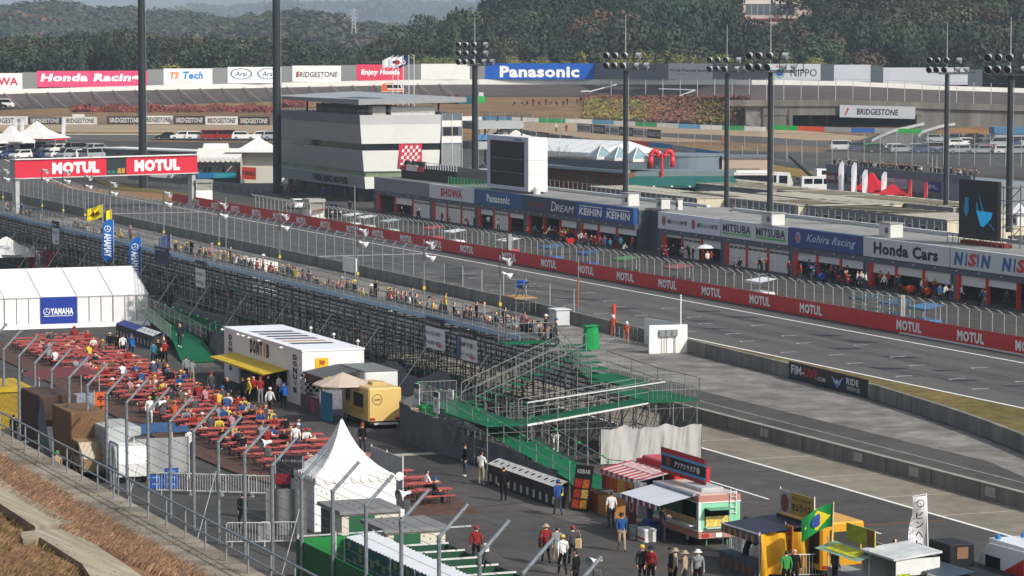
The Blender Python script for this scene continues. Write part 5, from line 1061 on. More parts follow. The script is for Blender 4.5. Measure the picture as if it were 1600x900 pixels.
# guard rail along far edge of the access road
def guard(name,label,pts,h=.8,posts=True,col='#b3b6b6',zf=None):
    w=[PT(*p) for p in pts]; o=thing(name,label,'guard rail',w[0],0); b=MB(); pb=MB(); mt=m(col,.45,.1,.6,metal=.2)
    for p,q in zip(w,w[1:]):
        p=p-w[0]+Vector((0,0,0));q=q-w[0]; n=max(1,int((q-p).length/2.2)); u=Vector((0,0,h)); l=Vector((0,0,h*.45)); d=Vector((0,.15,0))
        b.add([p+l,q+l,q+u,p+u,p+u+d,q+u+d],[(0,1,2,3),(3,2,5,4)],mt)
        for k in range(n):
            r_=p.lerp(q,k/n); pb=MB(); pb.tube(r_+d,r_+u*.9+d,.07,'#8d9090',4); pb.build('post',o)
    b.build('rail',o); return o
guard('guard_rail','long grey barrier along the access road below the gantry',[(200,286),(345,297),(420,303)],1.3,col='#5d6468')
guard('guard_rail','upper pale guard rail curving up the hill road',[(1362,226),(1380,217),(1400,209),(1440,200),(1480,194),(1530,188),(1600,182)],1.0); guard('guard_rail','lower pale guard rail curving round the car park',[(1450,234),(1436,226),(1434,219),(1442,212),(1470,203),(1520,195),(1600,187)],1.0)
sheet('hill_road',[(p.x,p.y) for p in (PT(1350,236),PT(1368,222),PT(1400,209),PT(1440,200),PT(1520,191),PT(1620,183),PT(1620,186),PT(1520,194),PT(1470,202),PT(1440,212),PT(1434,219),PT(1440,230),PT(1450,238))],m('#6d6a67',.9,.1,.3),.08,'curving grey hill road')
sheet('hill_slope',[(p.x,p.y) for p in (PT(1450,229),PT(1440,222),PT(1450,212),PT(1520,196),PT(1640,187),PT(1640,215),PT(1500,214))],m('#8a6844',.95,.25,.25,big=.2,bigsc=.05),.07,'brown grass slope')
b=MB(); p=PT(1580,226); o=thing('blue_shed','low blue and white shed above the hillside car park','shed',p,0); b.box(-3,6,0,6,0,3,'#a9abae'); b.build('wall',o); b=MB(); b.box(-3.2,6.2,-.2,6.2,2,3.2,'#4a7290'); b.build('roof',o)
# fences of the infield
def infence(label,pts,h,step,cab):
    w=[PT(*p) for p in pts]; o=thing('mesh_fence',label,'fence',w[0],0); pb=MB(); nm=MB(); pr=None
    for p,q in zip(w,w[1:]):
        p=p-w[0];q=q-w[0]; n=max(1,int((q-p).length/step)); u=Vector((0,0,h))
        nm.add([p,q,q+u,p+u],[(0,1,2,3)],netmat(.16,'#6d6f70'))
        for k in range(n):
            c_=p.lerp(q,k/n)
            if pr is None: x=MB(); x.tube((0,0,0),(0,0,h),.075,FPOST,4); pr=x.build('post',o); y=pr
            else: y=pr.copy(); C.objects.link(y)
            y.location=c_
        for z in cab: pb.tube(p+Vector((0,0,z)),q+Vector((0,0,z)),.035,WIRE,3)
    nm.build('netting',o); pb.build('cable',o)
infence('long tall fence of thin posts before the hillside car park',[(1205,246),(1300,248),(1450,247),(1620,249)],4.4,2.6,(2.3,4.3)); infence('nearer long fence of thin posts below the hillside car park',[(1160,256),(1300,259),(1450,258),(1620,262)],3.2,2.4,(3.1,))
infence('tall dark fence along the tan trap behind the screen',[(745,207),(900,216),(1060,224),(1190,233)],4.2,3.2,(4.1,)); infence('far fence of thin posts along the tan run off',[(440,206),(330,204),(150,203),(-30,204)],2.6,7,(2.5,))
infence('fence of thin posts on the bridge edge',[(1000,190),(1190,195)],.5,40,())
pf=thing('mesh_fence','row of pale posts along the oval banking on the right','fence',inner(1000),0); x=MB(); x.tube((0,0,0),(0,0,4.2),.09,m('#a5a7a6',.5),4); pr=None; o0=inner(1000)
for k in range(24):
    px=955+k*27; c_=inner(px)-o0+Vector((0,.5,0))
    y=x.build('post',pf) if pr is None else pr.copy()
    if pr is None: pr=y
    else: C.objects.link(y)
    y.location=c_
b=MB(); b.path([inner(955+k*27)-o0+Vector((0,.5,4.1)) for k in range(24)],.03,WIRE,3); b.build('cable',pf)
# kit in the infield
peaktent(790,225,4.5,1.2,2.4,'#d9d7d2','small white peaked tent in the tan gravel trap'); bpy.data.objects['peaked_tent.005'].location=PT(806,223)
o=thing('marshal_shelter','small white roofed shelter below the shrub slope','shelter',PT(1150,194),0); b=MB(); b.box(-2,2,-.6,.8,1.2,2.2,'#d9d9d4'); b.build('roof',o); b=MB(); b.box(-1.9,1.9,.5,.7,0,1.2,'#5a6066'); b.build('back_wall',o)
o=thing('flag_marshal_box','bright green marshal box by the infield edge','box',PT(751,161),0); b=MB(); b.box(-.9,.9,0,1.4,0,1.5,'#2aa84a'); b.build('body',o); b=MB(); b.box(-.4,.6,.2,1,1.5,2.3,'#c9cbc9'); b.build('equipment',o)
o=thing('teal_container','low teal container beside the lamp mast','container',PT(731,163),0); b=MB(); b.box(-2,2,0,2,0,1.6,m('#2a6478',.6,.1,1)); b.build('body',o); b=MB(); b.box(-1.9,1.9,-.03,0,.2,1.4,'#245666'); b.build('door',o)
for i,(px,py) in enumerate([(806+q*9,165.5) for q in range(10)]+[(900,162),(906,160)]): person(PT(px+random.uniform(-3,3),py),random.uniform(0,360),random.choice(('sit','stand','sit')),random.choice(('#17181b','#b5211f','#26303f','#4c4f54')),'#26303f',where='on the brown bank below the banking',group='people on the far brown bank')
for px,py,c_ in ((869,207,'#e9e9e6'),(885,208,'#b5211f'),(1129,227,'#d9541f'),(1139,228,'#d9541f'),(1173,194,'#d9541f'),(983,186,'#d9541f'),(998,187,'#b5211f')): person(PT(px,py),200,'stand',c_,c_ if c_!='#e9e9e6' else '#26303f',where='beside the infield track',group='marshals beside the infield track')
# five flagpoles
for i,(px,c_,k) in enumerate(((614,'#d8d8da','cloth'),(622,'#d8d8da','cloth'),(630,'#e2e0de','disc'),(639,'#1f2f66','emblem'),(647,None,None))):
    Y=570; p=PT(px,200); p=Q(px,172,560); zb=zt(560); o=thing('flagpole',('white flagpole with '+{0:'plain white flag',1:'white and black flag',2:'red disc flag',3:'dark blue emblem flag',4:'no flag'}[i]+' above the tower roof'),'flagpole',(p.x,560,zb),0,'flagpoles above the tower roof'); H=Q(px,86,560).z-zb; b=MB(); b.tube((0,0,0),(0,0,H),.07,'#d6d8d8',5); b.build('pole',o)
    if c_:
        b=MB(); b.grid(lambda u,v:(-u*1.9,.12*math.sin(u*6+i),H-.1-1.5*v-u*.9),6,3,m(c_,.7)); f=b.build('flag',o); b=MB()
        if k=='disc': b.lathe([(.001,0),(.42,0)],'#b3202c',(-.95,-.16,H-1.3),12,(0,1,0))
        elif k=='emblem': b.lathe([(.2,0),(.38,0)],'#d8d8e0',(-.95,-.16,H-1.3),12,(0,1,0)); b.lathe([(.001,0),(.14,0)],'#c23a3a',(-.95,-.17,H-1.3),10,(0,1,0))
        elif i==1: b.poly([(-.3,-.2,H-.9),(-.9,-.2,H-1.1),(-.9,-.2,H-1.5),(-.3,-.2,H-1.3)],'#1d1d1f')
        if b.V: b.build('emblem',f)
# pylon on the far hill and hotel
p=Q(553,46,1440); o=thing('pylon','thin pale lattice power pylon on the far hill','pylon',p,0); H=(46-13)*1440/FPX; b=MB(); PYM='#b9bfc2'
for sx,sy in ((-1,-1),(1,-1),(1,1),(-1,1)): b.tube((sx*1.0,sy*1.0,-2),(sx*.15,sy*.15,H),.14,PYM,4)
for z in (.45,.62,.78): b.tube((-2.0,0,H*z+1),(2.0,0,H*z+1),.14,PYM,4)
for k in range(6): z=k*H/6; r0=1-.85*k/6; r1=1-.85*(k+1)/6; b.tube((-r0,-r0,z),(r1,-r1,z+H/6),.08,PYM,3); b.tube((r0,-r0,z),(-r1,-r1,z+H/6),.08,PYM,3)
b.build('lattice',o)
Y=948; p=Q(1204,30,Y); o=thing('hotel','pink white hotel with tall windows among the trees','building',(p.x,Y,p.z-3),0); sc_=Y/FPX; b=MB(); HW=m('#cbb9ae',.6,.05,.2); b.box(-43*sc_,46*sc_,0,20,0,14,HW); b.box(46*sc_,300*sc_,14,30,4.4,15,HW); b.build('wall',o); b=MB(); b.box(-44*sc_,47*sc_,-.4,0,2.6,3.2,m('#8d3a34',.7)); b.box(-43*sc_,46*sc_,-.3,0,7.6,8.3,'#d8cdc4'); b.build('cornice',o)
for k in range(8):
    b=MB(); b.box((-38+k*9.5)*sc_,(-30+k*9.5)*sc_,-.15,-.02,4.4,7.3,m('#58636b',.3)); b.build('window',o)
for k in range(5):
    b=MB(); b.box((-34+k*16)*sc_,(-28+k*16)*sc_,-.15,-.02,9.2,11,m('#4a545c',.3)); b.build('window',o)
for k in range(12):
    b=MB(); b.box((60+k*17)*sc_,(65+k*17)*sc_,13.8,13.98,6.2,8.4,m('#6d747a',.3)); b.build('window',o)
# ---------------------------------------------------------------- temporary grandstand
from mathutils import noise
def fold(x,y,k=1.0):
    n=noise.noise
    return k*(.30*n(Vector((x*.35,y*.5,3)))+.16*n(Vector((x*.9+y*.6,y*.9-x*.2,7)))+.09*n(Vector((x*2.3-y*1.5,y*1.2,1))))
SC=m('#777a79',.5,.2,2,metal=.3); SC_SHADE=m('#3f4342',.7,.3,2,metal=.1); GRN=m('#125a3e',.8,.2,1.2); TARP=m('#606266',.8,.08,1.2,big=.07,bigsc=.3); TARPW=m('#a3a29f',.8,.07,1.5,big=.05,bigsc=.4); DECK=m('#505355',.8,.2,1)  # second steel: darker copy for tubes under the deck, shade painted in
S0=-150.0; V0=-34.8; LEN=188.0
gs=thing('grandstand','long temporary scaffold grandstand seen from behind along the track','grandstand',T(S0,V0))
b=MB(); b.box(0,LEN,0,1.5,5.68,5.8,DECK); b.box(0,LEN,-.06,0,5.62,5.9,m('#7f9db4',.5,.1,1)); b.build('walkway',gs)
b=MB()
for k in range(8): b.box(0,LEN,1.5+k*.85,2.35+k*.85,5.25-k*.55-.06,5.25-k*.55,DECK); b.box(0,LEN,1.55+k*.85,1.9+k*.85,5.25-k*.55+.36,5.25-k*.55+.42,m('#4f6270',.6,.15,1))
b.build('seating_tier',gs)
b=MB(); n=int(LEN/1.8)
for k in range(n+1):
    x=k*1.8; b.tube((x,0,5.8),(x,0,7.15),.03,SC,4)
for z in (6.3,6.75,7.15): b.tube((0,0,z),(LEN,0,z),.026,SC,4)
for k in range(int(LEN/.45)): b.tube((k*.45,.02,5.85),(k*.45,.02,6.75),.010,SC,3,cap=False)
b.build('guard_rail',gs)
b=MB()
for k in range(n+1):
    x=k*1.8
    for j,(y,h) in enumerate(((.1,5.6),(1.9,5.2),(3.6,4.1),(5.4,3.0),(7.6,1.6))):
        b.tube((x,y,0),(x,y,h),.032,SC if j==0 else SC_SHADE,4,cap=False)
    for z in (1.6,3.4,5.2): b.tube((x,.1,z),(x,1.9+ (3.4-z if z<3.4 else 0)*2,z),.026,SC_SHADE,3,cap=False)
    if k%2==0: b.tube((x,.1,1.6),(x+1.8,.1,3.4),.026,SC,3,cap=False)
    else: b.tube((x+1.8,.1,3.4),(x,.1,5.2),.026,SC,3,cap=False)
    if k%3==0: b.tube((x,.1,.2),(x,3.4,4.4),.028,SC_SHADE,3,cap=False)
    r_=random.random()
    if r_<.5: b.tube((x,1.9,.3),(x+1.8,1.9,2.6+r_*3),.026,SC_SHADE,3,cap=False)
    if r_>.3: b.tube((x+1.8,3.6,.3),(x,3.6,3.8),.026,SC_SHADE,3,cap=False)
for y in (.1,1.9,3.6,5.4):
    for z in (.8,1.6,2.5,3.4,4.3,5.2):
        if y<1 or z<6-y*.7: b.tube((0,y,z),(LEN,y,z),.027,SC if y<1 else SC_SHADE,3,cap=False)
for k in range(0,n,2):
    for z in (1.62,3.42):
        if random.random()<.6: b.box(k*1.8,k*1.8+1.8,random.choice((.3,1.2,2.2)),random.choice((2.4,2.8)),z,z+.05,random.choice((SC_SHADE,DECK,GRN)))
for k in range(700):
    x=random.uniform(0,LEN); y=random.choice((.3,1.0,1.9,2.8,3.6)); z=random.uniform(.3,4.4); d=random.choice(((1.8,0,0),(1.8,0,1.6),(-1.8,0,1.6),(0,1.5,0),(.9,0,.0))); b.tube((x,y,z),(x+d[0],y+d[1],min(5.4,z+d[2])),.024,random.choice((SC,SC_SHADE,SC_SHADE)),3,cap=False)
tag(b.build('scaffold_frame',gs),None,None,None,'stuff')
for k in range(18):
    x=8+k*10.2; b=MB(); b.tube((x,-2.6,0),(x+1.2,.05,4.3),.04,m('#b0b2b0',.5,.1,2,metal=.2),5); b.build('raking_prop',gs)
for k in range(16):
    x=12+k*11.3; b=MB(); b.tube((x,.0,5.4),(x+3.0,-.05,1.2),.035,SC,4); b.build('diagonal_brace',gs)
b=MB(); b.grid(lambda u,v:(86+u*96,-.45-(1-v)*.9+fold(u*130,v*.9,1.1),(2.1+1.1*noise.noise(Vector((u*22,0,5))))*v),200,6,TARP); b.build('skirt_sheet',gs)
b=MB(); b.box(160,187.6,-1.9,-1.75,0,.75,m('#a5a8a8',.8,.1,.6)); b.build('low_panel',gs)
def hang(px,pyt,wid,hei,lines,label,head='#2e2f33',body_='#c9cad0',arrow=False,tilt=.05,v=-34.95):
    s=on_line(px,v,4.6); z=CAMH+ray(px,pyt).z*T(s,v).y/ray(px,pyt).y; o=thing('hanging_banner',label,'banner',T(s,v,z-hei)); b=MB(); hh=hei*.3
    fn=lambda u,q:(-wid/2+wid*u+tilt*(1-q),-.10*math.sin(u*3.1)-.02,hei*.0+(hei-hh)*q); b.grid(fn,5,5,m(body_,.7,.05,1)); b.grid(lambda u,q:(-wid/2+wid*u+tilt*.2*(1-q)-.02,-.10*math.sin(u*3.1)-.03,(hei-hh)+hh*q),5,2,m(head,.7,.05,1)); b.build('cloth',o); t=MB()
    for i,(tx,hq,sz) in enumerate(lines): t.text(tx,(0,-.16,hei*hq),(1,0,0),(0,0,1),hei*sz,'#1d1e22' if hq<.7 else '#c9c9d0',wid*.72,.015)
    if arrow:
        for hq in ((.14,) if arrow==1 else (.14,)): t.poly([(wid*.2,-.17,hei*hq+.05),(wid*.32,-.17,hei*hq+.05),(wid*.32,-.17,hei*hq+.12),(wid*.45,-.17,hei*hq),(wid*.32,-.17,hei*hq-.12),(wid*.32,-.17,hei*hq-.05),(wid*.2,-.17,hei*hq-.05)],'#b3242a')
    t.build('lettering',o); return o
hang(680,497,3.5,1.95,(('ビクトリースタンド V6',.84,.1),('No. 755~809',.5,.13),('No.800~875',.2,.13)),'seat number banner with red arrow, left of two on the grandstand back',arrow=2)
hang(731,514,3.3,1.95,(('ビクトリースタンド V6',.84,.1),('車椅子席',.5,.17),('15~115',.2,.1)),'white banner with blue edge and red arrow on the grandstand back',arrow=1)
b=MB(); b.add([(-1.62,-.14,.02),(-1.1,-.15,.02),(-1.1,-.16,1.36),(-1.62,-.14,1.36)],[(0,1,2,3)],'#2f4f86'); b.build('blue_edge',[o for o in C.objects if o.name.startswith('hanging_banner')][-1])
hang(312,407,2.9,2.1,(('ビクトリースタンド V5',.84,.1),('No. 600~655',.5,.12),('No. 660~715',.2,.12)),'pale banner with red arrow below the white capped spectators',arrow=1)
hang(86,345,3.0,2.2,(('V4',.84,.1),('No. 300~355',.5,.12)),'white banner with red marks near the far end of the stand',arrow=1)
hang(252,386,4.6,1.4,(('スタンド',.84,.1),('VICTORY STAND',.4,.2)),'navy blue banner tied below the walkway',head='#22263c',body_='#262c48')
# loudspeaker poles
HORN=m('#d2d4d2',.4,.06,1)
def speaker(par,c,ax,k=.72):
    b=MB(); b.lathe([(.36*k,.34*k),(.37*k,.36*k),(.30*k,.2*k),(.16*k,-.05*k),(.10*k,-.25*k),(.12*k,-.3*k),(.12*k,-.5*k),(.001,-.52*k)],HORN,c,12,ax); b.lathe([(.001,-.1*k),(.34*k,.33*k)],m('#8d9295',.5),c,12,ax); b.lathe([(.001,.3*k),(.08*k,.2*k)],HORN,c,8,ax); return b.build('horn_speaker',par,True)
for i,(px,py) in enumerate(((4,262),(65,262),(98,264),(132,272),(171,282),(255,297),(341,314),(436,331),(558,354),(662,374),(781,399))):
    v=-33.4; s=on_line(px,v,8); p=T(s,v); zt_=CAMH+ray(px,py).z*p.y/ray(px,py).y
    o=thing('speaker_pole','grey pole with two white horn loudspeakers on the grandstand walkway','loudspeaker',T(s,v,5.8),YAW,'loudspeaker poles along the grandstand'); H=zt_-5.8; b=MB(); b.tube((0,0,0),(0,0,H),.055,SC,6); b.tube((0,0,H-.25),(.5,.3,H-.25),.03,SC,4); b.tube((0,0,H-1.15),(.5,.3,H-1.15),.03,SC,4); b.box(-.09,.09,-.09,.09,1.3,1.5,'#b8a03a'); b.build('pole',o); speaker(o,(.45,.3,H-.3),(.75,.6,-.35)); speaker(o,(.35,.35,H-1.2),(.3,.9,-.5))
for px,py in ((352,308),(554,290),(901,402)):
    s=on_line(px,-31.5 if px<600 else -4,3); v=-31.5 if px<600 else wv(s); p=T(s,v); H=CAMH+ray(px,py).z*p.y/ray(px,py).y; o=thing('thin_pole','thin pole with orange lower part '+('beside the white tent box' if px<400 else 'behind the white board' if px<600 else 'on the concrete wall'),'pole',p,YAW); b=MB(); b.tube((0,0,0),(0,0,H),.05,SC,5); b.tube((0,0,1.5),(0,0,4),.07,m('#9c4f2c',.7),6); b.build('pole',o)
# end platforms, stairs and ramps of the stand
def rail(b,pts,h=1.15,n=None,mt=SC,bars=0.0):
    for p,q in zip(pts,pts[1:]):
        p=Vector(p);q=Vector(q); L=(q-p).length; k=max(1,int(L/1.6)); u=Vector((0,0,h))
        for i in range(k+1): a=p.lerp(q,i/k); b.tube(a,a+u,.028,mt,4)
        b.tube(p+u,q+u,.028,mt,4); b.tube(p+u*.5,q+u*.5,.024,mt,4)
        if bars:
            for i in range(int(L/bars)): a=p.lerp(q,i*bars/L); b.tube(a+u*.08,a+u,.011,mt,3,cap=False)
def frame(b,x0,x1,y0,y1,z,step=1.7):
    nx=max(1,round((x1-x0)/step));ny=max(1,round((y1-y0)/step))
    for i in range(nx+1):
        for j in range(ny+1):
            x=x0+(x1-x0)*i/nx;y=y0+(y1-y0)*j/ny; b.tube((x,y,0),(x,y,z),.03,SC,4)
            if i<nx: b.tube((x,y,z-.35),(x+(x1-x0)/nx,y,z-.35),.024,SC,3); b.tube((x,y,z*.45),(x+(x1-x0)/nx,y,z*.45),.024,SC,3); b.tube((x,y,.2),(x+(x1-x0)/nx,y,z-.4),.02,SC_SHADE,3)
            if j<ny: b.tube((x,y,z-.35),(x,y+(y1-y0)/ny,z-.35),.024,SC,3); b.tube((x,y,.2),(x,y+(y1-y0)/ny,z-.4),.02,SC_SHADE,3)
def clamps(b,pts):
    for p in pts: b.lathe([(.001,-.07),(.08,-.04),(.08,.04),(.001,.07)],m('#1fa34a',.5),p,6)
st=thing('access_ramp','green decked scaffold ramps and stairs at the near end of the grandstand','ramp',T(38,-34.8)); X=lambda s:s-38; Yv=lambda v:v+34.8
d=MB()
d.box(X(38),X(39.3),Yv(-36.3),Yv(-33),5.55,5.62,GRN)
d.box(X(38),X(45.5),Yv(-31.6),Yv(-29.4),3.55,3.62,GRN); d.box(X(45.5),X(51.2),Yv(-32.4),Yv(-29.3),3.25,3.32,GRN)
d.add([(X(49.4),Yv(-32.4),3.3),(X(51.2),Yv(-32.4),3.3),(X(51.2),Yv(-39.6),2.42),(X(49.4),Yv(-39.6),2.42)],[(3,2,1,0)],GRN)
d.add([(X(51.21),Yv(-32.4),3.2),(X(51.21),Yv(-32.4),3.28),(X(51.21),Yv(-39.6),2.40),(X(51.21),Yv(-39.6),2.28)],[(3,2,1,0)],'#c9c9c6')
d.box(X(44.0),X(51.2),Yv(-42.0),Yv(-39.6),2.33,2.40,GRN); d.box(X(39),X(44),Yv(-41.5),Yv(-39.2),2.33,2.40,GRN)
d.add([(X(46.5),Yv(-41.9),2.41),(X(46.5),Yv(-39.8),2.41),(X(57.5),Yv(-37.6),.08),(X(57.5),Yv(-39.6),.08)],[(0,3,2,1)],GRN); d.add([(X(57.4),Yv(-40.0),.09),(X(57.4),Yv(-36.0),.09),(X(60.5),Yv(-36.0),.06),(X(60.5),Yv(-40.0),.06)],[(0,3,2,1)],GRN)
d.build('deck',st); d=MB()
for k in range(11):
    t=k/11; d.box(X(40.2),X(42.4),Yv(-39.3)+k*.62,Yv(-39.3)+k*.62+.5,2.45+k*.26,2.5+k*.26,GRN)
for k in range(7): d.box(X(39.3)+k*.8,X(39.3)+k*.8+.7,Yv(-33.2),Yv(-31.4),5.4-k*.27,5.45-k*.27,GRN)
for k in range(9): d.box(X(38.2),X(40),Yv(-33)+k*.6,Yv(-33)+k*.6+.5,5.3-k*.4,5.36-k*.4,m('#5a6e68',.7))
d.build('stair_tread',st); d=MB()
frame(d,X(38.3),X(45.4),Yv(-31.5),Yv(-29.4),3.55); frame(d,X(45.6),X(51.1),Yv(-32.3),Yv(-29.4),3.25); frame(d,X(49.4),X(51.2),Yv(-39.6),Yv(-32.5),2.35,1.9); frame(d,X(44),X(49),Yv(-38.6),Yv(-33),2.2,1.5); frame(d,X(39.2),X(51.1),Yv(-41.9),Yv(-39.3),2.33,2.0); frame(d,X(38.3),X(44),Yv(-38.5),Yv(-32),2.6,1.9); frame(d,X(38.2),X(40),Yv(-36),Yv(-30),4.2,1.9); d.build('scaffold_frame',st); d=MB()
rail(d,[(X(51.2),Yv(-39.6),2.42),(X(51.2),Yv(-32.4),3.3)],1.15,bars=.0); rail(d,[(X(51.2),Yv(-32.4),3.3),(X(51.2),Yv(-29.3),3.3),(X(45.5),Yv(-29.3),3.3),(X(38.1),Yv(-29.3),3.6)],1.25,bars=.28)
rail(d,[(X(49.4),Yv(-39.4),2.42),(X(49.4),Yv(-32.4),3.3)],1.15); rail(d,[(X(46.5),Yv(-41.95),2.41),(X(57.5),Yv(-39.7),.1)],1.05,mt=SC); rail(d,[(X(48.5),Yv(-39.5),2.2),(X(57.5),Yv(-37.5),.1),(X(60.5),Yv(-36),.1)],1.05)
rail(d,[(X(46.5),Yv(-41.95),2.41),(X(39),Yv(-41.6),2.4),(X(39),Yv(-39.2),2.4)],1.15,bars=.28); rail(d,[(X(40.1),Yv(-39.3),2.4),(X(40.1),Yv(-32.5),5.2)],1.15,bars=.26); rail(d,[(X(42.5),Yv(-39.3),2.4),(X(42.5),Yv(-32.5),5.2)],1.15,bars=.26)
rail(d,[(X(38),Yv(-36.2),5.62),(X(39.3),Yv(-36.2),5.62),(X(39.3),Yv(-33.3),5.62),(X(45.2),Yv(-33.3),3.7)],1.15,bars=.28); rail(d,[(X(44.2),Yv(-39.4),2.4),(X(49.3),Yv(-39.4),2.4)],1.15)
d.tube((X(51.25),Yv(-39.6),3.58),(X(51.25),Yv(-31.4),4.4),.045,'#b9bbb9',5); d.build('handrail',st); d=MB()
clamps(d,[(X(51.2),Yv(-39.6)+k*2.0,3.55+k*.21) for k in range(5)]+[(X(46.5)+k*2.2,Yv(-41.95)+k*.45,3.45-k*.47) for k in range(6)]+[(X(48.5)+k*2.2,Yv(-39.5)+k*.45,3.2-k*.47) for k in range(5)]+[(X(39)+k*2,Yv(-41.6),3.5) for k in range(4)]+[(X(57.5)+k*.8,Yv(-37.5)+k*.4,1.0) for k in range(4)]); d.build('green_clamp',st)
d=MB(); d.grid(lambda u,v:(X(27.5)+u*30,Yv(-37.0)-min(1,u*3)*5.2+max(0,u-.55)*4+fold(u*44,v*.9,.9),v*(2.15-max(0,u-.45)*2.6+.12*math.sin(u*25))),90,6,TARP); d.build('grey_sheet',st)
d=MB(); d.grid(lambda u,v:(X(51.55)+fold(u*13,v*.8,.8),Yv(-35.4)+u*6.1,.03+v*(1.95+.3*noise.noise(Vector((u*7,2,0))))),110,10,TARPW); d.grid(lambda u,v:(X(46)+u*5.5,Yv(-29.35)+.08*math.sin(u*15),.03+v*1.95),20,4,TARPW); d.build('white_sheet',st)
for (s,v,z,tx) in ((38.9,-41.7,2.5,'V6'),(43.3,-42.1,2.5,'P')):
    d=MB(); d.box(X(s),X(s)+.9,Yv(v)-.08,Yv(v)-.04,z-.2,z+1.0,'#c9cad0'); d.box(X(s),X(s)+.9,Yv(v)-.09,Yv(v)-.08,z+.7,z+1.0,'#34353a'); d.text(tx,(X(s)+.45,Yv(v)-.11,z+.3),(1,0,0),(0,0,1),.4,'#2f5a94'); d.build('notice_board',st)
for (s,v,z) in ((45.5,-42.05,3.3),(60.4,-40.0,.5)):
    d=MB(); d.box(X(s),X(s)+.8,Yv(v)-.06,Yv(v)-.02,z,z+.55,'#d8d8d4'); d.text('出口',(X(s)+.4,Yv(v)-.08,z+.28),(1,0,0),(0,0,1),.26,'#55585c'); d.build('white_notice',st)
# ramp by the white tent
st2=thing('access_ramp','green decked ramp with mesh rails beside the long white tent','ramp',T(-40,-40.6)); X2=lambda s:s+40; Y2=lambda v:v+40.6
d=MB(); d.add([(X2(-9.5),Y2(-42.4),.06),(X2(-9.5),Y2(-39.8),.06),(X2(-20),Y2(-37.9),.75),(X2(-20),Y2(-40.3),.75)],[(0,1,2,3)],GRN); d.add([(X2(-20),Y2(-40.3),.76),(X2(-20),Y2(-37.9),.76),(X2(-38),Y2(-36.0),1.5),(X2(-38),Y2(-38.4),1.5)],[(0,1,2,3)],GRN); d.box(X2(-36),X2(0),Y2(-37.8),Y2(-35.6),1.5,1.56,GRN); d.build('deck',st2); d=MB()
rail(d,[(X2(-20),Y2(-40.4),.76),(X2(-38),Y2(-38.5),1.5)],1.1,bars=.25); rail(d,[(X2(-18),Y2(-38.2),.7),(X2(-36),Y2(-37.8),1.5)],1.1,bars=.3); rail(d,[(X2(-36),Y2(-35.7),1.56),(X2(0),Y2(-35.7),1.56)],1.1); rail(d,[(X2(-38),Y2(-38.5),1.5),(X2(-38),Y2(-35.8),1.5)],1.1,bars=.25); rail(d,[(X2(-18),Y2(-37.9),.9),(X2(0),Y2(-37.9),1.5)],1.2); frame(d,X2(-36),X2(0),Y2(-37.7),Y2(-35.8),1.5,2.4); d.build('handrail',st2); d=MB()
clamps(d,[(X2(-36)+k*2,Y2(-35.7),2.6) for k in range(17)]+[(X2(-36)+k*2.4,Y2(-37.8),2.5-k*.03) for k in range(9)]+[(X2(-20)-k*2.2,Y2(-40.4)+k*.22,1.8+k*.08) for k in range(8)]); d.build('green_clamp',st2); d=MB(); d.grid(lambda u,v:(X2(-17.5)+u*19.5,Y2(-37.9)-u*2.2-(1-v)*.3+fold(u*19,v*1.7,.8),v*(1.65+.15*math.sin(u*11))),50,5,TARP); d.build('grey_sheet',st2)
for s in (-6.5,-4.6): 
    d=MB(); d.box(X2(s),X2(s)+.9,Y2(-38.05),Y2(-38.0),1.5,2.7,'#b9bbc4'); d.box(X2(s),X2(s)+.9,Y2(-38.07),Y2(-38.05),2.4,2.7,'#45475a'); d.build('notice_board',st2)
# things between stand and wall
tp=T(on_line(923,-14,.5),-14); o=thing('covered_equipment','equipment under a bright green tarp behind the wall','cover',P(923,545),YAW); b=MB(); b.grid(lambda u,v:((.55+.18*(1-v)+.05*math.sin(u*25))*math.cos(u*6.283),(.5+.15*(1-v)+.05*math.cos(u*31))*math.sin(u*6.283),1.75*v+.05*math.sin(u*12)),24,6,m('#0f8a46',.7,.12,2)); b.add([(-.6,-.55,1.72),(.6,-.55,1.72),(.6,.55,1.8),(-.6,.55,1.8)],[(0,1,2,3)],m('#0f8a46',.7,.12,2)); b.build('tarp',o)
o=thing('white_cabinet','white steel cabinet against the concrete wall','cabinet',P(874,509),YAW); b=MB(); b.bb(0,0,.1,1.6,1.2,1.25,m('#b9bcbc',.5,.08,1),.05); b.box(-.9,.9,-.7,.7,1.35,1.42,'#c9cccc'); b.build('body',o); b=MB(); b.box(-.3,-.28,-.62,-.6,.2,1.3,'#7d8182'); b.build('door',o)
o=thing('camera_platform','timber topped scaffold camera platform by the wall','platform',P(812,492),YAW); b=MB(); b.box(-1.5,1.5,-1,1,1.5,1.6,m('#a8835a',.8,.2,2)); b.build('deck',o); b=MB(); frame(b,-1.4,1.4,-.9,.9,1.5); rail(b,[(-1.4,.9,1.6),(1.4,.9,1.6),(1.4,-.9,1.6)]); b.build('scaffold_frame',o)
o=thing('television_camera','television camera under a blue rain cover on tripod','camera',P(815,493)+Vector((0,0,1.6)),YAW+.5); b=MB()
for a in (0,2.1,4.2): b.tube((0,0,1.0),(.5*math.cos(a),.5*math.sin(a),0),.03,'#1a1b1d',4)
b.build('tripod',o); b=MB(); b.bb(0,0,1.0,.9,.4,.42,m('#1a55a8',.7,.15,3),.1); b.bb(-.35,0,.75,.35,.35,.5,m('#1a55a8',.7,.15,3),.1); b.build('rain_cover',o); b=MB(); b.tube((.4,0,1.2),(.75,0,1.2),.1,'#17181a',8); b.build('lens',o)
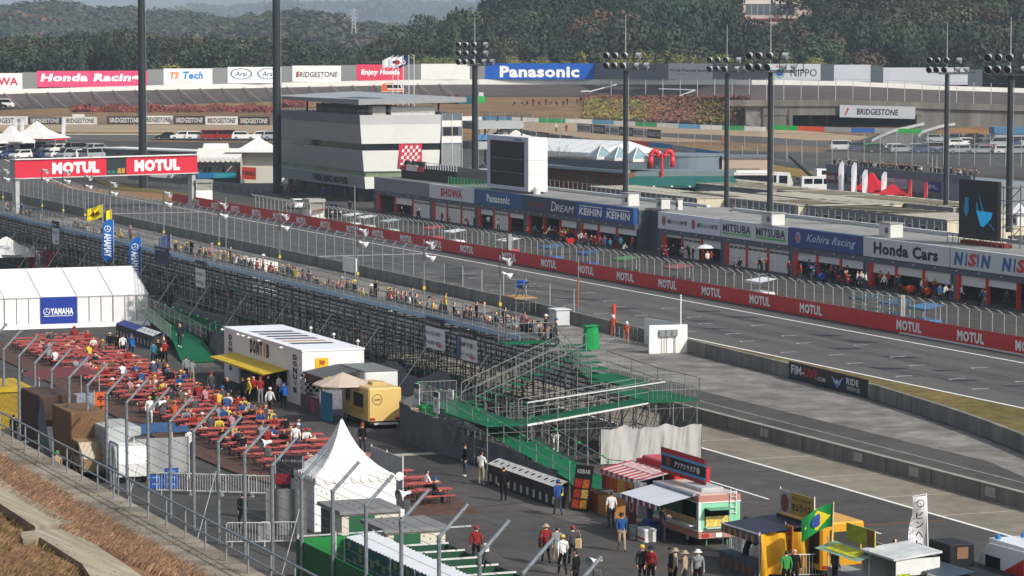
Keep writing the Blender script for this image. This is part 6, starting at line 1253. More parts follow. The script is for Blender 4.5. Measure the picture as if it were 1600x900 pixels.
o=thing('white_box_van','white box shelter behind the stand rail','box',P(398,415),YAW); o.location=T(on_line(398,-20,1),-20); b=MB(); b.bb(0,0,0,6.5,2.4,3.3,m('#d9d8d3',.5,.06,.6),.1); b.build('body',o); b=MB(); b.box(-2,-.2,-1.23,-1.2,1.0,2.6,m('#4f5d5f',.3)); b.build('window',o); b=MB(); b.box(.8,2.0,-1.23,-1.2,2.4,2.8,'#d8b93a'); b.build('sign',o)
o=thing('white_board','blank white board on posts beside the track wall','board',T(on_line(545,-8,2),-8),YAW); b=MB(); b.box(-2,2,0,.1,1.3,2.7,'#d8d7d2'); b.build('panel',o); b=MB(); b.tube((-1.6,.1,0),(-1.6,.1,1.5),.06,SC,4); b.tube((1.6,.1,0),(1.6,.1,1.5),.06,SC,4); b.build('post',o)
o=thing('marker_post','thick orange marker post on the concrete wall','post',T(on_line(958,-4.6,1),-4.5,1.0),YAW); b=MB(); b.lathe([(.16,0),(.16,1.4),(.14,1.45),(.001,1.46)],m('#b8432a',.6),(0,0,0),10); b.build('post',o)
o=thing('steel_trolley','grey steel trolley frame behind the marshals','trolley',P(978,535),YAW); b=MB()
for x in (-1.3,-.4,.5,1.3):
    for y in (-.4,.4): b.tube((x,y,0),(x,y,1.15),.04,'#7d8183',4)
for z in (.15,.6,1.15):
    for y in (-.4,.4): b.tube((-1.3,y,z),(1.3,y,z),.035,'#7d8183',4)
b.build('frame',o)
for px,py,f in ((632,190,0),(717,217,0)):
    q=P(800+px/4.0-0,450+ (312 if px<700 else 350)/4.0); person(q,-20,'hold','#d9541f','#d9541f',('helmet','#e9e9e6'),where='leaning at the wall beside the white block',group='marshals in orange')
# flags at the stand
feather(178,420,3.55,'#1a66b4','blue feather flag with white lettering, left of two above the white tent','YAMAHA','#e4e6e8',.98,4.3,P0(178,482).y,True,'blue feather flags',.0)
feather(221,450,3.45,'#1a66b4','blue feather flag with white lettering, right of two above the white tent','YAMAHA','#e4e6e8',.98,4.3,P0(221,492).y,True,'blue feather flags',.0)
def handflag(px,py,z,w_,h,col,label,em=None):
    s=on_line(px,-33.6,6.5); v=-33.6; p=T(s,v,5.8); zz=CAMH+ray(px,py).z*p.y/ray(px,py).y-5.8; o=thing('fan_flag',label,'flag',p,YAW+1.2); b=MB(); b.tube((0,0,.2),(0,0,zz),.025,'#d0d0cc',4); b.build('pole',o); b=MB(); b.grid(lambda u,q:(-w_*u,.1*math.sin(u*5),zz-h*q-.35*u*w_),6,3,m(col,.7)); f=b.build('cloth',o)
    if em: t=MB(); t.text(em,(-w_*.5,-.15,zz-h*.5-.2*w_),(1,0,.3),(0,0,1),h*.4,'#5a2a1a',w_*.7,.04); t.build('lettering',f)
handflag(160,319,0,1.4,1.15,'#d8c414','yellow fan flag with dark lettering held up on the stand','46'); handflag(174,327,0,.5,1.7,'#d8c414','narrow drooping yellow flag beside the lettered one'); handflag(266,366,0,1.0,1.3,'#2a3566','blue and white fan flag among the stand spectators')
# spectators on the stand, seen over the rail
WHS=['#e9e9e6','#4c4f54','#17181b','#26303f','#8f9398','#1f56a8','#b5211f','#e8c21c','#6d6048','#c57f86','#2f4a2f']
def crowd(px0,px1,n,rows,where,hats=.5):
    for k in range(n):
        px=px0+(px1-px0)*(k+random.uniform(.1,.9))/n; r_=random.choice(rows); v=V0+1.9+r_*.85; z=5.25-r_*.55; s=on_line(px,v,z+1)
        h=None
        if random.random()<hats: h=(random.choice(('cap','cap','hat')),random.choice(('#e9e9e6','#e8c21c','#17181b','#b5211f','#1f56a8','#b49a74')))
        knd=random.choice(('sit','sit','sitlean','stand'))
        person(T(s,v,z+(0 if knd=='stand' else -.02)),math.degrees(YAW)+random.uniform(-35,35),knd,random.choice(WHS),random.choice(('#26303f','#17181b','#6d6048','#3a4a66')),h,where,'spectators on the grandstand')
crowd(3,60,10,(0,1,2),'at the stand far end'); crowd(112,205,15,(0,1,2),'by the yellow flags'); crowd(262,402,34,(0,0,1,2),'above the pale banner'); crowd(404,470,12,(0,1),'by the white box shelter'); crowd(470,600,26,(0,1,2),'on stand behind booth'); crowd(600,700,18,(0,0,1),'above the number banner'); crowd(705,770,13,(0,0,1),'above the blue edged banner'); crowd(770,872,20,(0,0,1,2),'on stand near end')
# spectators on the terrace building
a,yw,L=TER
for k in range(46):
    x=1.0+k*.98+random.uniform(-.3,.3)
    if 30<x<31.5: continue
    q=a+Vector((math.cos(yw)*x-math.sin(yw)*.9,math.sin(yw)*x+math.cos(yw)*.9,0)); q.z=4.35; person(q,math.degrees(yw)+180+random.uniform(-40,40) if random.random()<.7 else random.uniform(0,360),random.choice(('stand','hold','hold','lean')),random.choice(('#17181b','#17181b','#26303f','#26303f','#e9e9e6','#4c4f54','#17181b','#6d6048')),'#26303f',(('cap',random.choice(('#e8c21c','#17181b','#17181b','#26303f'))) if random.random()<.2 else None),'on the terrace roof','spectators on the terrace building')
for x in (34.6,36.0):
    q=a+Vector((math.cos(yw)*x,math.sin(yw)*x+.6,-.2)); o=thing('fan_flag','slanted dark blue flag with white disc on the terrace roof','flag',q,yw-.5,'blue flags on the terrace roof'); b=MB(); b.tube((0,0,0),(.5,0,2.6),.04,'#c9c9c6',4); b.build('pole',o); b=MB(); b.add([(.5,-.02,2.6),(.15,-.02,.9),(-.9,-.05,.2),(-.35,-.05,1.6)],[(0,1,2,3)],m('#1d3f8a',.7)); f=b.build('cloth',o); b=MB(); b.lathe([(.14,0),(.3,0)],'#d5d8e0',(-.1,-.1,1.4),12,(0,1,0)); b.build('emblem',f)
# pit lane: crews, timing stands, bikes
def crew(pxs,py,cols,where,spread=5.0,kinds=('stand','hold','walk','lean')):
    for px in pxs: person(P(px+random.uniform(-3,3),py(px)+random.uniform(-spread,spread)),random.uniform(0,360),random.choice(kinds),random.choice(cols),random.choice(('#17181b','#26303f','#4c4f54')),(('cap',random.choice(('#b5211f','#17181b','#1f56a8'))) if random.random()<.3 else None),where,'pit crews in the pit lane')
fl=lambda px:397+(px-1026)*.146
crew(range(838,856,8),fl,['#e9e9e6','#2c7f9c'],'in the open garage under the dark blue board'); crew(range(868,902,5),lambda x:fl(x)+5,['#b5211f','#b5211f','#e8c21c','#e9e9e6'],'in the red crew under the dark blue board'); crew(range(902,930,5),lambda x:fl(x)+7,['#b5211f','#b5211f','#e9e9e6'],'in the red crew below the twin white lettering'); crew((947,953,960,968),lambda x:fl(x)+5,['#2c7f9c','#1f56a8'],'in teal and blue beside the pit corner'); crew((985,822),lambda x:fl(x)+6,['#b5211f'],'near the recessed corner of the pits')
crew(range(1040,1100,9),lambda x:fl(x)+5,['#17181b','#26303f','#17181b'],'in the dark clad crew below the red emblem board'); crew((1103,),lambda x:fl(x)+8,['#e9e9e6'],'holding position near the white umbrella'); crew((1157,1155),lambda x:fl(x)+14,['#17181b'],'walking the pit lane below the white shutters'); crew((1183,),lambda x:432,['#26303f'],'beside the green striped board')
crew(range(1258,1345,8),lambda x:fl(x)+3,['#1f56a8','#26303f','#17181b','#1f56a8'],'in the blue crew below the slanted lettering board'); crew((1340,1346,1300,1318),lambda x:fl(x)+7,['#d9541f','#e9e9e6'],'in the orange crew below the slanted lettering'); crew(range(1375,1480,12),lambda x:fl(x)+2,['#d9541f','#17181b','#6d6048','#d9541f'],'in the orange garage'); crew((1476,1524,1582,1500),lambda x:472+(x-1476)*.05,['#e9e9e6','#26303f'],'in the pit lane at the right edge'); crew((762,772,780,740),lambda x:358+(x-740)*.1,['#e9e9e6','#4c4f54'],'by the grey gate panel in the pits'); crew((738,),lambda x:354,['#e9e9e6'],'before the closed shutters'); crew((432,440,450,456,462,504,508),lambda x:300+(x-432)*.13,['#1f56a8','#26303f','#b5211f'],'by the tower foot'); crew((583,547),lambda x:330,['#17181b'],'near the tower corner')
crew((628,651,655,690,702,729),lambda x:fl(x)+5,['#17181b','#4c4f54','#b5211f','#26303f'],'at the far garages'); crew((848,855,879,884,921,940,944,972),lambda x:fl(x)+11,['#b5211f','#17181b','#e9e9e6','#26303f'],'on the pit lane below the dark boards'); crew((1034,1041,1066,1110,1149,1190,1196,1231),lambda x:fl(x)+11,['#17181b','#26303f','#4c4f54','#b5211f'],'on the pit lane mid length'); crew((1252,1266,1271,1318,1345,1352,1384,1402,1407,1441,1468,1490,1532,1538,1571),lambda x:fl(x)+10,['#17181b','#1f56a8','#d9541f','#e9e9e6','#26303f'],'on the near pit lane')
def stand_cart(px,py,c1,c2,label):
    s,v=S(px,py); o=thing('timing_stand',label,'timing stand',T(s,19.4),YAW,'covered timing stands along the pit wall'); b=MB(); b.bb(0,0,.15,3.2,1.3,1.0,m(c1,.6,.15,1.5),.12); b.build('desk',o); b=MB(); b.add([(-1.7,-.8,2.05),(1.7,-.8,2.05),(1.5,.9,2.3),(-1.5,.9,2.3),(-1.7,-.8,1.85),(1.7,-.8,1.85)],[(0,1,2,3),(4,5,1,0)],m(c2,.6,.12,1.5)); b.build('roof',o); b=MB()
    for x in (-1.4,1.4): b.tube((x,.5,1.1),(x,.5,2.2),.05,'#8d9092',4)
    b.build('post',o)
for px,py,c1,c2,l in ((512,352,'#c9c6bd','#c98a6a','cream and orange'),(560,362,'#cfd3c4','#d5d8d2','white'),(576,366,'#a9bcae','#d5d8d2','pale green'),(632,372,'#a9b4b4','#9fb0b0','grey teal'),(696,384,'#a8302f','#a8413c','red'),(728,390,'#cfd3d6','#d9dcdd','white'),(842,404,'#b53a3a','#e0dcda','red and white'),(905,416,'#2d5f9c','#3a5f8a','blue'),(958,426,'#26428a','#28487c','deep blue'),(1030,436,'#23271f','#4a7a3a','black and lime'),(1124,450,'#26292c','#8a4f44','black and orange'),(1275,472,'#c6c9cd','#d9dadc','white covered'),(1462,500,'#2c4448','#2f4a50','dark teal'),(1510,508,'#2b4a68','#35607f','slate blue'),(1560,516,'#2f6fa0','#3f7396','bright blue')): stand_cart(px,py,c1,c2,l+' timing stand behind the pit wall fence')
def bike(p,yaw,c,label,group):
    o=thing('motorcycle',label,'motorcycle',p,yaw,group); b=MB(); b.ext([(-.75,.85),(-.9,.95),(-.2,.8),(.1,.95),(.55,.98),(.85,.7),(.5,.4),(-.3,.3)],-.18,.18,m(c,.3)); b.build('fairing',o)
    for x in (-.7,.7):
        b=MB(); b.lathe([(.2,-.07),(.3,-.06),(.3,.06),(.2,.07)],TY,(x,0,.3),14,(0,1,0)); b.build('wheel',o)
    b=MB(); b.tube((.5,-.35,.98),(.5,.35,.98),.025,'#222',4); b.build('handlebar',o)
for i,(px,c,n) in enumerate(((878,'#b5211f','red'),(890,'#b5211f','red'),(1282,'#1f56a8','blue'),(1310,'#b5301f','orange red'),(1325,'#c24a22','orange'),(1420,'#d9541f','orange'),(1447,'#d9541f','orange'))): bike(P(px,fl(px)+8),random.uniform(0,3),c,n+' racing motorcycle standing before the open garage','racing motorcycles before the garages')
o=thing('parasol','white parasol held open before the red jamb','parasol',P(1102,416),0); b=MB(); b.lathe([(.9,1.9),(.6,2.15),(.001,2.3)],'#d5d6d8',(0,0,0),10); b.build('canopy',o); b=MB(); b.tube((0,0,1.0),(0,0,2.3),.02,'#555',4); b.build('pole',o)
# ---------------------------------------------------------------- long white tent with blue banner
WT_=m('#dcdcda',.6,.05,.35,big=.04); TL=m('#77797a',.6)
o=thing('long_white_tent','long white clear span tent with a blue banner on its wall','tent',T(-41,-36.6),YAW); L=27
b=MB()
b.ext([(0,0),(0,2.5),(-5.5,4.5),(-11,2.5),(-11,0)],-L,0,WT_); b.build('canvas',o); b=MB()
for k in range(10):
    y=-k*3.0; b.tube((.03,y,0),(.03,y,2.5),.05,TL,4); b.tube((.03,y,2.53),(-5.5,y,4.53),.035,'#b4b6b6',4)
    if k<9:
        for q in (1,2): b.tube((.03,y-q,0),(.03,y-q,2.45),.035,TL,4)
b.box(-.05,.06,-L,0,2.45,2.52,'#a9abab'); b.build('frame',o); b=MB(); b.grid(lambda u,v:(.05+.5*(1-v)+.1*math.sin(u*50)*(1-v),-L*u,.35*v),60,2,WT_); b.build('ground_flap',o)
b=MB(); b.box(.06,.10,-9.05,-6.05,.12,2.52,m('#16348c',.7,.06,1)); q=b.build('banner',o); t=MB(); t.text('YAMAHA',(.14,-7.3,1.35),(0,1,0),(0,0,1),.52,'#dfe2e8',1.9,.045); t.lathe([(.24,0),(.29,0)],'#dfe2e8',(.14,-8.55,1.35),14,(1,0,0))
for a in (1.57,3.67,5.76): t.tube((.14,-8.55,1.35),(.14,-8.55+.24*math.cos(a),1.35+.24*math.sin(a)),.025,'#dfe2e8',4)
t.box(.12,.15,-8.8,-6.4,.95,1.0,'#dfe2e8'); t.build('lettering',q)
o=thing('air_conditioner','cream outdoor air conditioner unit beside the blue banner','air conditioner',P(39,511),YAW); b=MB(); b.bb(0,0,0,.5,1.0,.95,m('#c9c4b4',.5),.04); b.build('case',o); b=MB(); b.lathe([(.001,0),(.3,0),(.32,.02)],'#5d5a52',(.26,-.1,.48),12,(1,0,0)); b.build('fan_grille',o)
peaktent(10,436,5.5,2.6,4.2,'#dcdbd7','white tent with peaked roof at left edge behind the long tent'); peaktent(-4,512,2.6,1.9,3.0,'#dddcd8','small white tent corner cut by the left edge')
o=thing('red_stall','small red fronted stall with flat pale roof behind the tent','stall',P(60,425),YAW); b=MB(); b.box(-2.2,2.2,-1.6,1.6,2.5,2.7,'#c9c9c5'); b.build('roof',o); b=MB(); b.box(-2,2,1.4,1.5,0,2.5,'#b9bab8'); b.box(1.9,2.0,-1.5,1.4,0,2.4,m('#a8262b',.6)); b.box(2.0,2.05,-.8,.2,0,1.8,'#d5d5d2'); b.build('wall',o)
# white booth with dark and orange capitals
o=thing('white_booth','white flat roofed food booth with yellow awning and dark capitals','booth',T(1.2,-42.3),YAW); L=17.9; W=4.15; H=3.6; BW=m('#dedddb',.5,.04,.5)
b=MB(); b.box(0,L,3.9,W,0,H-.1,BW); b.box(L-.14,L,0,3.9,0,H-.1,BW); b.box(0,.14,0,3.9,0,H-.1,BW); b.box(.14,3.6,0,.14,0,H-.1,BW); b.box(14.6,L-.14,0,.14,0,H-.1,BW); b.box(3.6,14.6,0,.14,2.0,H-.1,BW); b.box(8.2,9.6,0.02,.16,0,2.0,BW); b.build('wall',o); b=MB(); b.box(-.05,L+.05,-.05,W+.05,H-.1,H,m('#dfe1e6',.5,.04,.5)); b.build('roof',o); b=MB(); b.box(3.6,14.6,2.4,2.5,0,2.0,m('#2a211d',.8,.3,1)); b.box(3.7,8.1,.1,.9,0,.9,m('#4a3a30',.7)); b.box(9.7,14.5,.1,.9,0,.9,m('#4a3a30',.7)); b.build('counter',o)
b=MB(); b.add([(2.6,-.02,2.05),(15.0,-.02,2.05),(15.2,-1.7,1.82),(2.4,-1.7,1.82)],[(0,3,2,1)],m('#c9a91a',.6,.06,1)); b.add([(2.4,-1.7,1.82),(15.2,-1.7,1.82),(15.2,-1.7,1.70),(2.4,-1.7,1.70)],[(3,2,1,0)],m('#c9a91a',.6)); b.build('awning',o)
t=MB(); X1=(1,0,0);Z1=(0,0,1); x=6.6
for ch,c_ in (('D','#241a17'),('O','#3a2418'),('N','#241a17'),('T','#241a17'),('I','#c98a1c'),('B','#3a1f14')): t.text(ch,(x,-.03,2.85),X1,Z1,.95,c_,.62 if ch!='I' else .3,.05); x+=.76
for k,ch in enumerate('DONUTS'): t.text(ch,(16.4,-.03,3.0-k*.42),X1,Z1,.34,'#c98a1c' if k==4 else '#241c1a',.85,.05); t.text(ch,(1.6,-.03,3.0-k*.42),X1,Z1,.34,'#241c1a',.85,.05)
t.build('lettering',o)
b=MB()
for k,(w_,c_) in enumerate(((6.5,'#4a4d55'),(6.8,'#4a4d55'),(7.2,'#4a4d55'),(7.0,'#50535c'),(6.5,'#b5946a'),(6.3,'#4a4d55'))): b.prism([(4.2+k*1.75,.6),(5.2+k*1.75,.6),(5.5+k*1.75,3.4),(4.5+k*1.75,3.4)],H+.002,H+.006,m(c_,.6))
b.build('roof_lettering',o)
b=MB(); b.box(L+.002,L+.03,.85,1.75,1.1,3.05,m('#d2a81e',.6)); q=b.build('sign_board',o); t=MB()
for k,ch in enumerate('沖縄そば'): t.text(ch,(L+.05,1.3,2.75-k*.48),(0,1,0),Z1,.36,'#a3241f',.4,.03)
t.build('lettering',q)
for x in (7,12,17):
    b=MB(); b.tube((x,W-.1,H),(x,W-.1,H+.3),.03,'#bbb',4); b.lathe([(.001,-.1),(.14,0),(.001,.14)],'#d9dada',(x,W-.1,H+.35),8); b.build('roof_light',o)
for x in (.8,4.6,5.8,7.2,9.5,14.5):
    b=MB(); b.tube((x,0,H-.15),(x,-.35,H-.1),.02,'#bbb',4); b.lathe([(.001,.08),(.13,0),(.1,-.06)],'#d9dada',(x,-.38,H-.12),8); b.build('spot_lamp',o)
# cream van and awning truck
def boxvan(name,label,loc,yaw,L,W,H,col,cab=True,z0=.45,roof=None):
    """delivery van, nose towards -x"""
    o=thing(name,label,'food truck',loc,yaw); mt=m(col,.4,.05,.8); b=MB()
    b.bb(L*.04,0,z0,L*.92,W,H-z0,mt,.09); b.ext([(-L/2,z0),(-L/2+.8,z0),(-L/2+.8,H-.1),(-L/2+.45,H-.25),(-L/2,z0+.9)],-W/2+.05,W/2-.05,mt); b.build('body',o); b=MB(); b.box(-L/2+.2,L/2-.1,-W/2+.1,W/2-.1,.28,z0,'#26282a'); b.build('chassis',o)
    for x in (-L/2+.95,L/2-1.0):
        for y in (-W/2+.12,W/2-.12): wheel(o,x,y,.36,.22)
    b=MB(); b.add([(-L/2+.02,-W/2+.25,z0+.95),(-L/2+.02,W/2-.25,z0+.95),(-L/2+.47,W/2-.25,H-.3),(-L/2+.47,-W/2+.25,H-.3)],[(3,2,1,0)],GL); b.box(-L/2+.85,-L/2+1.7,-W/2-.012,-W/2,H-1.15,H-.35,GL); b.build('window',o)
    if roof: b=MB(); b.box(-L/2+.6,L/2,-W/2-.02,W/2+.02,H,H+.05,m(roof,.6)); b.build('roof',o)
    for y in (-W/2+.25,W/2-.25): b=MB(); b.box(L/2+.005,L/2+.03,y-.16,y+.16,z0+.05,z0+.2,m('#a3261f',.3)); b.build('tail_light',o)
    return o
v1=boxvan('food_van','cream yellow step van with round emblem on its rear door',T(29.2,-41.1),YAW,5.2,2.1,2.45,'#cfb06a'); b=MB(); x=2.6*.98+.02
b.box(x,x+.02,-.02,.02,.5,2.35,'#4a3f2c'); b.box(x,x+.03,-1.0,-.08,.95,.98,'#7d6a40'); b.box(x,x+.03,.08,1.0,.95,.98,'#7d6a40'); b.box(x,x+.25,-.75,.75,.25,.35,'#b9bbbb'); b.box(x,x+.03,-.25,.25,.45,.62,'#d9dad6'); b.box(x-.005,x+.012,-.9,-.12,1.1,2.2,m('#d6b974',.4)); b.box(x-.005,x+.012,.12,.9,1.1,2.2,m('#d6b974',.4)); b.build('rear_door',v1); t=MB(); t.lathe([(.001,0),(.3,0)],'#d9d6cc',(x+.03,-.5,1.75),16,(1,0,0)); t.lathe([(.29,.005),(.33,.005)],'#2a2320',(x+.03,-.5,1.75),16,(1,0,0)); t.text('CAFE',(x+.05,-.5,1.75),(0,1,0),Z1,.12,'#7a2a22',.4,.03); t.build('emblem',v1); b=MB(); b.box(-.2,1.6,-1.07,-1.05,1.15,2.0,m('#1d1a18',.6)); b.box(-.3,1.7,-1.35,-1.05,1.02,1.08,'#a98a58'); b.build('serving_hatch',v1); b=MB(); b.bb(.5,.2,2.45,.8,.9,.18,'#b59d6a',.04); b.build('roof_vent',v1)
o=thing('beige_parasol','wide beige parasol over the cream van hatch','parasol',T(28.2,-42.6),YAW); b=MB(); b.lathe([(1.9,2.35),(1.85,2.42),(.9,2.75),(.001,3.1)],m('#b5a595',.7,.06,1),(0,0,0),10); b.build('canopy',o); b=MB(); b.tube((0,0,0),(0,0,3.1),.03,'#8d8d88',5); b.build('pole',o)
v2=boxvan('food_truck','white food truck with grey awning and checkered counter',T(22.8,-39.2),YAW,5.6,2.2,2.75,'#d2d4d2',roof='#6f7472'); b=MB(); b.add([(-2.6,-1.1,2.75),(1.8,-1.1,2.75),(1.5,-3.4,2.35),(-2.7,-3.4,2.35)],[(0,3,2,1)],m('#4a4d51',.6,.1,1)); b.add([(-2.7,-3.4,2.35),(1.5,-3.4,2.35),(1.5,-3.4,1.85),(-2.7,-3.4,1.85)],[(3,2,1,0)],m('#5d3a30',.7,.5,5)); b.build('awning',v2)
for x in (-2.6,1.4): b=MB(); b.tube((x,-3.35,0),(x,-3.35,2.4),.03,'#8d9092',4); b.build('awning_post',v2)
o=thing('stall_counter','painted stall counter with checkered side under the grey awning','counter',T(22.6,-42.6),YAW); b=MB(); b.box(-2,1.9,-.3,.3,0,1.05,m('#5a4a50',.7,.6,3)); b.box(1.9,1.95,-.3,1.4,0,1.6,m('#70707a',.7,.3,3)); b.build('counter',o); b=MB()
for i in range(6):
    for j in range(6):
        if (i+j)%2: b.box(-2.02,-2.0,-.3+i*.2,-.1+i*.2,1.05+j*.2,1.25+j*.2,'#1c1c1e')
        else: b.box(-2.02,-2.0,-.3+i*.2,-.1+i*.2,1.05+j*.2,1.25+j*.2,'#d5d5d2')
for i in range(5):
    for j in range(5): b.box(-1.9+i*.2,-1.7+i*.2,-.32,-.3,1.05+j*.2,1.25+j*.2,'#1c1c1e' if (i+j)%2 else '#d5d5d2')
b.build('checkered_panel',o); b=MB(); b.lathe([(.001,-.005),(.4,0)],m('#b52a5a',.7),(.6,-.31,.5),10,(0,1,0)); b.build('painted_panel',o)
o=thing('blue_screen_panel','bright blue patterned cloth screen between the two food vans','screen',T(26.8,-43.2),YAW); b=MB(); b.box(-1.1,1.1,0,.05,0,1.75,m('#1f7a9c',.7,.3,6)); b.build('cloth',o)
o=thing('cooler_bin','white box with a green cover beside the cream van','box',P(667,668),YAW); b=MB(); b.bb(0,0,0,1.2,1.0,.7,'#d5d6d2',.04); b.build('box',o); b=MB(); b.bb(0,0,.7,1.25,1.05,.65,m('#1f8a42',.7,.2,3),.15); b.build('green_cover',o)
o=thing('white_crate','tall white crate behind the cream van','box',P(643,671),YAW); b=MB(); b.bb(0,0,0,.8,.8,.8,'#d9d8d4',.03); b.bb(0,0,.8,.7,.7,.5,m('#a9876a',.7,.1,2),.04); b.build('box',o)
# ---------------------------------------------------------------- red picnic tables
RTB=m('#9e463e',.6,.22,1.2,big=.25,bigsc=.15); LEGM=m('#2b2422',.7)
def table0():
    o=thing('picnic_table','x','table',(0,0,0),YAW,'rows of red picnic tables')
    b=MB(); b.bb(0,0,.68,.62,1.85,.06,RTB,.02); b.build('table_top',o)
    for x in (-.62,.62): b=MB(); b.bb(x,0,.41,.28,1.85,.05,RTB,.015); b.build('bench',o)
    for y in (-.65,.65):
        b=MB(); b.tube((-.28,y,0),(-.2,y,.68),.025,LEGM,4); b.tube((.28,y,0),(.2,y,.68),.025,LEGM,4)
        for x in (-.62,.62): b.tube((x-.1,y,0),(x,y,.41),.022,LEGM,3); b.tube((x+.1,y,0),(x,y,.41),.022,LEGM,3)
        b.build('leg_frame',o)
    return o
TB=None; SEATS=[]
VL=lambda s:lerp(s,[-31,-18,0,36,48,56,64],[-50.6,-53.0,-53.3,-54.4,-54.2,-53.0,-51.8]); VR=lambda s:lerp(s,[-31,0,20,40,58,64],[-45.2,-46.0,-47.0,-47.3,-47.6,-48.3])
dk_=thing('timber_deck','low brown plank deck under the picnic tables','deck',T(-29,-52),YAW); b=MB(); WD=m('#574138',.85,.25,1.5); 
b.grid(lambda u,v:(u*94.5,(VL(-29+94.5*u)-1)*(1-v)+(VR(-29+94.5*u)+.6)*v+52,.10),40,1,WD); b.grid(lambda u,v:(u*94.5,(VL(-29+94.5*u)-1)+52,.10*v),40,1,WD); b.box(94.5,94.52,.2-.0,4.3,0,.10,WD); b.build('planks',dk_)
s=-27.0
while s<63.5:
    v=VR(s)-1.0; c_=0
    while v-.9>VL(s):
        if not (61<s and v<-53) and random.random()>.03:
            p=T(s+random.uniform(-.15,.15),v+random.uniform(-.1,.1),.10); yw=YAW+random.uniform(-.03,.03)
            lab=('red picnic table with benches '+('at the far end of the rows' if s<-12 else 'in the far half of the rows' if s<8 else 'in the middle of the rows' if s<28 else 'near the white peaked tent' if s<48 else 'at the near end of the rows')+(' on the walkway side' if c_<1 else ' on the fence side' if c_>1 else ' in the centre line'))
            if TB is None: TB=table0(); TB['label']=lab; TB.location=p; TB.rotation_euler=(0,0,yw)
            else: dup(TB,p,yw,lab)
            SEATS.append((s,v))
        v-=2.16; c_+=1
    s+=2.35
# seated guests
SH=['#17181b','#e9e9e6','#b5211f','#b5211f','#26303f','#4c4f54','#e8c21c','#8f9398','#1f56a8','#6d6048','#d9541f','#c57f86']
random.shuffle(SEATS); nS=0
def dens(s,v):
    d=.12
    if -2<s<42: d=.62
    if 12<s<32: d=.9
    if s>46: d=.08
    return d
for s,v in SEATS:
    for k in range(3):
        if random.random()<dens(s,v) and nS<118:
            sd=random.choice((-1,1)); p=T(s+sd*.66,v+random.uniform(-.6,.6),.10-.02); h=(random.choice(('cap','cap','hat')),random.choice(('#b5211f','#e9e9e6','#e8c21c','#17181b','#1f56a8'))) if random.random()<.22 else None
            zone='far end' if s<-8 else 'middle rows' if s<18 else 'nearer rows' if s<34 else 'near end'
            person(p,math.degrees(YAW)+(90 if sd>0 else -90)+random.uniform(-12,12),random.choice(('sit','sitlean','sitlean')),random.choice(SH+['#17181b','#26303f','#4c4f54'] if not 18<s<28 else SH+['#b5211f']*2),random.choice(('#26303f','#17181b','#6d6048','#3a4a66')),h,'at a red table, '+zone,'guests seated at the red tables'); nS+=1
TR=None
for s,v in SEATS[:44]:
    p=T(s+random.uniform(-.15,.15),v+random.uniform(-.7,.7),.845); l='food tray with cups on a red table, '+('far rows' if s<0 else 'middle rows' if s<22 else 'near rows')
    if TR is None:
        TR=thing('food_tray',l,'tray',p,random.uniform(0,3),'food trays on the red tables'); b=MB(); b.box(-.2,.2,-.14,.14,0,.02,m('#d0cfc8',.6)); b.build('tray',TR); b=MB(); b.lathe([(.001,.02),(.035,.02),(.045,.15),(.001,.15)],m('#c9c4b5',.5),(.1,.05,0),8); b.build('cup',TR); b=MB(); b.bb(-.07,0,.02,.18,.16,.07,m('#a5763f',.7),.02); b.build('food_box',TR)
    else: dup(TR,p,random.uniform(0,3),l)
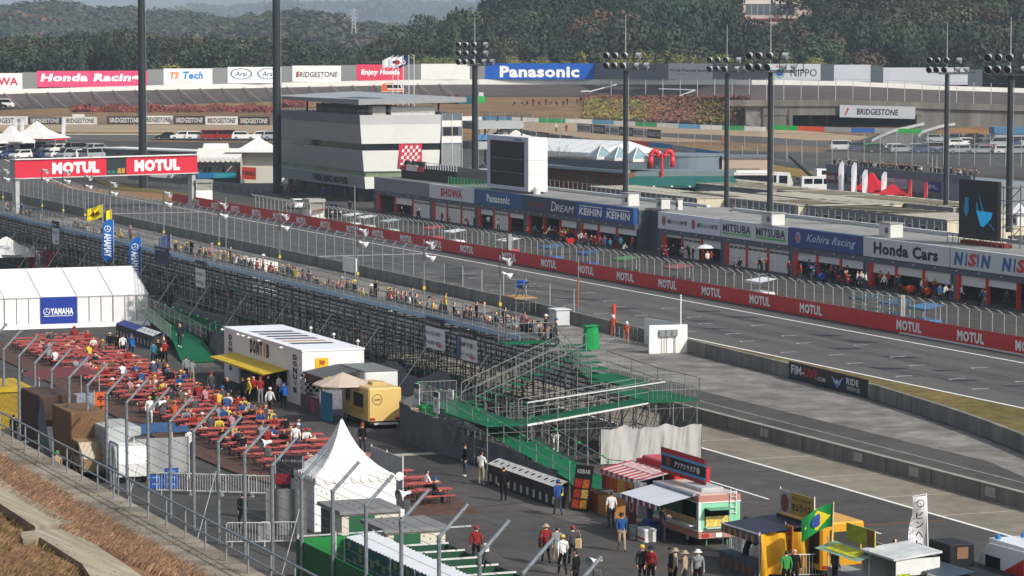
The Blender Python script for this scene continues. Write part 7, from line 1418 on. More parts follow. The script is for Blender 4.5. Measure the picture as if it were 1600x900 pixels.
# ---------------------------------------------------------------- people standing and walking
FOOD='people walking in the food court'
WK=[(687/4,557,'walk','#17181b','#8f9398',('hat','#b49a74'),10,'beside the recycling bins'),(183,558,'walk','#17181b','#17181b',None,5,'beside the straw hatted walker'),(192,560,'walk','#e9e9e6','#17181b',None,5,'between the tables and the bins'),(205,559,'stand','#1f56a8','#17181b',('cap','#1f56a8'),190,'with a bright blue bag near the bins'),(240,572,'stand','#2c7f9c','#26303f',None,30,'in the group at the bins end'),(247,568,'stand','#17181b','#26303f',None,200,'in the group at the bins end'),(258,570,'walk','#b5211f','#17181b',('cap','#b5211f'),20,'at the foot of the far green ramp'),(256,560,'stand','#e9e9e6','#b5211f',('cap','#1f56a8'),100,'at the foot of the far green ramp'),(281,543,'walk','#26303f','#26303f',None,180,'coming down the far green ramp'),(252,582,'stand','#17181b','#17181b',None,150,'at the walkway edge of the tables'),(291,597,'walk','#8f9398','#26303f',None,10,'walking as a pair past the tables'),(300,602,'walk','#8f9398','#b49a74',None,10,'walking as a pair past the tables'),(330,624,'walk','#4c4f54','#3a4a66',('cap','#b5211f'),190,'on the open asphalt before the booth'),(355,632,'stand','#17181b','#26303f',None,190,'on the open asphalt before the booth'),
(380,632,'stand','#17181b','#17181b',None,60,'in the queue at the white booth'),(389,634,'stand','#e8c21c','#17181b',('cap','#e8c21c'),120,'in the queue at the white booth'),(396,630,'stand','#b5211f','#17181b',None,200,'in the queue at the white booth'),(407,632,'hold','#b5211f','#8f9398',('cap','#b5211f'),30,'in the queue at the white booth'),(419,628,'stand','#17181b','#17181b',('cap','#b5211f'),150,'in the queue at the white booth'),(413,622,'stand','#4c4f54','#26303f',None,60,'deep in the booth queue'),(402,620,'stand','#17181b','#26303f',None,10,'deep in the booth queue'),(436,628,'stand','#e9e9e6','#26303f',None,60,'under the yellow awning end'),(443,640,'stand','#1f56a8','#17181b',None,20,'with blue backpack at the booth counter'),(422,650,'walk','#e9e9e6','#5b3a2a',('cap','#e9e9e6'),340,'walking toward the white booth'),
(566,710,'walk','#17181b','#26303f',('cap','#b5211f'),200,'beside the pale drain strip'),(727,745,'stand','#17181b','#3a4a66',('cap','#17181b'),110,'near the bin row looking sideways'),(752,758,'hold','#e9e9e6','#b49a74',None,330,'putting rubbish into the bin row'),(787,783,'stand','#17181b','#17181b',None,20,'standing before the bin row'),(872,806,'walk','#1f56a8','#3a4a66',('cap','#1f56a8'),20,'with a yellow backpack by the bins end'),(955,826,'stand','#e9e9e6','#3a4a66',None,20,'at the striped awning counter'),(971,862,'walk','#1f56a8','#b49a74',('cap','#17181b'),190,'walking before the striped awning'),(1035,850,'hold','#4c4f54','#26303f',None,300,'ordering at the mint and pink truck'),(744,884,'stand','#b5211f','#17181b',('cap','#b5211f'),5,'alone on the near asphalt, seen from behind'),
(853,881,'walk','#b5211f','#17181b',('hat','#b49a74'),15,'in the group of four in front'),(870,885,'walk','#8f9398','#b49a74',None,15,'in the group of four in front'),(879,899,'walk','#e9e9e6','#17181b',('cap','#e8c21c'),15,'as small yellow capped one of four'),(895,884,'walk','#4c4f54','#17181b',('cap','#b5211f'),15,'with two cream bags in the group of four'),(900,925,'stand','#17181b','#17181b',None,60,'at the bottom edge below the group of four'),(1003,916,'stand','#26303f','#17181b',('cap','#e8c21c'),200,'at the bottom edge'),(1017,918,'stand','#b5211f','#17181b',('hat','#17181b'),150,'at the bottom edge'),(1048,920,'stand','#26303f','#17181b',('cap','#26303f'),100,'at the bottom edge'),(1055,922,'stand','#b49a74','#17181b',('hat','#b49a74'),80,'at the bottom edge'),(1090,924,'stand','#8f9398','#17181b',('hat','#e9e9e6'),180,'at the bottom edge'),(1070,926,'stand','#b49a74','#26303f',('hat','#b49a74'),70,'at the bottom edge'),
(1165,893,'lean','#17181b','#26303f',None,300,'at the yellow stall counter'),(1166,868,'stand','#17181b','#b49a74',('cap','#17181b'),120,'behind the white barrier by the mint truck'),(1228,925,'stand','#2fa53c','#17181b',None,20,'at the bottom edge before the yellow curtain'),(1241,922,'stand','#17181b','#17181b',None,200,'beside the bright green shirt'),(1305,920,'stand','#4c4f54','#17181b',None,300,'at the pale stall window'),(1386,905,'lean','#17181b','#17181b',None,270,'serving inside the white awning stall'),
(163,741,'stand','#1f56a8','#17181b',('cap','#1f56a8'),170,'by the white van inside the fence'),(67,742,'walk','#4c4f54','#17181b',('cap','#2fa53c'),200,'just behind the hillside railing'),(90,757,'walk','#b49a74','#26303f',('cap','#2fa53c'),200,'carrying a white bag behind the railing'),(22,695,'walk','#17181b','#17181b',None,20,'on the steps at the left edge'),(379,828,'walk','#17181b','#17181b',None,20,'by the crowd barriers inside the fence'),(296,718,'stand','#e9e9e6','#3a4a66',None,30,'on the dark lane beside the deck'),(234,665,'stand','#e9e9e6','#e9e9e6',('cap','#e8c21c'),200,'in white boots beside the deck'),(240,650,'stand','#17181b','#26303f',None,90,'at the deck edge'),(462,712,'stand','#e9e9e6','#1f56a8',None,10,'between the tables near the peaked tent'),(665,778,'sit','#e9e9e6','#26303f',None,300,'on the near red bench'),(677,790,'sit','#26303f','#26303f',('cap','#1f56a8'),280,'on the near red bench'),(826,730,'stand','#17181b','#26303f',None,30,'behind the bin row on the ramp side'),(868,706,'walk','#17181b','#e9e9e6',None,180,'coming down the near green ramp')]
RAMPZ={281:.9,868:.75}
for (px,py,k,a,l,h,f,wh) in WK:
    z=RAMPZ.get(px,0); q=P(px,py,z)
    if k=='sit': q.z=.10
    person(q,f,k,a,l,h,wh,FOOD,1.02,sleeve=True if a in('#e9e9e6','#b5211f') and h is None else None)
def bag(px,py,z,col,label,sx=.32,sy=.18,sz=.42):
    o=thing('shoulder_bag',label,'bag',P(px,py)+Vector((0,0,z)),random.uniform(0,3)); b=MB(); b.bb(0,0,0,sx,sy,sz,m(col,.8,.1,4),.05); b.build('bag',o); b=MB(); b.path([(-sx*.4,0,sz),(-sx*.2,0,sz+.35),(sx*.2,0,sz+.35),(sx*.4,0,sz)],.015,col,4); b.build('strap',o)
bag(846,881,.75,'#5b3a2a','brown shoulder bag on the first of the four walkers'); bag(903,884,.8,'#b49a74','cream tote bag on the tall walker of four'); bag(206,559,.85,'#1f6fb8','bright blue bag carried near the bins'); bag(445,641,.95,'#1f56a8','blue backpack at the booth counter'); bag(875,804,.95,'#c9b81c','yellow backpack by the bin row end'); bag(98,760,.3,'#d5d8dc','white carrier bag held behind the railing')
# recycling bins
def bins(s0,s1,v,n,label,top):
    L=(s1-s0); w_=L/n
    for k in range(n):
        o=thing('recycling_bin',label,'bin',T(s0+(k+.5)*w_,v),YAW,'recycling bins in rows'); b=MB(); b.box(-w_/2+.02,w_/2-.02,-.35,.35,0,1.05,m('#2c2724',.7,.1,1)); b.box(-.14,.14,-.36,-.35,.15,.55,'#a9aaa8'); b.build('case',o); b=MB(); b.add([(-w_/2+.02,-.37,1.05),(w_/2-.02,-.37,1.05),(w_/2-.02,.3,1.32),(-w_/2+.02,.3,1.32)],[(0,1,2,3)],m(top if k<n*.5 or top!='#2a3f8a' else '#c9c9c6',.6)); b.box(-w_/2+.02,w_/2-.02,.28,.35,1.05,1.32,'#2c2724'); b.lathe([(.001,.01),(.14,.01)],'#17181a',(0,-.03,1.19),8,(0,-.37,.93)); b.build('lid',o)
bins(56.0,65.6,-43.4,11,'dark recycling bin in the row before the near green ramp','#b9b9b5'); bins(-31.5,-20,-41.4,11,'dark recycling bin in the row beside the far green ramp','#2a3f8a')
# menu board
o=thing('menu_board','black framed leaning menu board with food pictures','menu board',P(905,799),YAW+.5); b=MB(); b.add([(-.55,-.05,.02),(.55,-.05,.02),(.55,.45,2.25),(-.55,.45,2.25),(-.55,.0,.0),(.55,.0,.0),(.55,.5,2.23),(-.55,.5,2.23)],[(0,1,2,3),(7,6,5,4),(0,4,5,1),(1,5,6,2),(2,6,7,3),(3,7,4,0)],m('#1d1a19',.6)); b.build('board',o); b=MB()
for i,(c1,c2) in enumerate((('#b5421f','#c98a2c'),('#a8341f','#c9a44a'),('#b52f1f','#c96a2c'))):
    for j,c_ in enumerate((c1,c2)): z=.15+i*.5; y=-.06+z*.222; b.add([(-.47+j*.49,y,z),(-.05+j*.49,y,z),(-.05+j*.49,y+.09,z+.42),(-.47+j*.49,y+.09,z+.42)],[(0,1,2,3)],m(c_,.6,.6,8))
b.build('food_picture',o); t=MB(); t.text('KEBAB',(0,.37,1.95),(1,0,0),(0,.22,1),.2,'#c9c6c2',.8,.02); t.build('lettering',o)
# red kebab truck
v3=boxvan('food_truck','red roofed food truck with red and white striped awning',T(69.3,-39.2),YAW,5.8,2.1,2.75,'#b5262c',roof='#a81f28'); v3.scale=(.88,.92,.92); b=MB(); b.bb(.4,0,2.8,4.4,1.9,.22,m('#b3222b',.4,.05,1),.1); b.bb(-.2,.3,3.0,.6,.6,.25,'#d0d0cc',.05); b.build('roof_box',v3)
b=MB(); n=16
for k in range(n):
    x0=-2.9+k*5.6/n; x1=x0+5.6/n; c_=m('#c9bdbb' if k%2 else '#b53038',.6); b.add([(x0,-1.06,2.62),(x1,-1.06,2.62),(x1,-2.9,2.25),(x0,-2.9,2.25)],[(0,3,2,1)],c_); b.add([(x0,-2.9,2.25),(x1,-2.9,2.25),(x1,-2.9,2.02),(x0,-2.9,2.02)],[(3,2,1,0)],c_)
b.build('awning',v3); b=MB(); b.add([(-2.2,-1.3,2.6),(2.0,-1.3,2.6),(2.0,-1.9,2.48),(-2.2,-1.9,2.48)],[(0,3,2,1)],m('#c9a8a8',.6,.5,4)); b.build('awning_print',v3); b=MB()
for k in range(9): b.box(-2.8+k*.55,-2.35+k*.55,-2.86,-2.82,1.2+.06*(k%3),1.95,m(random.choice(('#8a2a1c','#a8481c','#7a3a22','#b58a2c')),.6,.6,7))
b.build('hanging_menu',v3); b=MB(); b.box(-2.5,2.4,-1.12,-1.06,.95,2.2,m('#1f1a18',.7,.3,2)); b.build('serving_hatch',v3)
o=thing('stall_counter','cardboard coloured counter with food pictures under the striped awning','counter',T(67.0,-42.1),YAW); b=MB(); b.box(-2.8,.6,-.3,.3,0,.95,m('#6d4a2c',.8,.5,4)); b.box(-2.7,.5,-.32,-.3,.1,.85,m('#8a3a22',.7,.7,5)); b.build('counter',o); b=MB(); b.box(.8,2.6,-.35,.35,0,.9,m('#9c6f3f',.8,.1,1.5)); b.build('cardboard_cover',o)
o=thing('beer_keg','steel keg standing before the cardboard counter','keg',P(990,843),0); b=MB(); b.lathe([(.001,0),(.2,0),(.21,.05),(.19,.1),(.21,.2),(.21,.5),(.19,.6),(.21,.65),(.2,.7),(.001,.66)],m('#8d9092',.3,.1,2,metal=.6),(0,0,0),12); b.build('shell',o,True)
o=thing('cool_box','white cool box with red edge beside the keg','cool box',P(1010,845),YAW); b=MB(); b.bb(0,0,0,.95,.6,.5,'#cfcfcb',.05); b.box(-.48,.48,-.31,-.29,.1,.2,'#a8262b'); b.build('tub',o); b=MB(); b.bb(0,0,.5,.98,.62,.12,'#d9d9d6',.05); b.build('lid',o)
o=thing('blue_cool_box','blue cool box behind the white one','cool box',P(1016,832),YAW); b=MB(); b.bb(0,0,0,.8,.5,.5,'#1f4f9c',.05); b.build('tub',o); b=MB(); b.bb(0,0,.5,.84,.54,.1,'#1a4288',.04); b.build('lid',o)
o=thing('white_drape','white cloth drape hanging between the two food trucks','cloth',T(72.6,-42.3),YAW); b=MB(); b.grid(lambda u,v:(-.7+1.4*u,.12*math.sin(u*9),.5+1.7*v),10,4,m('#cfcecb',.8)); b.build('cloth',o)
# mint and pink truck
o=v4=thing('food_truck','mint green and pink food truck with white striped awning','food truck',T(76.4,-41.1),YAW); o.scale=(.95,.95,.90); L=5.4;W=2.2; MINT=m('#7fc09a',.45,.05,1); PINK=m('#a9786c',.5,.05,1); WHT_=m('#d5d7d4',.4,.05,1)
b=MB(); hx=L/2; b.box(-hx,hx,W/2-.08,W/2,.55,2.3,MINT); b.box(-hx,-hx+.9,-W/2,W/2-.08,.55,2.3,MINT); b.box(-hx+.9,hx,-W/2,-W/2+.08,.55,1.05,MINT); b.box(hx-.3,hx,-W/2,-W/2+.08,1.05,2.3,MINT); b.box(hx-.08,hx,-W/2+.08,W/2-.08,.55,1.02,MINT); b.box(hx-.08,hx,-W/2+.08,-W/2+.3,1.02,2.3,MINT); b.box(hx-.08,hx,W/2-.6,W/2-.08,1.02,2.3,MINT); b.box(hx-.08,hx,-W/2+.3,W/2-.6,1.95,2.3,MINT); b.box(-hx,hx,-W/2,W/2,.45,.55,m('#2f4a44',.6)); b.box(-hx-.02,hx+.02,-W/2-.02,W/2+.02,.42,.78,PINK); b.box(-hx-.03,hx+.03,-W/2-.03,W/2+.03,.78,.86,WHT_); b.box(-hx-.02,hx+.02,-W/2-.02,W/2+.02,2.3,2.62,PINK); b.box(-hx-.03,hx+.03,-W/2-.03,W/2+.03,2.24,2.3,WHT_); b.box(hx+.0,hx+.03,-W/2-.03,-W/2+.1,.86,2.24,WHT_); b.box(-hx+.9,hx-.3,-W/2+1.2,-W/2+1.25,.55,2.3,m('#241f1c',.7,.4,2)); b.build('body',o)
b=MB(); b.box(-hx+.1,hx-.1,-W/2+.1,W/2-.1,2.62,2.68,'#b9a8a0'); b.bb(.8,0,2.68,2.2,1.2,.2,'#a5a7a8',.05); b.build('roof',o); b=MB(); b.box(-hx+.9,hx-.3,-W/2-.35,-W/2,1.02,1.08,'#c9cbc8'); b.box(-hx+1.0,hx-.4,-W/2-.04,-W/2,1.12,1.42,m('#b59a6a',.6,.6,6)); b.build('serving_counter',o); b=MB(); b.box(hx,hx+.05,-W/2+.35,W/2-.65,1.02,1.55,m('#c9b05a',.6,.5,7)); b.box(hx,hx+.3,-W/2+.3,W/2-.6,.95,1.0,'#a9c2b2'); b.build('rear_hatch_menu',o); b=MB(); b.add([(hx+.02,-W/2+.3,2.0),(hx+.02,W/2-.6,2.0),(hx+.7,W/2-.6,1.95),(hx+.7,-W/2+.3,1.95)],[(0,1,2,3),(3,2,1,0)],MINT) ; b.build('rear_hatch_flap',o)
b=MB(); b.add([(-hx+.2,-W/2-.02,2.55),(hx-.5,-W/2-.02,2.55),(hx-.5,-W/2-1.9,2.15),(-hx+.2,-W/2-1.9,2.15)],[(0,3,2,1)],m('#c2c6cc',.6,.05,1)); n=20
for k in range(n): x0=-hx+.2+k*(L-.7)/n; x1=x0+(L-.7)/n; b.add([(x0,-W/2-1.9,2.15),(x1,-W/2-1.9,2.15),(x1,-W/2-1.9,1.88),(x0,-W/2-1.9,1.88)],[(3,2,1,0)],m(('#c9c9cf','#262a44','#8a2f3a')[k%3],.6))
b.tube((-hx+.2,-W/2-.05,2.62),(hx-.4,-W/2-.05,2.62),.09,'#8f96a5',8); b.build('awning',o)
for x in (-hx+1.0,hx-1.4):
    for y in (-W/2+.14,W/2-.14): wheel(o,x,y,.35,.22)
for y in (-.75,.75): b=MB(); b.box(hx+.03,hx+.06,y-.17,y+.17,.5,.66,m('#b5221f',.3)); b.build('tail_light',o)
b=MB(); b.box(hx+.03,hx+.06,-.22,.22,.46,.68,'#d9d9d6'); b.build('number_plate',o)
for y in (-.6,.5): b=MB(); b.tube((hx-.2,y,.02),(hx-.2,y,.45),.04,'#5a9a6a',5); b.build('jack_leg',o)
b=MB()
for y in (.55,.85): b.tube((hx+.08,y,1.6),(hx+.08,y,2.9),.025,'#c9cccb',4)
for k in range(5): b.tube((hx+.08,.55,1.7+k*.27),(hx+.08,.85,1.7+k*.27),.02,'#c9cccb',4)
b.build('ladder',o)
o=thing('roof_sign','black, red and blue food sign board raised above the mint truck','sign',T(72.4,-41.1),YAW); o.scale=(1,1,.95); b=MB(); b.box(0,5.0,0,.06,2.75,4.0,m('#1d1a1c',.6)); b.box(0,5.0,-.02,0,3.75,4.0,m('#a3262a',.6)); b.box(0,5.0,-.02,0,3.62,3.75,'#3a8ab5'); b.box(0,5.0,-.02,0,2.75,2.95,m('#a3262a',.6)); b.box(0,5.0,-.02,0,2.95,3.07,'#3a8ab5'); b.build('board',o); t=MB(); t.text('アツアツ ケバブ',(2.8,-.04,3.35),X1,Z1,.3,'#d9d9d6',2.4,.02); t.lathe([(.001,0),(.28,0)],'#7a3a22',(.9,-.04,3.4),10,(0,1,0)); t.lathe([(.001,-.01),(.18,-.01)],'#c2b5a5',(4.3,-.04,3.35),8,(0,1,0)); t.build('lettering',o); b=MB(); b.tube((.1,.05,2.0),(.1,.05,4),.03,'#777',4); b.tube((4.9,.05,2.0),(4.9,.05,4),.03,'#777',4); b.build('post',o)
o=thing('tall_banner','dark red upright banner with round picture beside the mint truck','banner',T(73.0,-42.9),YAW); b=MB(); b.box(-.45,.45,0,.03,.05,1.95,m('#5a2030',.7,.2,2)); b.build('cloth',o); t=MB(); t.lathe([(.001,0),(.3,0)],'#a98a80',(0,-.02,1.1),12,(0,1,0)); t.lathe([(.001,-.01),(.18,-.01)],'#6a2a22',(0,-.02,1.1),10,(0,1,0)); t.build('picture',o)
# crowd barriers
def barrier0():
    o=thing('crowd_barrier','x','barrier',(0,0,0),0,'white crowd barriers'); b=MB(); WB=m('#c4c6c6',.5,.08,2,metal=.2)
    b.path([(-1,0,.2),(-1,0,1.0),(-.92,0,1.08),(.92,0,1.08),(1,0,1.0),(1,0,.2),(-1,0,.2)],.028,WB,5); b.build('frame',o); b=MB()
    for k in range(1,15): b.tube((-1+k*2/15,0,.2),(-1+k*2/15,0,1.08),.014,WB,4)
    b.build('bar',o)
    for x in (-.75,.75): b=MB(); b.tube((x,-.3,0),(x,.3,0),.025,WB,4); b.tube((x,0,0),(x,0,.25),.025,WB,4); b.build('foot',o)
    return o
BR=None
for (p,yw,l) in [(P(275+k*48,772+k*1.5),.02-.12,'white crowd barrier in the far row behind the fence') for k in range(4)]+[(P(388+k*52,853-k*1),.03,'white crowd barrier in the near row by the peaked tent') for k in range(2)]+[(P(1158,868),-1.1,'white crowd barrier beside the mint and pink truck'),(P(1165,880),-.9,'white crowd barrier close to the yellow stall'),(P(1262,905),.1,'white crowd barrier below the yellow curtain')]:
    if BR is None: BR=barrier0(); BR['label']=l; BR.location=p; BR.rotation_euler=(0,0,yw)
    else: dup(BR,p,yw,l)
# yellow stall and truck
o=thing('yellow_stall','yellow curtained stall with dark tarp roof and picture counter','stall',T(86.4,-42.2),YAW); o.scale=(.8,.95,.92); YE=m('#c9961a',.7,.08,1); b=MB(); b.add([(-2.6,-1.4,2.15),(2.2,-1.4,2.2),(2.2,1.6,2.5),(-2.6,1.6,2.45)],[(0,1,2,3)],m('#23283c',.6,.1,1)); b.tube((-2.6,-1.4,2.13),(2.2,-1.4,2.18),.05,'#b9bcc0',5); b.build('tarp_roof',o); b=MB(); b.grid(lambda u,v:(2.0+.24*math.sin(u*17+v*1.5)*(1.2-v*.7)+.12*math.sin(u*7+2)+.1*math.sin(v*3),-1.35+2.7*u,.2+2.0*v),30,5,YE); b.build('curtain',o); b=MB(); b.box(-2.5,1.9,1.4,1.5,.2,2.3,m('#b5701a',.7,.1,1)); b.build('back_sheet',o); b=MB(); b.box(-2.5,1.9,-1.45,-1.35,1.75,2.1,m('#3f4f66',.6,.3,3))
for k in range(6): b.lathe([(.001,0),(.19,0)],'#a97a2c',(-2.1+k*.72,-1.47,1.92),8,(0,1,0))
b.build('picture_valance',o); b=MB(); b.box(-2.6,1.9,-1.5,-.9,0,.85,m('#3f464f',.7,.3,3))
for k in range(5): b.prism([(0,0),(.001,0),(0,.001)],0,0,'#6a4a22') if 0 else b.lathe([(.001,0),(.26,0)],'#6a4522',(-2.0+k*.85,-1.53,.38),6,(0,1,0))
b.build('counter',o)
for x,y in ((-2.5,-1.35),(2.1,-1.35),(2.1,1.5),(-2.5,1.5)): b=MB(); b.tube((x,y,0),(x,y,2.3),.035,'#b9bcbc',5); b.build('leg',o)
v5=boxvan('food_truck','bright yellow box truck behind the yellow curtain',T(86.9,-40.0),YAW,4.4,2.1,2.5,'#c78f14'); b=MB(); b.box(2.2,2.28,-.5,.8,1.2,2.1,m('#3a3a36',.3)); b.box(2.2,2.3,-.6,-.5,1.1,2.2,'#d29a14'); b.build('rear_window',v5); b=MB(); b.box(-2.1,2.0,-1.07,-1.05,.7,2.35,m('#201c18',.7,.3,2)); b.build('serving_hatch',v5)
o=thing('feather_flag','orange upright banner with dark lettering beside the yellow curtain','flag',T(87.9,-42.0),YAW); b=MB(); b.box(-.35,.35,0,.04,.1,2.3,m('#b5701a',.7,.1,2)); f=b.build('sail',o); t=MB(); t.text('CURRY',(0,-.03,1.2),(0,0,1),(-1,0,0),.4,'#4a2418',1.8,.03); t.build('lettering',f); b=MB(); b.tube((-.37,.02,0),(-.37,.02,2.4),.025,'#999',4); b.build('pole',o)
o=thing('food_banner','tan picture banner with dark characters on two posts','banner',T(85.0,-41.0),YAW); o.scale=(.85,1,.92); b=MB(); b.box(0,3.9,0,.03,2.55,3.75,m('#a98a3f',.7,.08,1)); b.box(0,1.2,-.01,0,2.55,3.75,'#9fa8b0'); b.build('cloth',o); t=MB(); t.text('オムライス',(2.5,-.03,3.1),X1,Z1,.4,'#2a2016',2.2,.03); t.text('かさねて広がる味',(2.5,-.03,3.5),X1,Z1,.18,'#2a2016',2.1,.01); t.lathe([(.001,0),(.45,0)],'#7a3a26',(.6,-.03,3.15),10,(0,1,0)); t.build('lettering',o); b=MB(); b.tube((0,.02,2.4),(0,.02,3.85),.03,'#c9c9c6',4); b.tube((3.9,.02,2.4),(3.9,.02,3.85),.03,'#c9c9c6',4); b.build('post',o)
pb=P(1297,915); o=thing('national_flag','green flag with yellow diamond and blue disc on a thin pole','flag',pb,0); b=MB(); b.tube((0,0,0),(.12,0,3.6),.03,'#c9b48a',5); b.build('pole',o); FW=1.35;FH=1.0
def fl_(u,v): return (.11-FW*u,.10*math.sin(u*6)+.0,3.55-FH*v-.75*u*u*.6-.25*u)
b=MB(); b.grid(fl_,10,6,m('#0f7a3a',.7,.06,2)); f=b.build('cloth',o); t=MB()
def off(u,v,d=-.03): p=fl_(u,v); return (p[0],p[1]+d,p[2])
t.add([off(.5,.08),off(.92,.5),off(.5,.92),off(.08,.5)],[(0,1,2,3)],m('#cdbb1c',.7)); 
t.add([off(.5+.2*math.cos(a*.5236),.5+.27*math.sin(a*.5236),-.06) for a in range(12)],[tuple(range(12))],m('#1d3a86',.7)); t.build('emblem',f)
# pale stall, canopy stall, speakers, white flag
o=thing('pale_stall','pale grey stall with lime menu boards and glass counter','stall',T(92.2,-40.5),YAW); o.scale=(.85,.85,.9); b=MB(); b.box(-2.2,2.2,-1.0,1.0,0,.95,m('#8f9496',.6,.1,1)); b.box(-2.2,2.2,.9,1.0,.95,2.2,m('#7d8688',.6)); b.build('counter',o); b=MB(); b.add([(-2.3,-1.7,1.85),(2.3,-1.7,1.85),(2.3,-.6,2.15),(-2.3,-.6,2.15)],[(0,1,2,3)],m('#7fa088',.5,.3,3)); b.add([(-1.6,-1.5,1.93),(1.6,-1.5,1.93),(1.6,-.8,2.13),(-1.6,-.8,2.13)],[(0,1,2,3)],m('#b5b52a',.6,.5,4)); b.build('flap_roof',o); b=MB(); b.box(-1.2,1.8,-.5,-.44,2.35,3.15,m('#8f9a2a',.6,.4,3)); b.box(1.0,1.8,-.52,-.5,2.35,3.15,m('#6a4a2a',.6,.5,4)); b.build('menu_sign',o)
for x,y in ((-2.2,-1),(2.2,-1),(2.2,1),(-2.2,1)): b=MB(); b.tube((x,y,0),(x,y,2.4),.035,'#b9bcbc',5); b.build('leg',o)
o=thing('white_canopy_stall','white canopied stall with dark open front near the ambulance','stall',T(95.2,-40.3),YAW); o.scale=(.7,.7,.85); b=MB(); b.exty([(-1.6,2.35),(1.6,2.6),(1.6,2.7),(-1.6,2.45)],-2.6,1.6,m('#bfc1c0',.6,.12,1,big=.12,bigsc=.5)); b.build('roof',o); b=MB(); b.box(-2.5,1.4,1.4,1.5,0,2.4,'#8d9092'); b.box(1.4,1.5,-1.4,1.5,1.6,2.4,'#c9c9c6'); b.box(-2.6,-2.5,-1.4,1.4,0,2.4,'#a9acac'); b.build('wall',o); b=MB(); b.box(1.52,1.55,-1.3,-.5,.1,1.7,m('#9aa32a',.6,.5,5)); b.build('menu_sign',o)
o=thing('black_speaker_box','large black equipment box with a brown flap on top of the dark stall','box',T(94.8,-37.9,1.48),YAW); o.scale=(.8,.8,.8); b=MB(); b.bb(0,0,0,2.2,1.5,1.15,m('#15161a',.6,.1,1.5),.06); b.build('case',o); b=MB(); b.box(1.11,1.14,-.3,.35,.4,1.0,'#7a5a44'); b.build('flap',o)
o=thing('dark_stall','low dark stall with slate awning and white cloth','stall',T(95.6,-37.9),YAW); b=MB(); b.box(-2.6,3,-.8,1.2,0,1.48,m('#1f2226',.7,.1,1)); b.build('body',o); b=MB(); b.add([(-2.4,-.8,1.7),(2.6,-.8,1.7),(2.6,-2.2,1.5),(-2.4,-2.2,1.5)],[(3,2,1,0)],m('#3a4654',.6,.1,1)); b.box(1.2,2.4,-2.25,-2.2,1.0,1.5,'#d0d0d2'); b.build('awning',o)
o=thing('banner_flag','tall white flag with black vertical characters','flag',T(88.0,-35.2),YAW*0); H=3.35; b=MB(); b.tube((0,0,0),(-.12,0,H),.03,'#d5d7d8',5); b.tube((-.12,0,H-.02),(-.75,0,H-.15),.02,'#d5d7d8',4); b.build('pole',o); fn=lambda u,v:(-.10-.02*v-.62*u-(.16*math.sin(max(0,v-.35)*4.2) if u>.4 else 0)*u,-.12*math.sin(v*5+u*2),H-.1-2.45*v-.05*u); b=MB(); b.grid(fn,5,14,m('#d5d5d8',.7,.05,1)); f=b.build('cloth',o); t=MB()
for k,ch in enumerate('ビンヘト'): t.text(ch,(-.44,-.22,H-.95-k*.42),X1,Z1,.3,'#1b1b1d',.32,.02)
t.lathe([(.14,0),(.18,0)],'#2a2a2c',(-.4,-.22,H-.42),12,(0,1,0)); t.build('lettering',f)
# ambulance
o=thing('ambulance','white ambulance with red panel and blue beacons at the lower right corner','ambulance',T(97.3,-35.9),YAW+math.pi); AW=m('#d5d7da',.3,.04,1); b=MB(); b.ext([(-2.6,.4),(2.3,.4),(2.55,.7),(2.45,1.15),(1.75,2.0),(1.3,2.45),(-2.5,2.5),(-2.6,2.2)],-.95,.95,AW); b.box(-2.3,1.5,-.8,.8,2.45,2.62,AW); b.build('body',o); b=MB(); b.add([(2.42,-.75,1.22),(2.42,.75,1.22),(1.80,.7,1.98),(1.80,-.7,1.98)],[(0,1,2,3)],m('#3f5a55',.15,.1,1)); b.box(.3,1.5,-.965,.965,1.35,1.95,GL); b.build('window',o); b=MB(); b.box(-2.4,2.2,-.97,.97,.85,1.1,m('#b5221f',.4)); b.poly([(.4,-.972,1.3),(-1.6,-.972,1.3),(-1.6,-.972,2.2)],m('#b5221f',.4)); b.poly([(.4,.972,1.3),(-1.6,.972,2.2),(-1.6,.972,1.3)],m('#b5221f',.4)); b.box(1.05,1.35,-.6,-.3,2.44,2.56,'#a3221f'); b.box(1.05,1.35,.3,.6,2.44,2.56,'#a3221f'); b.build('red_panel',o)
for y in (-.6,.6): b=MB(); b.lathe([(.12,0),(.12,.12),(.06,.2),(.001,.21)],m('#1f6fa8',.2),(1.1,y,2.62),10); b.build('beacon',o)
for x in (-1.6,1.6):
    for y in (-.85,.85): wheel(o,x,y,.35,.2)
# ---------------------------------------------------------------- stalls and vans inside the fence on the left
def backtruck(px,py,L,W,H,col,label,cabcol='#b9bcb8'):
    """small box truck, cab towards us"""
    o=thing('food_truck',label,'food truck',P(px,py),YAW+math.pi); o.rotation_euler=(0,0,YAW); b=MB(); b.bb(-L/2+.0,0,.6,L,W,H-.6,m(col,.7,.12,.8),.05); b.build('box',o); b=MB(); b.ext([(0,.4),(1.7,.4),(1.75,1.1),(1.35,1.95),(0,2.0)],-W/2+.1,W/2-.1,m(cabcol,.4,.05,1)); b.build('cab',o); b=MB(); b.add([(1.70,-W/2+.25,1.12),(1.70,W/2-.25,1.12),(1.36,W/2-.28,1.88),(1.36,-W/2+.28,1.88)],[(0,1,2,3)],m('#5a665f',.2,.2,1)); b.box(.4,1.2,-W/2+.08,W/2-.08,1.2,1.8,GL); b.build('window',o)
    for x in (-L+1,1.0):
        for y in (-W/2+.15,W/2-.15): wheel(o,x,y,.36,.22)
    return o
backtruck(92,722,4.8,2.1,3.7,'#45322a','brown box food truck behind the wire fence with cream cab'); backtruck(140,742,4.4,2.0,3.4,'#6d5238','tan brown box food truck parked beside the white van','#8f7a5c'); backtruck(194,750,4.0,1.9,2.8,'#a4a8a6','white van with bright windscreen by the blue tarp','#d2d4d0')
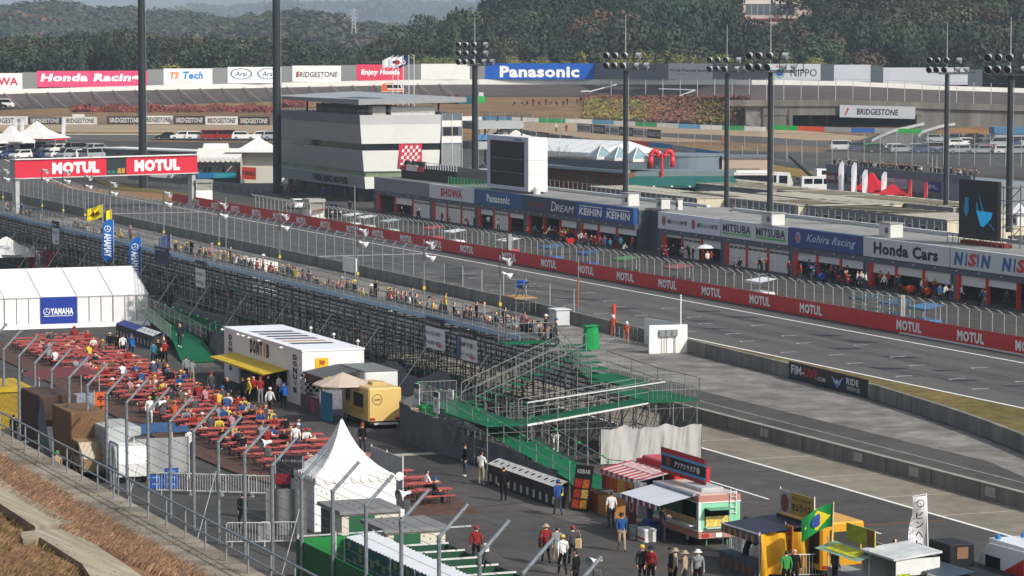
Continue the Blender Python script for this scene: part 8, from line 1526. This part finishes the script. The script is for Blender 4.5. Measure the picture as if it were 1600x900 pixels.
o=thing('yellow_stall','yellow topped stall at the left edge behind the fence','stall',P(8,668),YAW); b=MB(); b.box(-4.5,.6,-1.5,1.5,2.2,2.5,m('#b2941f',.7,.1,1)); b.build('roof',o); b=MB(); b.box(-4.4,.5,-1.4,1.4,0,2.2,m('#8f751c',.7,.2,1)); b.build('wall',o)
o=thing('red_tarp_stall','low stall with dark red tarp roof among the trucks','stall',P(95,640),YAW); b=MB(); b.add([(-2.5,-2,2.2),(2.5,-2,2.2),(2.5,2,2.5),(-2.5,2,2.5)],[(0,1,2,3)],m('#6a2a30',.7,.1,1)); b.build('roof',o); b=MB()
for x,y in ((-2.4,-1.9),(2.4,-1.9),(2.4,1.9),(-2.4,1.9)): b.tube((x,y,0),(x,y,2.4),.04,'#8d9090',4)
b.build('leg',o); b=MB(); b.box(-2,2,-1.5,-.9,0,.9,m('#5d4434',.8,.3,1)); b.build('counter',o)
o=thing('orange_banner','orange upright banner with black brush characters behind the fence','banner',P(158,690),YAW); b=MB(); b.box(-.02,.02,-.35,.35,1.0,2.9,m('#c2571f',.7,.1,2)); b.build('cloth',o); t=MB()
for k,ch in enumerate('牛すじ'): t.text(ch,(.05,0,2.5-k*.55),(0,1,0),Z1,.42,'#241610',.45,.03)
t.build('lettering',o); b=MB(); b.tube((0,-.38,0),(0,-.38,3),.03,'#999',4); b.build('pole',o)
o=thing('grey_screen_panel','grey cloth screen panel leaning among the trucks','screen',P(138,665),YAW); b=MB(); b.box(-.03,.03,-1.1,1.1,.3,2.0,m('#7d8590',.7,.15,1)); b.build('cloth',o)
o=thing('blue_tarp_stall','stall with blue tarp roof and grey side sheet','stall',P(240,742),YAW); b=MB(); b.grid(lambda u,v:(-1.8+3.6*u,-1.6+3.2*v,2.25+.15*math.sin(u*7+v*3)+.3*v),10,10,m('#2f4f7a',.7,.15,1.5)); b.build('tarp_roof',o); b=MB(); b.grid(lambda u,v:(1.7+.08*math.sin(u*12),-1.5+3*u,.3+1.9*v),14,3,m('#8f9090',.7,.1,1)); b.build('side_sheet',o); b=MB()
for x,y in ((-1.7,-1.5),(1.7,-1.5),(1.7,1.5),(-1.7,1.5)): b.tube((x,y,0),(x,y,2.3),.035,'#b9bcbc',4)
b.build('leg',o)
for k,(dx,n) in enumerate(((0,3),(.8,2))):
    for q in range(n):
        o=thing('blue_crate','blue plastic crate in the '+('taller' if n==3 else 'shorter')+' stack by the barrier, '+('bottom','middle','top')[q if n==3 or q==0 else 2]+' one','crate',P(268,762)+Vector((-dx,0,q*.34)),.1,'blue crates by the barrier'); b=MB(); b.box(-.36,.36,-.25,.25,0,.05,m('#1f4f9c',.5)); b.box(-.36,.36,-.25,-.22,.05,.32,m('#1f4f9c',.5)); b.box(-.36,.36,.22,.25,.05,.32,m('#1f4f9c',.5)); b.box(-.36,-.33,-.22,.22,.05,.32,m('#1f4f9c',.5)); b.box(.33,.36,-.22,.22,.05,.32,m('#1f4f9c',.5)); b.build('shell',o); b=MB(); b.box(-.2,.2,-.262,-.25,.2,.26,'#7d9cc9'); b.build('label',o)
# peaked pavilion
o=thing('white_pavilion','tall white pavilion tent with a sweeping pointed peak','tent',T(66.6,-55.3),YAW); q=2.05; PV=m('#d9d9d7',.6,.04,.6); prof=[(1.0,2.55),(.86,2.72),(.66,3.0),(.46,3.4),(.30,3.85),(.17,4.35),(.07,4.85),(.02,5.1)]
b=MB(); V=[];F=[]; NN=8
for k,z in prof:
    for e in range(4):
        a=[(-1,-1),(1,-1),(1,1),(-1,1)]; x0,y0=a[e];x1,y1=a[(e+1)%4]
        for i in range(NN): t_=i/NN; sag=1-.10*math.sin(math.pi*t_)*(1 if k<.95 else 0); V.append(((x0+(x1-x0)*t_)*q*k*sag,(y0+(y1-y0)*t_)*q*k*sag,z))
n=4*NN
for r in range(len(prof)-1):
    for i in range(n): F.append((r*n+i,r*n+(i+1)%n,(r+1)*n+(i+1)%n,(r+1)*n+i))
b.add(V,F,PV); b.build('roof_canvas',o,True); b=MB()
for y in (-q,): b.box(-q,q,y,y+.03,.05,2.55,PV)
b.box(q-.03,q,-q,q,.05,2.55,PV); b.box(-q,-q+.03,-q,q,.05,2.55,m('#b9bab8',.7)); b.build('side_wall',o); b=MB()
for e in range(2):
    for k in range(10):
        x=-q+.3+k*.44
        if e==0: b.lathe([(.001,-.01),(.22,-.01)],PV,(x,-q-.03,2.5),8,(0,1,0))
        else: b.lathe([(.001,.01),(.22,.01)],PV,(q+.03,x,2.5),8,(1,0,0))
b.build('scalloped_edge',o)
o=thing('grey_board_fence','white mesh panel behind the peaked pavilion','fence',T(60.6,-51.0),YAW); b=MB(); b.box(-2.2,2.6,0,.04,.1,2.6,m('#a9aaac',.7,.2,3)); b.build('panel',o); b=MB()
for x in (-2.2,.2,2.6): b.tube((x,0,0),(x,0,2.7),.04,'#b9bcbc',4)
b.build('post',o)
p=P(452,800); o=thing('information_board','dark framed information board on two posts left of the pavilion','sign',P(452,818),YAW); o.rotation_euler=(0,0,.0-.25); b=MB(); b.box(-.75,.75,0,.06,1.6,3.3,m('#2c2b2e',.6,.1,1)); b.build('board',o); t=MB(); t.text('ビクトリースタンド',(0,-.02,3.05),X1,Z1,.16,'#b9b9bc',1.3,.01); t.box(-.7,.05,-.02,0,1.9,2.4,'#8a2228'); t.box(.1,.7,-.02,0,1.65,2.2,'#a9aab0'); t.build('lettering',o); b=MB(); b.tube((-.7,.03,0),(-.7,.03,3.3),.05,'#9c9e9e',5); b.tube((.7,.03,0),(.7,.03,3.3),.05,'#9c9e9e',5); b.build('post',o)
o=thing('grey_drape_screen','grey cloth screen hanging under the information board','screen',P(447,838),-.25); b=MB(); b.grid(lambda u,v:(-1.0+2*u,.08*math.sin(u*14),.05+2.2*v),20,4,m('#6d6e6d',.8,.15,2)); b.build('cloth',o)
for (px,py,l) in ((562,789,'cream utility box with grey ribbed roof beside the pavilion'),(632,817,'cream utility box with grey ribbed roof nearest the open asphalt')):
    p=P(px,py,2.15); o=thing('utility_cabin',l,'cabin',(p.x,p.y,0),YAW); b=MB(); b.box(-1.5,1.5,-1.35,1.35,0,2.0,m('#c9c5b5',.6,.06,1)); b.box(-1.5,-.2,-1.37,-1.35,0,1.9,m('#4a4c4a',.7)); b.build('wall',o); b=MB(); b.box(-1.65,1.65,-1.5,1.5,2.0,2.15,m('#77787a',.6,.1,1))
    for k in range(12): b.box(-1.6+k*.27,-1.5+k*.27,-1.5,1.5,2.15,2.18,'#6a6b6d')
    b.build('roof',o); b=MB(); b.box(1.51,1.53,-1.0,.2,0,1.9,m('#1c5a38',.7)); b.build('green_door',o)
o=thing('column_loudspeaker','tall black column loudspeaker beside the cream boxes','loudspeaker',P(577,812),YAW); b=MB(); b.bb(0,0,.9,.35,.45,1.3,m('#131416',.6),.03); b.build('case',o); b=MB(); b.tube((0,0,0),(0,0,.9),.04,'#222',5); b.build('stand',o)
# teal canopy walk and green panels
o=thing('canopy_walk','white ribbed canopy roof with teal patterned side sheet at the bottom edge','canopy',T(82.0,-59.6),YAW); Lc=20; b=MB()
for k in range(60): x=k*.4; b.add([(x,-.62,1.95),(x+.2,-.62,2.01),(x+.4,-.62,1.95),(x,.62,2.1),(x+.2,.62,2.16),(x+.4,.62,2.1)],[(0,1,4,3),(1,2,5,4)],m('#c4c8cc',.5,.05,1))
b.build('ribbed_roof',o); b=MB(); b.box(0,Lc,-.62,-.58,0,1.93,m('#1c4f5c',.7,.12,1)); q=b.build('side_sheet',o); b=MB()
for k in range(26):
    for j in range(3): 
        if (k*7+j*3)%5<3: b.box(.4+k*.75,.75+k*.75,-.64,-.62,.8+j*.4-.2*(k%2),1.05+j*.4-.2*(k%2),random.choice(('#8a8460','#6a7f80','#9c8f5a')))
b.build('square_pattern',q); b=MB()
for k in range(7): b.tube((k*3,-.65,0),(k*3,-.65,1.95),.04,'#b9bcbc',4); b.tube((k*3,.6,0),(k*3,.6,2.1),.04,'#b9bcbc',4)
b.build('post',o)
o=thing('green_screen_fence','bright green cloth screen fence at the bottom edge','fence',T(81.8,-60.4),YAW); b=MB(); b.box(-.03,.03,-1.9,1.5,0,2.0,m('#0f7a34',.7,.1,1)); b.box(0,14,-1.95,-1.9,0,2.0,m('#0f6a30',.7,.1,1)); b.build('cloth',o); b=MB()
for y in (-1.9,-.2,1.5): b.tube((.06,y,0),(.06,y,2.2),.045,'#a9acac',4)
b.tube((.06,-1.9,2.1),(.06,6,2.1),.04,'#a9acac',4); b.build('post',o)
o=thing('green_frame_fence','row of dark green panels with white bars behind the canopy','fence',T(80.5,-57.0),YAW); b=MB()
for k in range(9): b.box(k*2.0,k*2.0+.04,-.9,1.2,0,1.5,m('#14452c',.7,.1,1))
b.box(0,18,1.2,1.24,0,1.5,m('#14452c',.7)); b.build('panel',o); b=MB()
for k in range(9): b.tube((k*2.0+.02,-1,1.53),(k*2.0+.02,1.3,1.53),.05,'#c9cac6',4)
b.build('white_bar',o)
# ---------------------------------------------------------------- foreground fence, railing, slope
GV=m('#7e868b',.5,.10,3,metal=.35)
fo=thing('wire_fence','tall steel fence with bent tops and strands of wire across the foreground','fence',T(-2,-62.4),YAW); x=MB(); x.tube((0,0,0),(0,0,4.75),.085,GV,8); x.tube((0,0,4.72),(0,1.15,5.9),.075,GV,8); x.lathe([(.09,-.06),(.10,0),(.09,.06)],GV,(0,0,4.74),8); pr=None; FS=[2+k*4.25 for k in range(28)]
for s in FS:
    y=x.build('post',fo) if pr is None else pr.copy()
    if pr is None: pr=y
    else: C.objects.link(y)
    y.location=(s+2,0,0)
WR=m('#4d5256',.5,.1,3,metal=.4); b=MB()
for z in [.5+.42*k for k in range(11)]:
    for a,c in zip(FS,FS[1:]): b.tube((a+2,.05,z),(c+2,.05,z),.010,WR,3,cap=False)
for q in (.2,.5,.8,.97):
    for a,c in zip(FS,FS[1:]):
        p0=Vector((a+2,1.15*q,4.75+1.15*q)); p1=Vector((c+2,1.15*q,4.75+1.15*q)); mid=(p0+p1)/2-Vector((0,0,.06)); b.tube(p0,mid,.010,WR,3,cap=False); b.tube(mid,p1,.010,WR,3,cap=False)
b.build('wire',fo); b=MB()
for z in (.92,1.34,2.18,3.02,3.86,4.5):
    for k in range(0,int((FS[-1]-FS[0])/.7)): b.box(FS[0]+2+k*.7,FS[0]+2+k*.7+.05,.04,.075,z-.025,z+.025,WR)
b.build('wire_barb',fo); b=MB(); b.add([(FS[0]+2,.02,0),(FS[-1]+2,.02,0),(FS[-1]+2,.02,4.7),(FS[0]+2,.02,4.7)],[(0,1,2,3)],netmat(.07,'#6f7478')); b.build('netting',fo)
for s in (FS[7],FS[10],FS[13],FS[16],FS[19]): b=MB(); b.tube((s+2,-.1,3.4),(s+3.2,-1.5,0),.02,'#9da0a2',4); b.build('stay',fo)
def horn(px,py,Y,ax,label):
    p=Q(px,py,Y); o=thing('horn_loudspeaker',label,'loudspeaker',p,0); speaker(o,(0,0,0),ax,.68); b=MB(); b.bb(.12,.1,-.6,.3,.3,.32,'#4a4d50',.04); b.tube((.1,.1,-.5),(.3,.3,-.6),.03,'#777',4); b.build('bracket',o)
horn(630,772,124,(-.75,-.55,-.15),'grey white horn loudspeaker on the fence beside the near tables'); horn(928,878,111,(-.7,-.6,-.15),'grey white horn loudspeaker on the fence at the bottom edge'); horn(414,692,140,(-.7,-.6,-.1),'grey white horn loudspeaker on the fence before the pavilion'); horn(250,629,158,(-.7,-.6,-.1),'grey white horn loudspeaker among the seated guests behind the fence')
for px,py,Y in ((764,857,118.5),(632,803,124)): 
    o=thing('cable_box','small black cable box clipped on a fence post '+('near the red shirted person' if px>700 else 'under the horn loudspeaker'),'box',Q(px,py,Y),YAW); b=MB(); b.bb(0,-.12,-.1,.2,.2,.3,'#cfcfcb',.03); b.build('case',o); b=MB(); b.path([(0,-.15,-.1),(-.2,-.15,-.4),(-.1,-.15,-.8),(.1,-.15,-.4)],.03,'#17181a',5); b.build('cable_coil',o)
# retaining edge, railing, grass bank
ZE=4.5; VE=-71.0
rt=thing('retaining_edge','weathered concrete retaining edge below the dry bank','wall',T(50,VE),YAW); b=MB(); CE=m('#7f786c',.95,.3,.9,big=.35,bigsc=.25); b.box(-40,75,0,.5,-.5,ZE-.15,CE); b.box(-40,75,-2.0,.55,ZE-.15,ZE,CE)
for k in range(24): b.box(-40+k*4.8,-40+k*4.8+.05,-2.0,.56,ZE,ZE+.004,'#3c3833')
b.build('concrete',rt)
rl=thing('hand_railing','grey two bar pipe railing along the retaining edge','railing',T(50,VE,ZE),YAW); x=MB(); x.tube((0,.1,0),(0,.1,1.15),.042,GV,6); pr=None
for k in range(40):
    y=x.build('post',rl) if pr is None else pr.copy()
    if pr is None: pr=y
    else: C.objects.link(y)
    y.location=(-40+k*2.75,0,0)
b=MB(); b.tube((-40,.1,1.15),(70,.1,1.15),.045,GV,6); b.tube((-40,.1,.58),(70,.1,.58),.036,GV,6); b.build('rail',rl)
SL=.47
def bankz(v): return ZE+max(0,(VE-2.0-v))*SL
STRAW=m('#735742',.98,.45,.9,big=.35,bigsc=.2); MOSS=m('#5a4a2a',.98,.5,1.2,big=.4,bigsc=.4)
b=MB(); b.grid(lambda u,v:tuple(T(-30+260*u,VE-1.9-v*34,bankz(VE-1.9-v*34)-.03+.10*math.sin(u*290+v*20)*math.sin(v*31))),190,40,STRAW); tag(b.build('grass_bank',smooth=True),'bank of dry russet grass sloping up to the viewpoint',None,None,'structure')
# concrete path slabs on the bank
CPm=m('#8f8674',.9,.16,1.2,big=.30,bigsc=.35)
pl=thing('concrete_path','stepped pale concrete path slabs crossing the dry bank','path',T(60,VE-8),YAW)
def PB(px,py):                                # pixel on the bank plane
    d=ray(px,py); lo,hi=40,200
    for _ in range(50):
        y=(lo+hi)/2; p=Vector((d.x*y/d.y,y,CAMH+d.z*y/d.y)); s,v=SV(p)
        if p.z>bankz(v): lo=y
        else: hi=y
    return p
iv=pl.matrix_basis.copy()
from mathutils import Euler
iv=Matrix.LocRotScale(pl.location,Euler((0,0,YAW)),None).inverted()
def slab(pts,h,name):
    q=[iv@PB(*p) for p in pts]; b=MB(); n=len(q); u=Vector((0,0,h)); lo=Vector((0,0,-.5)); b.add([p+u for p in q]+[p+lo for p in q],[tuple(range(n))]+[(k,n+k,n+(k+1)%n,(k+1)%n) for k in range(n)],CPm); b.build(name,pl)
slab([(-60,715),(-2,758),(34,785),(72,806),(115,830),(55,838),(-10,795),(-60,765)][::-1],.30,'slab'); slab([(33,842),(62,838),(112,836),(160,868),(215,905),(240,925),(150,925),(128,892),(62,850)][::-1],.20,'slab')
slab([(32,841),(60,839),(60,848),(36,850)][::-1],.12,'step')
# grass tufts
def tuft(n,fn,hmin,hmax,name,label,pal):
    V=[];F=[];T4=[]
    for i in range(n):
        p=fn(); h=random.uniform(hmin,hmax); a=random.uniform(0,6.28); lean=(Vector((math.cos(a),math.sin(a),0))*.5+NV*.8+RS*.3)*h*random.uniform(.5,1.5); w_=Vector((-math.sin(a),math.cos(a),0))*random.uniform(.012,.03); o=len(V)
        V+=[p-w_,p+w_,p+w_*.4+lean+Vector((0,0,h)),p-w_*.4+lean+Vector((0,0,h*.95))]; F.append((o,o+1,o+2,o+3)); T4.append(random.choice(pal)*random.uniform(.75,1.2))
    T4=np.array(T4); T4[:,3]=1; leafmesh(name,np.array([tuple(v) for v in V]),np.array(F),T4); tag(C.objects[-1],label,'grass',None,'stuff')
def bp(s0,s1,v0,v1):
    def f():
        s=random.uniform(s0,s1); v=random.uniform(v0,v1); c=random.random()
        return T(s,v,bankz(v)-.02)
    return f
tuft(75000,bp(55,112,VE-8.5,VE-1.6),.08,.28,'dry_grass','dry russet grass on the bank',[rgba('#87664c'),rgba('#7a5a45'),rgba('#957556'),rgba('#664b3a'),rgba('#806850')])
tuft(16000,bp(84,150,VE-18,VE-8.6),.05,.16,'mossy_grass','mossy brown grass above the concrete path',[rgba('#5d4a2c'),rgba('#6a5a30'),rgba('#4f4a24'),rgba('#7a5a38')])
tuft(600,lambda:T(random.uniform(60,110),VE-.3+random.gauss(0,.5)-random.random()*.8,ZE),.03,.14,'wall_grass','thin dry grass on the retaining edge',[rgba('#7a6a3a'),rgba('#6a4f34')])
# steel stair by the left edge
o=thing('steel_stair','grey steel stair with tall side panel at the left edge','stairs',P(30,700,2.0),YAW); o.location=T(64,-69.2); b=MB()
for k in range(10): b.box(-1.0-k*.3,-.75-k*.3,-1.2,.6,.3+k*.4,.36+k*.4,m('#5d6468',.6))
b.build('tread',o); b=MB(); b.add([(-.4,.65,0),(-4.2,.65,4.8),(-3.4,.65,6.0),(-2.9,.65,6.0),(-.1,.65,1.2)],[(0,1,2,3,4),(4,3,2,1,0)],m('#6f7b84',.6,.1,1)); b.build('side_panel',o)
o=thing('fence_gate','grey steel gate frame in the fence by the white van','gate',T(51.5,-62.9),YAW); b=MB()
for x in (0,1.6): b.tube((x,0,0),(x,0,2.6),.06,GV,6)
for z in (.2,1.3,2.6): b.tube((0,0,z),(1.6,0,z),.05,GV,5)
for k in range(1,8): b.tube((k*.2,0,.2),(k*.2,0,2.6),.02,GV,4)
b.build('frame',o)
# ---------------------------------------------------------------- the farthest people become one crowd
PEOPLE.sort(key=lambda o:o.location.y)
MAXP=296
if len(PEOPLE)>MAXP:
    V=[];F=[];I=[];mats=[]
    for o in PEOPLE[MAXP:]:
        for ob in [o]+[c for c in o.children]:
            mw=Matrix.LocRotScale(o.location,o.rotation_euler,o.scale)
            if ob is not o: mw=mw@Matrix.Translation(ob.location)
            off_=len(V); me=ob.data; V+=[tuple(mw@v.co) for v in me.vertices]
            sl=[]
            for ms in ob.material_slots:
                if ms.material not in mats: mats.append(ms.material)
                sl.append(mats.index(ms.material))
            for p in me.polygons: F.append(tuple(off_+k for k in p.vertices)); I.append(sl[p.material_index])
    me=bpy.data.meshes.new('crowd'); me.from_pydata(V,[],F)
    for t in mats: me.materials.append(t)
    me.polygons.foreach_set('material_index',I); me.update(); co_=bpy.data.objects.new('crowd',me); C.objects.link(co_); tag(co_,'distant crowd on the roof terrace, far bank and far pit lane','crowd',None,'stuff')
    for o in PEOPLE[MAXP:]:
        for c in list(o.children): bpy.data.objects.remove(c)
        bpy.data.objects.remove(o)
# ---------------------------------------------------------------- every label singles out one thing
from bpy_extras.object_utils import world_to_camera_view
bpy.context.view_layer.update()
ORD=['leftmost']+['second','third','fourth','fifth','sixth','seventh','eighth','ninth','tenth','eleventh','twelfth']
ORD+=['thirteenth','fourteenth','fifteenth','sixteenth','seventeenth','eighteenth','nineteenth','twentieth']
by={}
for o in C.objects:
    if o.parent is None and 'label' in o and 'category' in o: by.setdefault(o['label'],[]).append(o)
for lab,os_ in by.items():
    if len(os_)<2: continue
    os_.sort(key=lambda o:(o.matrix_world.translation.x/max(1,o.matrix_world.translation.y),o.matrix_world.translation.y))
    n=len(os_)
    for k,o in enumerate(os_):
        if k==0: t='leftmost of these'
        elif k==n-1: t='rightmost of these'
        elif k<=n//2 or n-1-k>11: t=(ORD[k] if k<len(ORD) else str(k+1)+'th')+' from left'
        else: t=ORD[n-1-k]+' from right'
        w_=lab.split(); keep=16-len(t.split())
        if len(w_)>keep and ' and ' in lab and lab.startswith('person'):
            w_=[q for q in w_]; i_=w_.index('and'); w_=w_[:i_]+w_[i_+3:]
        o['label']=' '.join(w_[:keep])+', '+t
